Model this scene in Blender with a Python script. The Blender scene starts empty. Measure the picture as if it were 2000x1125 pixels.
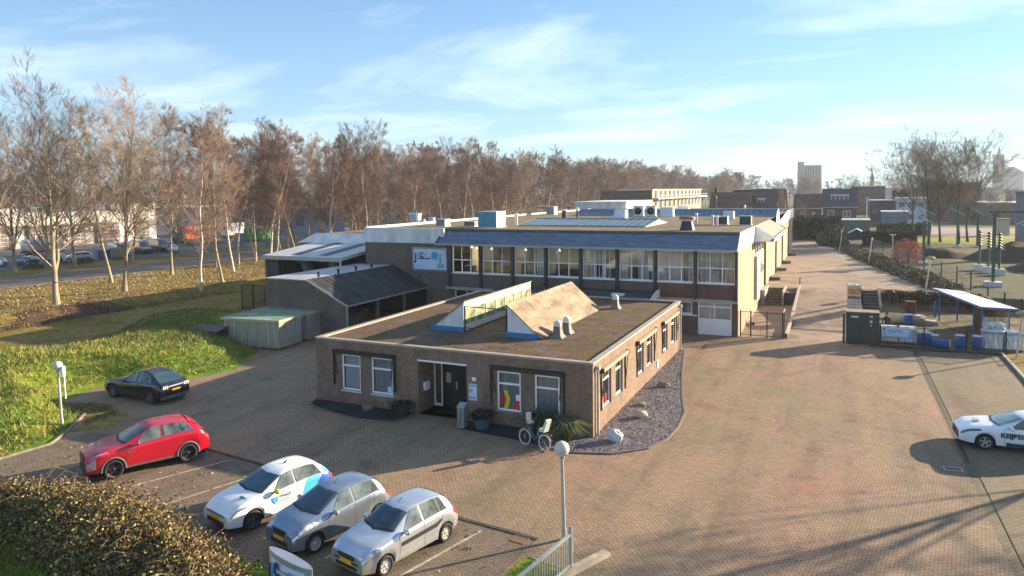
import bpy, math, random
import numpy as np
from mathutils import Vector, Matrix
R=random.Random(7)
rad=math.radians
sc=bpy.context.scene
col=sc.collection
# ---------------- camera
cd=bpy.data.cameras.new('camera'); cam=bpy.data.objects.new('camera',cd); col.objects.link(cam)
sc.camera=cam
rt=Vector((0.90824247,0.41828839,-0.01142099)); up=Vector((-0.01340374,0.05636219,0.99832041)); fw=Vector((-0.41822955,0.90656391,-0.05679716))
mw=Matrix.Identity(4)
for i in range(3):
    mw[i][0]=rt[i]; mw[i][1]=up[i]; mw[i][2]=-fw[i]
mw[0][3],mw[1][3],mw[2][3]=9.591,-29.027,10.8
cam.matrix_world=mw
cd.sensor_width=36; cd.lens=36*1379.3/2000; cd.shift_y=-108.5/2000
cd.clip_start=.3; cd.clip_end=4000
# ---------------- light
SUN_AZ=42.0; SUN_EL=15.0
w=bpy.data.worlds.new('World'); sc.world=w; w.use_nodes=True
nt=w.node_tree; N=nt.nodes; Lk=nt.links
for n in list(N): N.remove(n)
def wn(t,**k):
    n=N.new(t)
    for a,b in k.items(): setattr(n,a,b)
    return n
sky=wn('ShaderNodeTexSky',sky_type='NISHITA'); sky.sun_disc=False
sky.sun_elevation=rad(SUN_EL); sky.sun_rotation=rad(SUN_AZ); sky.altitude=0; sky.air_density=1.0; sky.dust_density=0.15; sky.ozone_density=2.5
tc=wn('ShaderNodeTexCoord'); sep=wn('ShaderNodeSeparateXYZ'); Lk.new(tc.outputs['Generated'],sep.inputs[0])
# cloud layer: direction projected on a high plane
mx=wn('ShaderNodeMath',operation='MAXIMUM'); mx.inputs[1].default_value=0.0; Lk.new(sep.outputs[2],mx.inputs[0])
ad=wn('ShaderNodeMath',operation='ADD'); ad.inputs[1].default_value=0.12; Lk.new(mx.outputs[0],ad.inputs[0])
cmb=wn('ShaderNodeCombineXYZ')
for i in (0,1):
    dv=wn('ShaderNodeMath',operation='DIVIDE'); Lk.new(sep.outputs[i],dv.inputs[0]); Lk.new(ad.outputs[0],dv.inputs[1]); Lk.new(dv.outputs[0],cmb.inputs[i])
mp=wn('ShaderNodeMapping'); mp.inputs['Rotation'].default_value=(0,0,rad(38)); mp.inputs['Scale'].default_value=(.75,1.05,1); mp.inputs['Location'].default_value=(3.1,1.7,0)
Lk.new(cmb.outputs[0],mp.inputs[0])
n1=wn('ShaderNodeTexNoise'); n1.inputs['Scale'].default_value=.8; n1.inputs['Detail'].default_value=9; n1.inputs['Roughness'].default_value=.58; n1.inputs['Distortion'].default_value=.35
Lk.new(mp.outputs[0],n1.inputs['Vector'])
cr=wn('ShaderNodeValToRGB'); cr.color_ramp.elements[0].position=.47; cr.color_ramp.elements[0].color=(0,0,0,1); cr.color_ramp.elements[1].position=.74; cr.color_ramp.elements[1].color=(1,1,1,1)
Lk.new(n1.outputs[0],cr.inputs[0])
# thin milky veil towards the horizon
hz=wn('ShaderNodeMapRange'); hz.inputs[1].default_value=0.0; hz.inputs[2].default_value=.42; hz.inputs[3].default_value=.62; hz.inputs[4].default_value=.06
Lk.new(sep.outputs[2],hz.inputs[0])
tint=wn('ShaderNodeMixRGB',blend_type='MULTIPLY'); tint.inputs[0].default_value=1; tint.inputs[2].default_value=(.72,1.06,1.40,1); Lk.new(sky.outputs[0],tint.inputs[1])
mix=wn('ShaderNodeMixRGB'); mix.inputs[2].default_value=(6.9,8.2,9.0,1); Lk.new(cr.outputs[0],mix.inputs[0])
veil=wn('ShaderNodeMixRGB'); veil.inputs[2].default_value=(3.9,5.5,6.7,1); Lk.new(hz.outputs[0],veil.inputs[0]); Lk.new(tint.outputs[0],veil.inputs[1]); Lk.new(veil.outputs[0],mix.inputs[1])
bg=wn('ShaderNodeBackground'); bg.inputs[1].default_value=0.05; Lk.new(mix.outputs[0],bg.inputs[0])
wo=wn('ShaderNodeOutputWorld'); Lk.new(bg.outputs[0],wo.inputs[0])
sd=bpy.data.lights.new('sun','SUN'); sd.energy=5.0; sd.angle=rad(.5); sd.color=(1,.80,.56)
so=bpy.data.objects.new('sun',sd); col.objects.link(so)
so.rotation_euler=Vector((math.sin(rad(SUN_AZ))*math.cos(rad(SUN_EL)),math.cos(rad(SUN_AZ))*math.cos(rad(SUN_EL)),math.sin(rad(SUN_EL)))).to_track_quat('Z','Y').to_euler()
vs=sc.view_settings; vs.view_transform='Standard'; vs.look='None'; vs.gamma=1; vs.use_curve_mapping=False; vs.exposure=1.66
sc.display_settings.display_device='sRGB'
sc.cycles.max_bounces=8; sc.cycles.transparent_max_bounces=24; sc.cycles.volume_bounces=1
try: sc.cycles.use_denoising=True
except Exception: pass

# ---------------- materials
MATS={}
def _tree(name):
    m=bpy.data.materials.new(name); m.use_nodes=True
    t=m.node_tree; b=t.nodes['Principled BSDF']
    return m,t,b
def c4(c): return (c[0],c[1],c[2],1)
def ntex(t,scale,detail=4,rough=.55,vec=None,src='Object',stretch=None,dist=0):
    n=t.nodes.new('ShaderNodeTexNoise'); n.inputs['Scale'].default_value=scale; n.inputs['Detail'].default_value=detail; n.inputs['Roughness'].default_value=rough; n.inputs['Distortion'].default_value=dist
    if vec is None:
        tcn=t.nodes.new('ShaderNodeTexCoord'); vec=tcn.outputs[src]
    if stretch:
        mm=t.nodes.new('ShaderNodeMapping'); mm.inputs['Scale'].default_value=stretch; t.links.new(vec,mm.inputs[0]); vec=mm.outputs[0]
    t.links.new(vec,n.inputs['Vector']); return n
def ramp(t,inp,stops):
    r=t.nodes.new('ShaderNodeValToRGB'); e=r.color_ramp.elements
    while len(e)<len(stops): e.new(.5)
    for i,(p,c) in enumerate(stops): e[i].position=p; e[i].color=c4(c) if len(c)==3 else c
    t.links.new(inp,r.inputs[0]); return r
def mixc(t,fac,a,b,mode='MIX'):
    n=t.nodes.new('ShaderNodeMixRGB'); n.blend_type=mode
    for i,v in ((0,fac),(1,a),(2,b)):
        if isinstance(v,(int,float)): n.inputs[i].default_value=v
        elif isinstance(v,tuple): n.inputs[i].default_value=c4(v)
        else: t.links.new(v,n.inputs[i])
    return n.outputs[0]
def bump(t,b,h,strength=.3,dist=.02):
    n=t.nodes.new('ShaderNodeBump'); n.inputs['Strength'].default_value=strength; n.inputs['Distance'].default_value=dist
    t.links.new(h,n.inputs['Height']); t.links.new(n.outputs[0],b.inputs['Normal'])
def mat(name,c,rough=.7,var=.18,scale=1.5,metal=0,spec=.5,c2=None,bmp=0,bscale=30,stretch=None,coat=0):
    if name in MATS: return MATS[name]
    m,t,b=_tree(name)
    b.inputs['Roughness'].default_value=rough; b.inputs['Metallic'].default_value=metal
    b.inputs['Specular IOR Level'].default_value=spec
    if coat: b.inputs['Coat Weight'].default_value=coat; b.inputs['Coat Roughness'].default_value=.04
    if var or c2:
        lo=tuple(x*(1-var) for x in c); hi=tuple(min(1,x*(1+var)) for x in (c2 or c))
        n=ntex(t,scale,6,.65,stretch=stretch)
        r=ramp(t,n.outputs[0],[(.32,lo),(.68,hi)])
        t.links.new(r.outputs[0],b.inputs['Base Color'])
    else: b.inputs['Base Color'].default_value=c4(c)
    if bmp:
        nb=ntex(t,bscale,3); bump(t,b,nb.outputs[0],bmp)
    MATS[name]=m; return m
def wallvec(t):
    tcn=t.nodes.new('ShaderNodeTexCoord'); s=t.nodes.new('ShaderNodeSeparateXYZ'); t.links.new(tcn.outputs['Object'],s.inputs[0])
    a=t.nodes.new('ShaderNodeMath'); a.operation='ADD'; t.links.new(s.outputs[0],a.inputs[0]); t.links.new(s.outputs[1],a.inputs[1])
    c=t.nodes.new('ShaderNodeCombineXYZ'); t.links.new(a.outputs[0],c.inputs[0]); t.links.new(s.outputs[2],c.inputs[1]); return c.outputs[0]
def brick(name,c1,c2,mort,bw=.22,bh=.065,var=.25,rough=.85,ms=.008,streak=True):
    if name in MATS: return MATS[name]
    m,t,b=_tree(name); v=wallvec(t)
    k=t.nodes.new('ShaderNodeTexBrick'); k.inputs['Scale'].default_value=1; k.inputs['Brick Width'].default_value=bw; k.inputs['Row Height'].default_value=bh
    k.inputs['Mortar Size'].default_value=ms; k.inputs['Color1'].default_value=c4(c1); k.inputs['Color2'].default_value=c4(c2); k.inputs['Mortar'].default_value=c4(mort)
    t.links.new(v,k.inputs['Vector'])
    n=ntex(t,.9,6,.7); r=ramp(t,n.outputs[0],[(.3,(1-var,)*3),(.7,(1+var*.6,)*3)])
    o=mixc(t,1.0,k.outputs[0],r.outputs[0],'MULTIPLY')
    nr=ntex(t,.75,3,.5); rr_=ramp(t,nr.outputs[0],[(.52,(1,1,1)),(.66,(1.22,.90,.86))]); o=mixc(t,.45,o,rr_.outputs[0],'MULTIPLY')
    n2=ntex(t,5,4,.8); r2=ramp(t,n2.outputs[0],[(.35,(.82,.82,.82)),(.65,(1.15,1.12,1.1))]); o=mixc(t,1.0,o,r2.outputs[0],'MULTIPLY')
    if streak:
        n3=ntex(t,1.6,4,.6,stretch=(1,1,.18)); r3=ramp(t,n3.outputs[0],[(.42,(.80,.79,.77)),(.6,(1,1,1))]); o=mixc(t,.7,o,r3.outputs[0],'MULTIPLY')
    t.links.new(o,b.inputs['Base Color']); b.inputs['Roughness'].default_value=rough; b.inputs['Specular IOR Level'].default_value=.25
    bump(t,b,k.outputs['Fac'],-.35,.01)
    MATS[name]=m; return m
def paving(name,c1,c2,mort,rot,bw=.21,bh=.105,pal=None,stain=.8,moss=0):
    m,t,b=_tree(name); tcn=t.nodes.new('ShaderNodeTexCoord')
    mm=t.nodes.new('ShaderNodeMapping'); mm.inputs['Rotation'].default_value=(0,0,rad(rot)); t.links.new(tcn.outputs['Object'],mm.inputs[0])
    k=t.nodes.new('ShaderNodeTexBrick'); k.inputs['Scale'].default_value=1; k.inputs['Brick Width'].default_value=bw; k.inputs['Row Height'].default_value=bh
    k.inputs['Mortar Size'].default_value=.010; k.inputs['Mortar Smooth'].default_value=.2; k.inputs['Color1'].default_value=c4(c1); k.inputs['Color2'].default_value=c4(c2); k.inputs['Mortar'].default_value=c4(mort)
    t.links.new(mm.outputs[0],k.inputs['Vector'])
    o=k.outputs[0]
    n=ntex(t,.16,5,.6,vec=tcn.outputs['Object']); r=ramp(t,n.outputs[0],pal or [(.3,(.80,.90,.80)),(.45,(1,1,.95)),(.6,(1.12,1.0,.98)),(.72,(1.28,.98,.97))]); o=mixc(t,1.0,o,r.outputs[0],'MULTIPLY')
    n=ntex(t,.55,6,.75,vec=tcn.outputs['Object'],dist=.8); r=ramp(t,n.outputs[0],[(.3,(.58,.56,.54)),(.46,(.95,.95,.95)),(.72,(1.15,1.12,1.05))]); o=mixc(t,stain,o,r.outputs[0],'MULTIPLY')
    n=ntex(t,9,4,.7,vec=tcn.outputs['Object']); r=ramp(t,n.outputs[0],[(.3,(.72,.72,.72)),(.7,(1.22,1.2,1.16))]); o=mixc(t,.85,o,r.outputs[0],'MULTIPLY')
    n=ntex(t,1,5,.6,vec=tcn.outputs['Object'],stretch=(.75,.09,1),dist=.3); r=ramp(t,n.outputs[0],[(.34,(.74,.73,.72)),(.5,(1,1,1)),(.66,(1.16,1.13,1.08))]); o=mixc(t,.8,o,r.outputs[0],'MULTIPLY')
    n=ntex(t,1.7,3,.5,vec=tcn.outputs['Object'],dist=1.5); r=ramp(t,n.outputs[0],[(.22,(.45,.43,.40)),(.30,(1,1,1))]); o=mixc(t,.7,o,r.outputs[0],'MULTIPLY')
    if moss:
        n=ntex(t,.8,6,.7,vec=tcn.outputs['Object']); r=ramp(t,n.outputs[0],[(.5-.05*moss,(0,0,0)),(.62,(1,1,1))])
        o=mixc(t,r.outputs[0],o,(.085,.095,.03))
    t.links.new(o,b.inputs['Base Color']); b.inputs['Roughness'].default_value=.8; b.inputs['Specular IOR Level'].default_value=.3
    bump(t,b,k.outputs['Fac'],-.5,.012)
    MATS[name]=m; return m
def patchy(name,stops,scale=.6,fine=25,fs=(.6,1.35),rough=.95,bmp=.6,bscale=20,dist=.5,moss=None):
    """large patches of colour over fine grain; moss=(axis-limits) adds a patch colour"""
    m,t,b=_tree(name); tcn=t.nodes.new('ShaderNodeTexCoord'); v=tcn.outputs['Object']
    n=ntex(t,scale,7,.68,vec=v,dist=dist); r=ramp(t,n.outputs[0],stops); o=r.outputs[0]
    if moss:
        c,sc_,lo,hi=moss; nm=ntex(t,sc_,7,.72,vec=v); rm=ramp(t,nm.outputs[0],[(lo,(0,0,0)),(hi,(1,1,1))]); o=mixc(t,rm.outputs[0],o,c)
    n=ntex(t,fine,4,.8,vec=v); r=ramp(t,n.outputs[0],[(.3,(fs[0],)*3),(.7,(fs[1],)*3)]); o=mixc(t,1.0,o,r.outputs[0],'MULTIPLY')
    t.links.new(o,b.inputs['Base Color']); b.inputs['Roughness'].default_value=rough; b.inputs['Specular IOR Level'].default_value=.15
    if bmp: nb=ntex(t,bscale,4,.7,vec=v); bump(t,b,nb.outputs[0],bmp,.04)
    MATS[name]=m; return m
def glassmat(name,tint=(.35,.42,.42),refl=.25,through=True):
    m=bpy.data.materials.new(name); m.use_nodes=True; t=m.node_tree
    for n in list(t.nodes): t.nodes.remove(n)
    g=t.nodes.new('ShaderNodeBsdfGlossy'); g.inputs['Roughness'].default_value=.03; g.inputs['Color'].default_value=(.95,.97,1,1)
    tr=t.nodes.new('ShaderNodeBsdfTransparent'); tr.inputs[0].default_value=c4(tint)
    fr=t.nodes.new('ShaderNodeFresnel'); fr.inputs[0].default_value=1.5
    ma=t.nodes.new('ShaderNodeMath'); ma.operation='MULTIPLY_ADD'; ma.inputs[1].default_value=1.2; ma.inputs[2].default_value=refl; ma.use_clamp=True; t.links.new(fr.outputs[0],ma.inputs[0])
    mi=t.nodes.new('ShaderNodeMixShader'); t.links.new(ma.outputs[0],mi.inputs[0]); t.links.new(tr.outputs[0],mi.inputs[1]); t.links.new(g.outputs[0],mi.inputs[2])
    o=t.nodes.new('ShaderNodeOutputMaterial'); t.links.new(mi.outputs[0],o.inputs[0]); MATS[name]=m; return m
def emis(name,c,s):
    if name in MATS: return MATS[name]
    m,t,b=_tree(name); b.inputs['Base Color'].default_value=c4(c); b.inputs['Emission Color'].default_value=c4(c); b.inputs['Emission Strength'].default_value=s; MATS[name]=m; return m

# ---------------- mesh building
class MB:
    def __init__(s): s.v=[];s.f=[];s.m=[];s.sm=[]
    def add(s,vs,fs,m=0,sm=False):
        o=len(s.v); s.v+= [tuple(v) for v in vs]; s.f+=[tuple(i+o for i in f) for f in fs]; s.m+=[m]*len(fs); s.sm+=[sm]*len(fs); return s
    def box(s,x0,x1,y0,y1,z0,z1,m=0):
        return s.add([(x0,y0,z0),(x1,y0,z0),(x1,y1,z0),(x0,y1,z0),(x0,y0,z1),(x1,y0,z1),(x1,y1,z1),(x0,y1,z1)],
          [(3,2,1,0),(4,5,6,7),(0,1,5,4),(1,2,6,5),(2,3,7,6),(3,0,4,7)],m)
    def ob(s,c,d,rz=0,m=0,rx=0,ry=0):
        M=Matrix.Rotation(rz,3,'Z')@Matrix.Rotation(ry,3,'Y')@Matrix.Rotation(rx,3,'X'); v=[]
        for z in (-1,1):
            for x,y in ((-1,-1),(1,-1),(1,1),(-1,1)): v.append(Vector(c)+M@Vector((x*d[0]/2,y*d[1]/2,z*d[2]/2)))
        return s.add(v,[(3,2,1,0),(4,5,6,7),(0,1,5,4),(1,2,6,5),(2,3,7,6),(3,0,4,7)],m)
    def quad(s,*p,m=0,sm=False): return s.add(p,[tuple(range(len(p)))],m,sm)
    def prism(s,poly,z0,z1,m=0):
        n=len(poly); v=[(x,y,z0) for x,y in poly]+[(x,y,z1) for x,y in poly]
        return s.add(v,[tuple(range(n))[::-1],tuple(range(n,2*n))]+[(i,(i+1)%n,n+(i+1)%n,n+i) for i in range(n)],m)
    def extr(s,poly,d,m=0):
        n=len(poly); d=Vector(d); v=[Vector(p) for p in poly]; v+=[p+d for p in v[:n]]
        return s.add(v,[tuple(range(n))[::-1],tuple(range(n,2*n))]+[(i,(i+1)%n,n+(i+1)%n,n+i) for i in range(n)],m)
    def cyl(s,x,y,z0,z1,r0,r1=None,n=12,m=0,sm=True,cap=True):
        r1=r0 if r1 is None else r1; v=[]
        for z,r in ((z0,r0),(z1,r1)):
            for i in range(n): a=2*math.pi*i/n; v.append((x+r*math.cos(a),y+r*math.sin(a),z))
        s.add(v,[(i,(i+1)%n,n+(i+1)%n,n+i) for i in range(n)],m,sm)
        if cap: s.add(v,[tuple(range(n))[::-1],tuple(range(n,2*n))],m)
        return s
    def tube(s,pts,r,n=6,m=0,sm=True,cap=True):
        pts=[Vector(p) for p in pts]; rs=r if isinstance(r,(list,tuple)) else [r]*len(pts); v=[]
        ref=None
        for i,p in enumerate(pts):
            d=(pts[min(i+1,len(pts)-1)]-pts[max(i-1,0)])
            if d.length<1e-9: d=Vector((0,0,1))
            d.normalize()
            if ref is None:
                ref=d.orthogonal().normalized()
            ref=(ref-d*ref.dot(d)); 
            if ref.length<1e-6: ref=d.orthogonal()
            ref.normalize(); b=d.cross(ref)
            for k in range(n): a=2*math.pi*k/n; v.append(p+(ref*math.cos(a)+b*math.sin(a))*rs[i])
        f=[(i*n+k,i*n+(k+1)%n,(i+1)*n+(k+1)%n,(i+1)*n+k) for i in range(len(pts)-1) for k in range(n)]
        s.add(v,f,m,sm)
        if cap: s.add(v[:n],[tuple(range(n))[::-1]],m); s.add(v[-n:],[tuple(range(n))],m)
        return s
    def bar(s,a,b,w,h=None,m=0):
        """rectangular bar from a to b"""
        a=Vector(a);b=Vector(b);d=(b-a).normalized(); u=Vector((0,0,1)) if abs(d.z)<.95 else Vector((1,0,0)); x=d.cross(u).normalized(); y=x.cross(d).normalized(); h=h or w
        v=[]
        for p in (a,b):
            for i,j in ((-1,-1),(1,-1),(1,1),(-1,1)): v.append(p+x*i*w/2+y*j*h/2)
        return s.add(v,[(3,2,1,0),(4,5,6,7),(0,1,5,4),(1,2,6,5),(2,3,7,6),(3,0,4,7)],m)
    def lathe(s,prof,n=16,m=0,c=(0,0,0),axis='Z',sm=True):
        v=[]
        for r,z in prof:
            for k in range(n):
                a=2*math.pi*k/n; p=(r*math.cos(a),r*math.sin(a),z)
                if axis=='Y': p=(p[0],p[2],p[1])
                if axis=='X': p=(p[2],p[0],p[1])
                v.append((p[0]+c[0],p[1]+c[1],p[2]+c[2]))
        return s.add(v,[(i*n+k,i*n+(k+1)%n,(i+1)*n+(k+1)%n,(i+1)*n+k) for i in range(len(prof)-1) for k in range(n)],m,sm)
    def ell(s,c,r,n=14,k=8,m=0,jit=0,rr=R):
        v=[];J=[[1+rr.uniform(-jit,jit) for _ in range(n)] for _ in range(k+1)]
        for i in range(k+1):
            t=math.pi*i/k
            for j in range(n):
                a=2*math.pi*j/n; q=J[i][j] if 0<i<k else J[i][0]
                v.append((c[0]+r[0]*q*math.sin(t)*math.cos(a),c[1]+r[1]*q*math.sin(t)*math.sin(a),c[2]+r[2]*q*math.cos(t)))
        return s.add(v,[(i*n+j,(i+1)*n+j,(i+1)*n+(j+1)%n,i*n+(j+1)%n) for i in range(k) for j in range(n)],m,jit==0)
    def mesh(s,name,mats):
        me=bpy.data.meshes.new(name); me.from_pydata(s.v,[],s.f)
        for q in (mats if isinstance(mats,(list,tuple)) else [mats]): me.materials.append(q)
        me.polygons.foreach_set('material_index',s.m); me.polygons.foreach_set('use_smooth',s.sm); me.update(); return me
    def build(s,name,mats,parent=None,loc=(0,0,0),rz=0,label=None):
        o=bpy.data.objects.new(name,s.mesh(name,mats)); col.objects.link(o); o.location=loc; o.rotation_euler=(0,0,rz)
        if parent: o.parent=parent
        if label: o['label']=label
        return o
def tag(o,label=None,cat=None,group=None,kind=None):
    if label: o['label']=label
    if cat: o['category']=cat
    if group: o['group']=group
    if kind: o['kind']=kind
    return o
def thing(name,label,cat,loc=(0,0,0),rz=0,group=None,scale=1):
    o=bpy.data.objects.new(name,None); col.objects.link(o); o.location=loc; o.rotation_euler=(0,0,rz); o.empty_display_size=.3
    if scale!=1: o.scale=(scale,)*3 if isinstance(scale,(int,float)) else scale
    return tag(o,label,cat,group)
class T:
    """a thing whose parts are given in world coordinates: parts are offset back by the base point"""
    def __init__(s,name,label,cat,base=(0,0,0),group=None): s.b=Vector(base); s.o=thing(name,label,cat,base,0,group)
    def p(s,name,mb,mats,parent=None,label=None):
        return mb.build(name,mats,parent or s.o,loc=(0,0,0) if parent else tuple(-s.b),label=label)
def copytree(o,parent=None):
    c=o.copy(); col.objects.link(c); c.parent=parent
    for ch in list(o.children): copytree(ch,c)
    return c
def text(s,size,m,parent,loc,rot,name='lettering',ext=.004,align='LEFT',sx=1,bold=0):
    cu=bpy.data.curves.new('txt','FONT'); cu.body=s; cu.size=size; cu.extrude=ext; cu.align_x=align; cu.offset=bold
    o=bpy.data.objects.new('txt',cu); col.objects.link(o)
    dg=bpy.context.evaluated_depsgraph_get(); me=bpy.data.meshes.new_from_object(o.evaluated_get(dg))
    bpy.data.objects.remove(o); bpy.data.curves.remove(cu)
    me.materials.clear(); me.materials.append(m)
    ob=bpy.data.objects.new(name,me); col.objects.link(ob); ob.parent=parent; ob.location=loc; ob.rotation_euler=rot; ob.scale=(sx,1,1); return ob
def struct(name,mb,m): o=mb.build(name,m); o['kind']='structure'; return o
def stuff(name,mb,m,label=None,cat=None): o=mb.build(name,m); o['kind']='stuff'; tag(o,label,cat); return o
# ================= materials used by the setting
BR_A=brick('brick_annex',(.29,.205,.14),(.215,.15,.11),(.21,.175,.14),var=.25)
BR_M=brick('brick_main',(.20,.16,.125),(.155,.125,.10),(.14,.125,.11),var=.2)
BR_R=brick('brick_red',(.22,.11,.09),(.17,.09,.075),(.14,.11,.10),var=.2)
BR_T=brick('brick_tan',(.46,.33,.22),(.40,.28,.19),(.34,.27,.20),var=.12)
WH=mat('white_paint',(.86,.87,.88),.45,.06,2)
WHD=mat('white_weathered',(.60,.62,.62),.6,.14,1.2,stretch=(1,1,.3),c2=(.72,.72,.70))
CREAM=mat('cream_panel',(.66,.60,.48),.6,.06,1)
DKT=mat('dark_teal_paint',(.018,.035,.045),.45,.25,2)
BLK=mat('black_metal',(.015,.016,.018),.45,.2,4)
GREY=mat('grey_metal',(.36,.37,.38),.4,.12,3,metal=.5)
GALV=mat('galvanised',(.50,.51,.51),.42,.16,6,metal=.55)
CONC=mat('concrete',(.33,.31,.28),.9,.22,1.6,bmp=.2)
LINT=mat('render_beige',(.40,.36,.31),.8,.15,1.2)
COP=mat('roof_trim',(.36,.31,.25),.6,.15,2.5)
LEAD=mat('blue_flashing',(.04,.19,.42),.5,.25,3)
ZINC=mat('bay_roof_sheet',(.07,.11,.17),.5,.22,2.2,stretch=(.4,2,2),c2=(.11,.16,.23),spec=.3)
DKS=mat('dark_corrugated',(.024,.028,.032),.75,.35,1.2,c2=(.04,.05,.052),stretch=(.25,1,1),spec=.2)
TAN=mat('tan_cladding',(.21,.155,.10),.85,.35,1.6,c2=(.29,.22,.145),stretch=(1,.35,1))
GRN=mat('green_roofing',(.13,.24,.17),.7,.2,1.3,c2=(.20,.33,.24))
WOOD=mat('weathered_boards',(.22,.20,.16),.85,.35,1.0,stretch=(14,14,.4),c2=(.42,.39,.30))
WOODB=mat('brown_boards',(.24,.15,.08),.8,.35,1.0,stretch=(9,9,.4))
BLUEP=mat('blue_paint',(.02,.13,.38),.4,.15,3)
GLASS=glassmat('window_glass',(.80,.84,.84),.03)
GLASSB=mat('skylight_glass',(.045,.125,.20),.45,.25,.6,spec=.25)
GREENGL=mat('wired_glass',(.16,.20,.11),.25,.5,2.2,c2=(.34,.36,.22))
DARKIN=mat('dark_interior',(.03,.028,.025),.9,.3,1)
ROOMW=mat('room_wall',(.34,.28,.20),.9,.25,.35,c2=(.56,.48,.34))
BLIND=mat('blind_fabric',(.62,.67,.72),.8,.1,2)
RED=mat('red_vinyl',(.62,.03,.04),.4,.05); YEL=mat('yellow_vinyl',(.78,.48,.02),.4,.05)
NAVY=mat('navy_print',(.012,.03,.09),.5,0); CYAN=mat('cyan_print',(.05,.36,.68),.5,.1,3); TEAL=mat('teal_print',(.12,.42,.46),.5,.35,8); PALEB=mat('pale_print',(.58,.72,.86),.5,.12,2); GREYP=mat('grey_print',(.32,.36,.42),.5,.1)
PLANKM=mat('plate_yellow',(.72,.42,.02),.4,.05)
ROOFG=patchy('gravel_roof',[(.34,(.075,.053,.043)),(.5,(.12,.086,.07)),(.68,(.165,.12,.095))],.9,9,(.35,1.75),moss=((.125,.09,.022),.6,.48,.58))
ROOFM=patchy('main_gravel_roof',[(.34,(.15,.12,.08)),(.5,(.21,.165,.11)),(.68,(.25,.20,.14))],.3,8,(.65,1.35),moss=((.16,.145,.05),.3,.5,.62))
GRAVEL=patchy('grey_gravel',[(.3,(.17,.155,.165)),(.5,(.23,.21,.215)),(.7,(.28,.25,.25))],1.2,14,(.75,1.25),bmp=.6,bscale=22)
SLATEB=patchy('dark_gravel',[(.3,(.02,.023,.03)),(.7,(.04,.043,.052))],1.5,16,(.5,1.6),bmp=1,bscale=14)

# ================= ground
GRASS=patchy('verge_grass',[(.30,(.10,.082,.022)),(.45,(.19,.15,.035)),(.58,(.26,.19,.06)),(.72,(.20,.125,.055))],.22,2.0,(.45,1.5),bmp=1,bscale=5)
GREENB=patchy('lush_grass',[(.30,(.05,.085,.012)),(.45,(.12,.21,.018)),(.60,(.22,.26,.025)),(.76,(.22,.16,.04))],.30,5,(.5,1.4),bmp=1,bscale=6)
FIELD=patchy('field_grass',[(.32,(.045,.055,.032)),(.5,(.085,.095,.045)),(.66,(.12,.10,.06)),(.8,(.10,.075,.05))],.09,2.5,(.7,1.3))
EARTH=patchy('bare_earth',[(.3,(.05,.036,.028)),(.7,(.10,.07,.05))],.5,4,(.7,1.3))
ASPH=patchy('asphalt',[(.3,(.10,.095,.092)),(.7,(.165,.155,.15))],.25,12,(.85,1.15),bmp=.1)
PLOT=patchy('lot_asphalt',[(.3,(.10,.10,.10)),(.7,(.17,.165,.16))],.06,9,(.85,1.15),bmp=.1)
LANE=patchy('old_concrete_lane',[(.3,(.155,.12,.095)),(.45,(.265,.21,.165)),(.60,(.33,.265,.20)),(.74,(.20,.165,.08))],.3,3,(.78,1.2),bmp=.15,dist=1.2)
PAVE=paving('clay_paving',(.34,.255,.175),(.272,.20,.14),(.068,.053,.038),8.6)
PAVE2=paving('stall_paving',(.235,.18,.13),(.19,.145,.108),(.06,.055,.04),-18,pal=[(.3,(.85,.9,.8)),(.5,(1,1,1)),(.7,(1.05,.92,.95))])
PAVE3=paving('old_parking_paving',(.235,.19,.13),(.185,.15,.105),(.055,.055,.03),-5,moss=0)
g=MB(); g.add([(-3000,-3000,-.03),(3000,-3000,-.03),(3000,3000,-.03),(-3000,3000,-.03)],[(0,1,2,3)]); struct('ground',g,GRASS)
from mathutils import noise as mn
def sst(a,b,x):
    t=max(0,min(1,(x-a)/(b-a))); return t*t*(3-2*t)
def yard_left(y):   # x of the paved yard's left edge
    P=[(-14,-21.9),(-10,-21.5),(-8.8,-22.3),(-6.6,-24.2),(-5.8,-27.6),(-3,-28.6),(-1.2,-27.2),(0,-25.2),(3,-24.3),(7.5,-26.6),(11,-31.5),(24,-31.6),(60,-31.6)]
    for (a,xa),(b,xb) in zip(P,P[1:]):
        if a<=y<=b: return xa+(xb-xa)*(y-a)/(b-a)
    return -21.9 if y<-14 else -31.6
def hl(x,y):
    edge=yard_left(y); d=edge-x
    m=1.35*sst(0,6,d)*(1-sst(-38,-47,-0+x)) if False else 0
    inn=sst(0.1,5,d)*(1-sst(9,17,d))
    m=1.25*inn*(sst(-10,-3,y))*(1-sst(13,19,y))+.55*inn*(1-sst(-10,-3,y))
    ditch=-1.5*math.exp(-((x+46.5-(y-10)*.02)/3.6)**2)*(sst(-30,-5,y))*(1-sst(30,38,y))
    bank=.5*math.exp(-((x+57)/4)**2)
    n=.16*mn.noise(Vector((x*.35,y*.35,0)))+.08*mn.noise(Vector((x*1.1,y*1.1,3)))
    return (m+ditch+bank+n*sst(0,2,d))*sst(0,1,d)+.0
g=MB(); xs=[-62+i*.8 for i in range(53)]; ys=[-46+i*.8 for i in range(120)]
vv=[];ff=[]
for j,y in enumerate(ys):
    e=yard_left(y)
    for i in range(53):
        x=-64+(e+64)*(i/52)**.8; vv.append((x,y,hl(x,y) if 0<j<119 else 0.0))
for j in range(119):
    for i in range(52): a=j*53+i; ff.append((a,a+1,a+54,a+53))
g.add(vv,ff,0,True)
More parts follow.
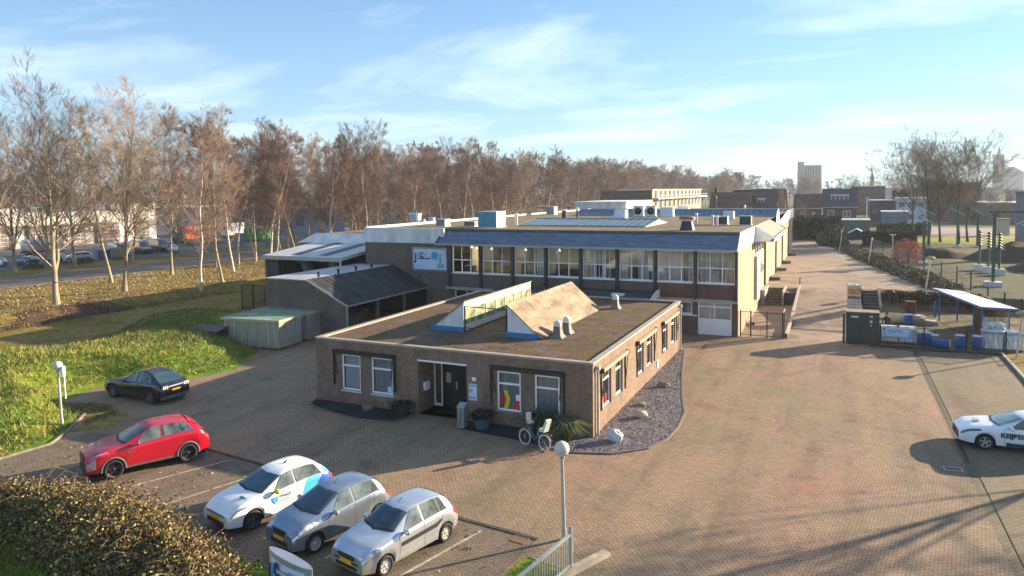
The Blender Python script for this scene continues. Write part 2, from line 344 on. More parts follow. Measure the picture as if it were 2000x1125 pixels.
# faces further out than the lush strip use the dry verge material
for k,f in enumerate(g.f):
    x,y,z=g.v[f[0]]; d=yard_left(y)-x
    lim=11.5+2.5*mn.noise(Vector((x*.3,y*.3,8)))
    if d>lim+17 : g.m[k]=1
    elif d>lim: g.m[k]=2
    if y>17 and d>1: g.m[k]=1 if d>18 else 2
SCRUB=patchy('dry_scrub',[(.3,(.04,.026,.016)),(.5,(.09,.055,.03)),(.7,(.26,.15,.065))],.35,5,(.5,1.4),bmp=1,bscale=6)
struct('grass_bank',g,[GREENB,GRASS,SCRUB])
left=[(yard_left(y),y) for y in (-13.9,-12,-10,-8.8,-7.5,-6.6,-6.2,-5.8,-4.5,-3,-2,-1.2,-.5,0,1.5,3,5,7.5,9,11,18,24.38)]
g=MB(); g.quad(*[(x,y,0) for x,y in [(3.0,-45),(3.0,-10.7),(1.4,-10.4),(.8,-14.0)]+left+[(6.38,24.38),(6.38,30),(11.6,30),(11.6,24.6),(14.2,24.0),(14.2,-45)]])
struct('yard_paving',g,PAVE)
g=MB(); g.quad(*[(x,y,.004) for x,y in [(.9,-13.9),(1.25,-9.35),(-10.6,-8.2),(-14.9,-7.7),(-17.3,-7.3),(-21.4,-8.2),(-21.8,-13.9)]]); struct('stall_paving',g,PAVE2)
LINEM=mat('worn_line_paint',(.36,.33,.27),.8,.35,3)
for a,b in (((-17.0,-7.9),(-18.4,-11.6)),((-12.85,-8.2),(-14.2,-11.6)),((-10.6,-8.6),(-11.7,-12.2)),((-8.2,-8.8),(-9.2,-12.5)),((-5.7,-9.0),(-6.7,-12.7)),((-3.2,-9.2),(-4.1,-12.9)),((-.62,-9.5),(-1.6,-13.2))):
    g=MB(); d=Vector((b[0]-a[0],b[1]-a[1],0)).normalized(); n=Vector((-d.y,d.x,0))*.05
    A=Vector((*a,.008)); B=Vector((*b,.008)); g.quad(A+n,A-n,B-n,B+n); struct('parking_line',g,LINEM)
DIRT=mat('mossy_joint',(.055,.05,.035),.9,.4,5)
g=MB(); pts=[(1.25,-9.3),(-10.6,-8.15),(-14.9,-7.65),(-17.3,-7.25)]
for (a,b) in zip(pts,pts[1:]): g.bar((*a,-.02),(*b,-.02),.14,.10)
struct('stall_kerb',g,DIRT)
g=MB(); g.quad(*[(x,y,.004) for x,y in [(14.55,-45),(14.55,23.9),(19.3,25.1),(19.2,17.9),(18.6,8),(19.5,-8),(40,-45)]]); struct('parking_paving',g,PAVE3)
g=MB(); g.quad((14.2,-45,-.012),(14.55,-45,-.012),(14.55,24,-.012),(14.2,24,-.012)); struct('gutter',g,PAVE3)
g=MB(); g.quad((14.32,3,-.006),(14.46,3,-.006),(14.5,24,-.006),(14.28,24,-.006)); struct('gutter_joint',g,DIRT)
g=MB(); 
for a,b in (((19.35,25.2),(19.25,17.9)),((19.25,17.9),(18.65,8)),((18.65,8),(19.6,-9))): g.bar((*a,.04),(*b,.04),.16,.16)
struct('parking_kerb',g,CONC)
g=MB(); pp=[(-21.9,-14),(-21.5,-10),(-22.3,-8.8),(-24.2,-6.6)]
for a,b in zip(pp,pp[1:]): g.bar((a[0]-.06,a[1],.03),(b[0]-.06,b[1],.03),.10,.12)
struct('bank_kerb',g,mat('old_kerb',(.22,.19,.15),.9,.3,3))
# sandy strips beside the black car's bay and along the shed track
g=MB(); g.quad(*[(x,y,.006) for x,y in [(-27.0,-5.6),(-24.0,-6.4),(-22.9,-7.7),(-22.4,-8.6),(-21.0,-7.4),(-22.0,-5.8),(-24.5,-4.9)]]); struct('worn_grass_strip',g,GRASS)
# street, verge lot, upper lot, ramp
g=MB(); g.quad((-92,-120,-.018),(-81,-120,-.018),(-81,420,-.018),(-92,420,-.018)); struct('street',g,ASPH)
g=MB(); g.quad((-92.3,-120,-.014),(-91.9,-120,-.014),(-91.9,420,-.014),(-92.3,420,-.014)); g.quad((-81.2,-120,-.014),(-80.8,-120,-.014),(-80.8,420,-.014),(-81.2,420,-.014)); struct('street_kerb',g,CONC)
g=MB(); g.quad((-240,-40,-.02),(-102,-40,-.02),(-102,260,-.02),(-240,260,-.02)); struct('lot_asphalt',g,PLOT)
UP=[(3.0,45),(6.4,45),(6.4,44),(11.6,44),(11.6,46),(19,46),(22,44),(60,40),(900,40),(900,2500),(-900,2500),(-900,400),(-60,400),(-31,93),(3.0,93)]
g=MB(); g.prism(UP,-.05,1.13); struct('upper_ground',g,FIELD)
LN=[(3.0,45.02),(6.4,45.02),(6.4,44.02),(11.6,44.02),(11.62,46.05),(18.4,46.05),(17.4,50.5),(15.3,60),(13.4,69),(11.5,80),(10.2,91.5),(7.6,103),(4.8,114.5),(-20,116),(-20,93.1),(3.0,93.1)]
g=MB(); g.quad(*[(x,y,1.136) for x,y in LN]); struct('upper_lane',g,LANE)
g=MB(); g.add([(6.4,30,0.002),(11.6,30,0.002),(11.6,44.02,1.134),(6.4,44.02,1.134),(11.6,30,-.05),(11.6,44.02,-.05)],[(0,1,2,3),(1,4,5,2)]); struct('ramp',g,LANE)
g=MB(); g.quad((3.05,24.4,.001),(6.4,24.4,.001),(6.4,45,.001),(3.05,45,.001)); struct('sunken_court',g,LANE)
g=MB(); g.quad(*[(x,y,.003) for x,y in [(6.4,24.38),(6.38,30.02),(11.6,30.02),(11.6,26),(10.2,24.4)]]); struct('gateway_concrete',g,LANE)
g=MB(); g.quad(*[(x,y,.005) for x,y in [(11.7,24.7),(14.2,24.2),(19.4,25.4),(22.5,33),(24,42),(19,45.9),(13.2,41.2),(11.7,41.2)]]); struct('play_yard_ground',g,patchy('play_yard',[(.32,(.10,.10,.05)),(.48,(.15,.13,.08)),(.62,(.22,.18,.11)),(.75,(.28,.22,.14))],.25,5,(.75,1.25)))
# scrub bank beside the upper lane's steps
g=MB(); vv=[];ff=[]
for j in range(13):
    for i in range(16):
        x=13.2+i*.55; y=41.2+j*.42+(.06*max(0,i-9)); z=1.2*sst(41.2,46,y)+.10*mn.noise(Vector((x,y,1)))
        vv.append((x,y,z))
for j in range(12):
    for i in range(15): a=j*16+i; ff.append((a,a+1,a+17,a+16))
g.add(vv,ff,0,True); struct('scrub_bank',g,SCRUB)
LAWN=patchy('sunny_lawn',[(.3,(.16,.19,.02)),(.7,(.26,.26,.03))],.1,3,(.85,1.15))
g=MB(); g.quad(*[(x,y,1.14) for x,y in [(20,112),(33,112),(40,124),(38,131),(26,136),(20,132)]]); g.quad(*[(x,y,1.14) for x,y in [(37,134),(60,132),(60,146),(38,146)]]); struct('lawn',g,LAWN)
g=MB(); g.quad(*[(x,y,1.137) for x,y in [(19,136),(40,128),(60,124),(90,118),(90,160),(19,172)]]); struct('play_field_path',g,patchy('pink_path',[(.3,(.28,.235,.215)),(.7,(.35,.30,.265))],.1,4,(.9,1.1)))
g=MB(); g.quad(*[(x,y,1.142) for x,y in [(17.5,58),(23,56),(30,60),(36,70),(38,92),(27,100),(20,92),(17,75)]]); struct('trampled_grass',g,FIELD)
def mound(name,cx,cy,rx,ry,h,m,z0=1.1,seed=0):
    g=MB();vv=[];n=20
    for j in range(n+1):
        for i in range(n+1):
            u=i/n*2-1;v=j/n*2-1; r=math.hypot(u,v); z=z0+h*max(0,1-r*r)**1.3*(1+.35*mn.noise(Vector((u*3+seed,v*3,seed)))) - (.15 if r>=1 else 0)
            vv.append((cx+u*rx,cy+v*ry,z))
    g.add(vv,[(j*(n+1)+i,j*(n+1)+i+1,(j+1)*(n+1)+i+1,(j+1)*(n+1)+i) for j in range(n) for i in range(n)],0,True); return struct(name,g,m)
mound('earth_mound',22.5,86,5,4,1.3,EARTH,seed=3); mound('earth_mound',32,84,7,6,2.2,EARTH,seed=5); mound('earth_mound',35,70,8,6,2.0,EARTH,seed=9)

# ================= planting beds of the annex
BED=[(-15.3,-.02),(-15.1,-.7),(-14.4,-1.2),(-13,-1.6),(-11.1,-1.95),(-9.3,-1.7),(-8.95,-.02)]
g=MB(); g.prism(BED,-.02,.03); struct('slate_bed',g,SLATEB)
BED2=[(-6.2,-.02),(-6.0,-1.35),(-4.5,-1.55),(-3.2,-1.65),(-1.9,-1.85),(-1.9,-.02)]
g=MB(); g.prism(BED2,-.02,.032); struct('slate_bed',g,SLATEB)
BED3=[(-1.9,-.02),(-1.9,-1.85),(-.1,-1.95),(1.4,-1.45),(2.5,-.35),(3.0,1.0),(3.12,2.8),(3.0,5),(2.3,8),(1.4,12.5),(.75,16.3),(.3,18.8),(.01,18.8),(.01,-.02)]
g=MB(); g.prism(BED3,-.02,.034); struct('gravel_bed',g,GRAVEL)
def kerbline(name,pts,w=.10,z=.045,m=CONC,closed=False):
    g=MB()
    for a,b in zip(pts,pts[1:]): g.bar((*a,z/2),(*b,z/2),w,z+.03)
    return struct(name,g,m)
EDGE=mat('edging_brick',(.17,.13,.10),.85,.25,8)
kerbline('bed_edging',BED[0:7],m=EDGE); kerbline('bed_edging',BED2[1:5],m=EDGE); kerbline('bed_edging',BED3[1:12],m=EDGE)
# coarse gravel chips lying in the bed beside the sunny wall
rr=np.random.default_rng(3)
def scatter(name,pts,size,mats,tri=False,flat=.5,parent=None,kind='stuff',label=None,cat=None,updir=False,aspect=1.0,rng=rr):
    """many small leaf- or chip-sized faces; pts (n,3)"""
    n=len(pts); d=rng.normal(size=(n,3)); d/=np.linalg.norm(d,axis=1)[:,None]
    if updir: d[:,2]=np.abs(d[:,2])+flat; d/=np.linalg.norm(d,axis=1)[:,None]
    e=rng.normal(size=(n,3)); a=np.cross(d,e); a/=np.linalg.norm(a,axis=1)[:,None]+1e-9; b=np.cross(d,a)
    s=size*rng.uniform(.5,1.4,size=(n,1))
    if updir:  # blades: a = width, d = length upwards
        v=np.stack([pts-a*s*aspect,pts+a*s*aspect,pts+d*s*2.2],1).reshape(-1,3); k=3
    else:
        v=np.stack([pts-a*s*aspect,pts-b*s,pts+a*s*aspect,pts+b*s],1).reshape(-1,3); k=4
    me=bpy.data.meshes.new(name); me.vertices.add(n*k); me.vertices.foreach_set('co',v.astype(np.float32).ravel())
    me.loops.add(n*k); me.loops.foreach_set('vertex_index',np.arange(n*k,dtype=np.int32)); me.polygons.add(n); me.polygons.foreach_set('loop_start',np.arange(0,n*k,k,dtype=np.int32))
    me.polygons.foreach_set('material_index',rng.integers(0,len(mats),n).astype(np.int32))
    for m in mats: me.materials.append(m)
    me.update(calc_edges=True); o=bpy.data.objects.new(name,me); col.objects.link(o); o.parent=parent
    if kind and not parent: o['kind']=kind
    tag(o,label,cat); return o
def inpoly(px,py,poly):
    c=np.zeros(len(px),bool); n=len(poly)
    for i in range(n):
        x1,y1=poly[i];x2,y2=poly[(i+1)%n]
        t=((y1>py)!=(y2>py))&(px<(x2-x1)*(py-y1)/((y2-y1) if y2!=y1 else 1e-9)+x1); c^=t
    return c
def rndpoly(poly,n,rng=rr):
    P=np.array(poly); lo=P.min(0);hi=P.max(0); out=np.zeros((0,2))
    while len(out)<n:
        q=rng.uniform(lo,hi,size=(n,2)); out=np.vstack([out,q[inpoly(q[:,0],q[:,1],poly)]])
    return out[:n]
chips=[mat('chip_light',(.28,.255,.265),.9,.1),mat('chip_mid',(.22,.20,.21),.9,.1),mat('chip_dark',(.15,.135,.145),.9,.1)]
q=rndpoly(BED3,14000); scatter('loose_gravel',np.column_stack([q,np.full(14000,.05)]),.021,chips,label='grey purple gravel chips along the sunlit annex wall',cat='gravel')
# ================= wall and window helpers
def wallface(mb,ax,c,a0,a1,z0,z1,ops=(),depth=.16,out=-1,m=0,mr=None):
    """one wall plane with openings and their reveals. ax='x': runs along x at y=c (outward = out*y); ax='y': runs along y at x=c"""
    A=sorted({a0,a1,*[o[0] for o in ops],*[o[1] for o in ops]}); Z=sorted({z0,z1,*[o[2] for o in ops],*[o[3] for o in ops]})
    P=(lambda a,z,d=0:(a,c-out*d,z)) if ax=='x' else (lambda a,z,d=0:(c-out*d,a,z))
    mr=m if mr is None else mr
    for i in range(len(A)-1):
        for j in range(len(Z)-1):
            ca=(A[i]+A[i+1])/2; cz=(Z[j]+Z[j+1])/2
            if any(o[0]<ca<o[1] and o[2]<cz<o[3] for o in ops): continue
            mb.quad(P(A[i],Z[j]),P(A[i+1],Z[j]),P(A[i+1],Z[j+1]),P(A[i],Z[j+1]),m=m)
    for o in ops:
        b0,b1,y0,y1=o[:4]; d=o[4] if len(o)>4 else depth
        mb.quad(P(b0,y0),P(b0,y1),P(b0,y1,d),P(b0,y0,d),m=mr); mb.quad(P(b1,y0),P(b1,y1),P(b1,y1,d),P(b1,y0,d),m=mr)
        mb.quad(P(b0,y1),P(b1,y1),P(b1,y1,d),P(b0,y1,d),m=mr); mb.quad(P(b0,y0),P(b1,y0),P(b1,y0,d),P(b0,y0,d),m=mr)
def window(parent,loc,rz,w,h,bars=(),vbars=(),fr=.095,sill=True,blind=0,glass=None,fm=None,back=True,name='window',seed=0,depth=.06,boxes=(),broom=.5):
    """local x across, z up, y inwards; origin at the lower left corner of the frame, outer face"""
    f=MB(); D=depth
    f.box(0,fr,0,D,0,h); f.box(w-fr,w,0,D,0,h); f.box(fr,w-fr,0,D,0,fr); f.box(fr,w-fr,0,D,h-fr,h)
    for z in bars: f.box(fr,w-fr,.004,D-.004,z-fr/2,z+fr/2)
    for x in vbars: f.box(x-fr*.4,x+fr*.4,.008,D-.008,fr,h-fr)
    for (a,b,c,d) in boxes:
        k=.055; f.box(a,a+k,-.02,D,c,d); f.box(b-k,b,-.02,D,c,d); f.box(a+k,b-k,-.02,D,c,c+k); f.box(a+k,b-k,-.02,D,d-k,d)
    o=f.build(name,fm or WH,parent,loc,rz)
    g=MB(); g.quad((fr*.5,D*.5,fr*.5),(w-fr*.5,D*.5,fr*.5),(w-fr*.5,D*.5,h-fr*.5),(fr*.5,D*.5,h-fr*.5)); g.build('pane',glass or GLASS,o)
    if sill: s=MB(); s.box(-.05,w+.05,-.07,.02,-.09,-.003); s.build('sill',WH,o)
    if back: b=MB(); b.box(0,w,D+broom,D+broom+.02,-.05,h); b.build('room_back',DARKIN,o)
    if blind:
        q=random.Random(seed); b=MB(); x=fr+.03
        while x<w-fr-.02:
            a=q.uniform(.15,.45) if blind<2 else q.uniform(.0,.2)
            if not(blind==3 and q.random()<.55) and not(blind==1 and seed>=30 and q.random()<.30): b.ob((x+.03,D+.07,h/2),(.075,.004,h-2*fr),a+.6*(blind==1))
            x+=.085
        if b.v: b.build('blind',BLIND,o)
    return o

# ================= annex (flat roofed entrance block)
A=T('entrance_building','low flat roofed brick block with a mossy gravel roof and recessed dark front door','building',(-7.5,9,0))
AX0,AY1,AH=-15.23,18.8,3.28
fo=[(-13.6,-12.4,.72,2.58),(-11.75,-10.45,.72,2.58),(-8.95,-6.25,0,2.62,1.6),(-4.67,-3.45,.70,2.56),(-2.78,-1.55,.70,2.56)]
so_=[(1.45,2.75,.86,2.62),(3.5,4.7,.86,2.62),(7.7,8.9,.86,2.62),(9.6,10.9,.86,2.62),(13.7,14.9,.86,2.62),(16.0,17.25,.86,2.62)]
g=MB(); wallface(g,'x',0,AX0,0,0,AH,fo,.15,-1); wallface(g,'y',0,0,AY1,0,AH,so_,.2,1); wallface(g,'y',AX0,0,AY1,0,AH,(),.1,-1); wallface(g,'x',AY1,AX0,0,0,AH,(),.1,1)
g.quad((-8.95,1.6,0),(-6.25,1.6,0),(-6.25,1.6,2.62),(-8.95,1.6,2.62))
aw=A.p('wall',g,BR_A)
g=MB(); g.quad((AX0+.2,.2,3.2),(-.2,.2,3.2),(-.2,AY1-.2,3.2),(AX0+.2,AY1-.2,3.2))
ar=A.p('roof',g,ROOFG)
g=MB(); e=.035
g.box(AX0-e,0+e,-e,.24,AH-.03,AH+.06); g.box(-.24,e,.24,AY1+e,AH-.03,AH+.06); g.box(AX0-e,AX0+.26,.24,AY1+e,AH-.03,AH+.06); g.box(AX0+.26,-.24,AY1-.24,AY1+e,AH-.03,AH+.06)
A.p('roof_edge',g,COP)
# thin front windows
def A_local(x,y,z): return (x+7.5,y-9,z)
decals=[]
for i,(a,b,c,d) in enumerate([f[:4] for f in fo if f[3]<2.6]):
    o=window(A.o,A_local(a,.07,c),0,b-a,d-c,bars=(1.27,),blind=1+(i==0),seed=i)
    if i==2:
        v=MB(); v.quad((.16,.02,.12),(.30,.02,.30),(.28,.02,.70),(.12,.02,.78),m=0); v.extr([(.30,.022,.95),(.50,.022,.95),(.66,.022,.55),(.52,.022,.10),(.30,.022,.10),(.46,.022,.52)],(0,.004,0),1); v.extr([(.76,.022,.10),(1.02,.022,.10),(1.14,.022,.46),(.88,.022,.46)],(0,.004,0),0); v.extr([(.93,.02,.52),(1.12,.02,.52),(1.12,.02,.80),(.93,.02,.80)],(0,.004,0),2)
        v.build('window_sticker',[RED,YEL,WH],o)
    if i==1: v=MB(); v.extr([(.95,.02,.12),(1.16,.02,.12),(1.16,.02,.40),(.95,.02,.40)],(0,.004,0)); v.build('window_notice',PALEB,o)
    if i==3: v=MB(); v.box(.15,1.05,.5,.56,.35,.95); v.build('window_box',NAVY,o)
for i,(a,b,c,d) in enumerate(so_):
    o=window(A.o,A_local(-.09,a,c),math.pi/2,b-a,d-c,bars=(1.27,),blind=1,seed=10+i)
    if i==0: v=MB(); v.extr([(.10,.02,.10),(.42,.02,.10),(.36,.02,.85),(.10,.02,1.0)],(0,.004,0),1); v.extr([(.62,.02,.10),(.86,.02,.10),(.9,.02,.52),(.7,.02,.52)],(0,.004,0),0); v.build('window_sticker',[RED,YEL],o)
# door set
g=MB(); g.box(0,2.7,0,.08,2.5,2.6); g.box(0,.06,0,.08,0,2.5); g.box(.42,.48,0,.08,0,2.5); g.box(.06,.42,0,.08,0,.12)
df=g.build('door_frame',WH,A.o,A_local(-8.95,1.5,0.01))
g=MB(); g.quad((.06,.04,.12),(.42,.04,.12),(.42,.04,2.5),(.06,.04,2.5)); g.build('pane',GLASS,df)
g=MB(); g.box(.5,1.62,0,.06,.03,2.48); g.box(1.64,2.68,.0,.06,.03,2.48); g.box(.95,1.15,-.012,0,1.5,1.95,); 
dr=g.build('front_door',mat('dark_door',(.012,.018,.022),.35,.2,3),A.o,A_local(-8.95,1.5,0.01))
g=MB(); g.box(1.30,1.36,-.06,0,.95,1.35); g.build('door_handle',GALV,dr)
g=MB(); g.box(2.2,2.24,-.06,0,1.6,2.1); g.build('door_lamp',GALV,dr)
g=MB(); g.box(.72,1.0,-.02,-.002,1.25,1.75); g.build('door_notice',mat('notice_buff',(.45,.32,.20),.7,.1),dr)
g=MB(); g.box(-8.95,-6.25,-.035,.0,2.62,2.70); A.p('lintel',g,WH)
# awning cassettes with side guides
for a,b in ((-14.05,-10.25),(-4.95,-1.3)):
    g=MB(); g.box(a,b,-.20,-.01,2.62,2.80); g.box(a,a+.05,-.12,-.01,.95,2.62); g.box(b-.05,b,-.12,-.01,.95,2.62)
    g.bar((a+.1,-.16,2.6),(a+.25,-.04,1.5),.035); g.bar((b-.1,-.16,2.6),(b-.25,-.04,1.5),.035)
    A.p('awning',g,BLK)
for a,b in ((1.05,5.2),(7.3,11.4),(13.3,17.7)):
    g=MB(); g.box(.02,.19,a,b,2.68,2.84,m=1); g.box(.0,.21,a-.03,a,2.64,2.86); g.box(.0,.21,b,b+.03,2.64,2.86)
    for y in (a+.1,b-.1): g.box(.01,.06,y-.03,y+.03,.9,2.68); g.bar((.17,y,2.66),(.05,y+.03,1.4),.03)
    A.p('awning',g,[BLK,mat('awning_buff',(.42,.30,.20),.7,.1)])
# downpipes
for y,n in ((.42,1),(18.45,1)):
    g=MB(); g.cyl(.10,y,.06,2.95,.055,n=10); g.box(.02,.2,y-.08,y+.08,2.95,3.12); g.cyl(.10,y,1.1,1.16,.07,n=10); g.cyl(.10,y,2.2,2.26,.07,n=10)
    A.p('downpipe',g,mat('pipe_pvc',(.50,.47,.43),.5,.1,3))
g=MB(); g.box(-.005,.06,11.9,12.25,.35,.75); A.p('meter_box',g,WH)
g=MB(); g.box(-5.95,-5.75,-.03,-.002,1.95,2.12); A.p('doorbell_panel',g,WH)
g=MB(); g.box(-8.94,-8.80,.45,.85,1.05,1.45); A.p('letter_box',g,WH)
# roof items: two monopitch skylights facing each other
def skylight(xv,xs,y0,y1,zt,side,lab,tanm):
    B=((xv+xs)/2,y0,3.2); t=T('roof_skylight',lab,'skylight',B); s=-1 if xs<xv else 1
    g=MB()
    g.extr([(xs,y0,3.4),(xv,y0,3.4),(xv,y0,zt)],(0,.06,0)); t.p('gable',g,WHD); g=MB(); g.extr([(xs,y1-.06,3.4),(xv,y1-.06,3.4),(xv,y1-.06,zt)],(0,.06,0)); t.p('gable',g,WHD)
    g=MB(); g.box(min(xv,xs)-.08,max(xv,xs)+.03,y0-.07,y0-.002,3.2,3.46); t.p('flashing',g,LEAD); g=MB(); g.box(min(xv,xs)-.08,max(xv,xs)+.03,y1+.002,y1+.07,3.2,3.46); t.p('flashing',g,LEAD)
    g=MB(); o=.05; d=Vector((xs-xv,0,3.3-zt)).normalized(); P0=Vector((xv-s*.06,y0-.05,zt+.05)); P1=Vector((xs,y0-.05,3.42))+d*.25; L=y1-y0+.1
    n=int(L/1.02)
    for i in range(n):
        a=P0+Vector((0,L*i/n+.012,0)); b=P0+Vector((0,L*(i+1)/n-.012,0)); c=P1+Vector((0,L*(i+1)/n-.012,0)); e=P1+Vector((0,L*i/n+.012,0)); g.extr([a,b,c,e],(-s*.02,0,-.05))
    g.extr([P0+Vector((0,0,-.015)),P0+Vector((0,L,-.015)),P1+Vector((0,L,-.015)),P1+Vector((0,0,-.015))],(-s*.02,0,-.02))
    t.p('roof_panel',g,tanm)
    # glazed upright
    g=MB(); zb=3.45; h=zt-zb; f=.05
    g.box(xv-.03,xv+.03,y0+.06,y1-.06,zt-.42,zt-.02); g.box(xv-.04,xv+.05,y0+.06,y1-.06,zb-.2,zb+.10)
    k=7; 
    for i in range(k+1):
        y=y0+.06+(y1-y0-.18)*i/k; g.box(xv-.03,xv+.035,y,y+.07,zb+.1,zt-.42)
    fr_=t.p('window_frame',g,mat('cream_paint',(.70,.66,.56),.5,.08,2))
    g=MB(); g.quad((xv-s*.0,y0+.06,zb+.1),(xv,y1-.06,zb+.1),(xv,y1-.06,zt-.42),(xv,y0+.06,zt-.42)); g.build('pane',GREENGL,fr_)
    return t
skylight(-8.9,-10.85,4.6,13.9,4.85,1,'left skylight wedge with a glazed cream upright and blue flashing at its white end','tan' and TAN)
skylight(-6.1,-4.35,4.3,14.2,4.9,1,'right skylight wedge showing its tan boarded slope to the sun','x' and TAN)
t=T('roof_guard_rail','black rail frame across the gap between the two skylight wedges','railing',(-7.5,4.5,3.2)); g=MB()
for z in (4.62,3.45): g.bar((-8.82,4.55,z),(-6.12,4.38,z),.045)
g.bar((-8.78,4.55,3.2),(-8.78,4.55,4.62),.06); g.bar((-6.2,4.38,3.2),(-6.2,4.38,4.62),.06); t.p('frame',g,BLK)
t=T('roof_guard_rail','dark rail frame at the far end of the skylight gap','railing',(-7.5,14.2,3.2)); g=MB()
g.bar((-8.82,14.0,4.5),(-6.12,14.3,4.5),.045); g.bar((-8.0,14.1,3.2),(-8.0,14.1,4.5),.05); t.p('frame',g,BLK)
def cowl(x,y,lab,grp=None):
    t=thing('roof_vent',lab,'roof vent',(x,y,3.2),0,grp); g=MB()
    v=[];pr=[(.36,0),(.30,.05),(.22,.18),(.185,.42),(.18,.6)]
    for s,z in pr:
        for a,b in ((-1,-1),(1,-1),(1,1),(-1,1)): v.append((a*s,b*s,z))
    g.add(v,[(i*4+k,i*4+(k+1)%4,(i+1)*4+(k+1)%4,(i+1)*4+k) for i in range(4) for k in range(4)]+[(16,17,18,19)]); g.build('base',mat('vent_base',(.17,.15,.13),.6,.2,5),t)
    g=MB(); g.cyl(0,0,.60,.66,.20,n=14,m=1); g.cyl(0,0,.60,.68,.205,n=14); g.ell((0,0,.74),(.21,.21,.16),m=0); g.build('cap',[WHD,BLK],t)
cowl(-3.6,5.15,'capped roof vent in front beside the tan skylight slope'); cowl(-3.55,6.35,'capped roof vent behind its twin at the tan skylight slope'); cowl(-3.4,15.0,'lone capped roof vent near the rear edge of the entrance roof')
# link roof between annex and main block
t=T('link_roof','dark low roof joining the entrance block to the long block under its windows','building',(-8,21,0)); g=MB()
g.box(-15.1,-2.75,18.9,24.3,0,2.95); t.p('wall',g,BR_M)
g=MB(); g.box(-15.1,-2.7,22.0,24.3,2.96,3.08); g.extr([(-15.1,19.2,3.0),(-2.7,19.2,3.0),(-2.7,22,3.2),(-15.1,22,3.2)],(0,0,.06)); t.p('roof',g,DKS)
g=MB(); g.box(-15.1,-2.72,18.86,19.15,2.97,3.16); t.p('gutter',g,mat('pale_gutter',(.40,.45,.50),.5,.2,4))
g=MB(); g.extr([(-2.68,19.4,2.7),(-2.68,24.3,2.7),(-2.68,24.3,3.3),(-2.68,23.3,3.3)],(.05,0,0)); t.p('gable',g,WH)
for x,y in ((-10.6,21),(-5.4,20.6)):
    g=MB(); g.box(x,x+.9,y,y+.6,3.10,3.30); t.p('rooflight',g,PALEB)

# ================= long two storey block
Bd=T('long_block','long two storey brick block with upper window row under sloping blue grey fascia','building',(-13,50,0))
MX0,MX1,MY0,MY1=-30.0,3.08,24.4,92.3
g=MB(); ops=[]
for k in range(8): ops.append((-20.85+3*k if k else -20.8,-18.12+3*k,3.90,6.26))
ground_ops=[(-20.6,-16.0,1.2,2.46),(-1.06,-.22,1.5,2.45),(.2,2.64,0,2.5)]
wallface(g,'x',MY0,MX0,-21.0,0,6.4); wallface(g,'x',MY0,-21.0,MX1,0,2.5,ground_ops,.12); wallface(g,'x',MY0,-21.0,-3.0,2.5,6.4,ops[:6],.14); wallface(g,'x',MY0,-3.0,MX1,2.5,6.4,ops[6:],.14,m=1)
wallface(g,'y',MX1,MY0,MY1,0,6.35,[(35.6,44.2,4.9,6.2)],.2,1,m=2); wallface(g,'y',MX0,MY0,MY1,0,6.4,(),.1,-1); wallface(g,'x',MY1,MX0,MX1,0,7.5,(),.1,1,m=0)
SIDEB=brick('brick_side_pale',(.50,.37,.24),(.45,.33,.22),(.42,.34,.24),var=.1)
Bd.p('wall',g,[BR_M,BR_R,SIDEB])
g=MB(); g.quad((MX0+.25,25.2,7.58),(MX1-.02,25.2,7.58),(MX1-.02,MY1-.2,7.58),(MX0+.25,MY1-.2,7.58)); g.quad((MX0+.25,24.5,7.578),(-21.6,24.5,7.578),(-21.6,25.2,7.578),(MX0+.25,25.2,7.578))
Bd.p('roof',g,ROOFM)
g=MB(); g.box(MX0-.04,-21.55,24.28,24.46,6.38,7.72); Bd.p('fascia',g,WHD)
g=MB(); g.box(MX0-.04,MX0+.22,24.46,MY1,7.4,7.80); g.box(MX0+.22,MX1,MY1-.22,MY1+.03,7.4,7.75); Bd.p('parapet',g,mat('parapet_cream',(.66,.61,.50),.6,.08,1))
# sloping metal fascia above the windows
g=MB(); E0=Vector((0,23.5,6.42)); E1=Vector((0,25.16,7.60)); nseg=9; X0,X1=-21.9,MX1-.02
for i in range(nseg):
    a=X0+(X1-X0)*i/nseg; b=X0+(X1-X0)*(i+1)/nseg
    g.extr([(a+.006,23.5,6.42),(b-.006,23.5,6.42),(b-.006,24.98,7.47),(a+.006,24.98,7.47)],(0,.02,-.05))
Bd.p('sloping_fascia',g,ZINC)
g=MB(); g.extr([(X0,24.94,7.50),(X1,24.94,7.50),(X1,25.18,7.66),(X0,25.18,7.66)],(0,.02,-.06)); g.extr([(X0-.12,23.45,6.44),(X0,23.45,6.44),(X0,25.2,7.70),(X0-.12,25.2,7.70)],(0,.04,-.08)); Bd.p('roof_trim',g,DKT)
g=MB(); g.box(X0-.1,MX1+.02,23.38,23.52,6.33,6.46); g.box(X0,MX1-.02,23.52,24.39,6.34,6.38,m=1); Bd.p('gutter',g,[GREY,DKT])
g=MB(); g.extr([(MX1,23.4,6.38),(MX1,35.0,6.30),(MX1,35.0,7.66),(MX1,25.15,7.66)],(.07,0,0)); Bd.p('end_fascia',g,WH)
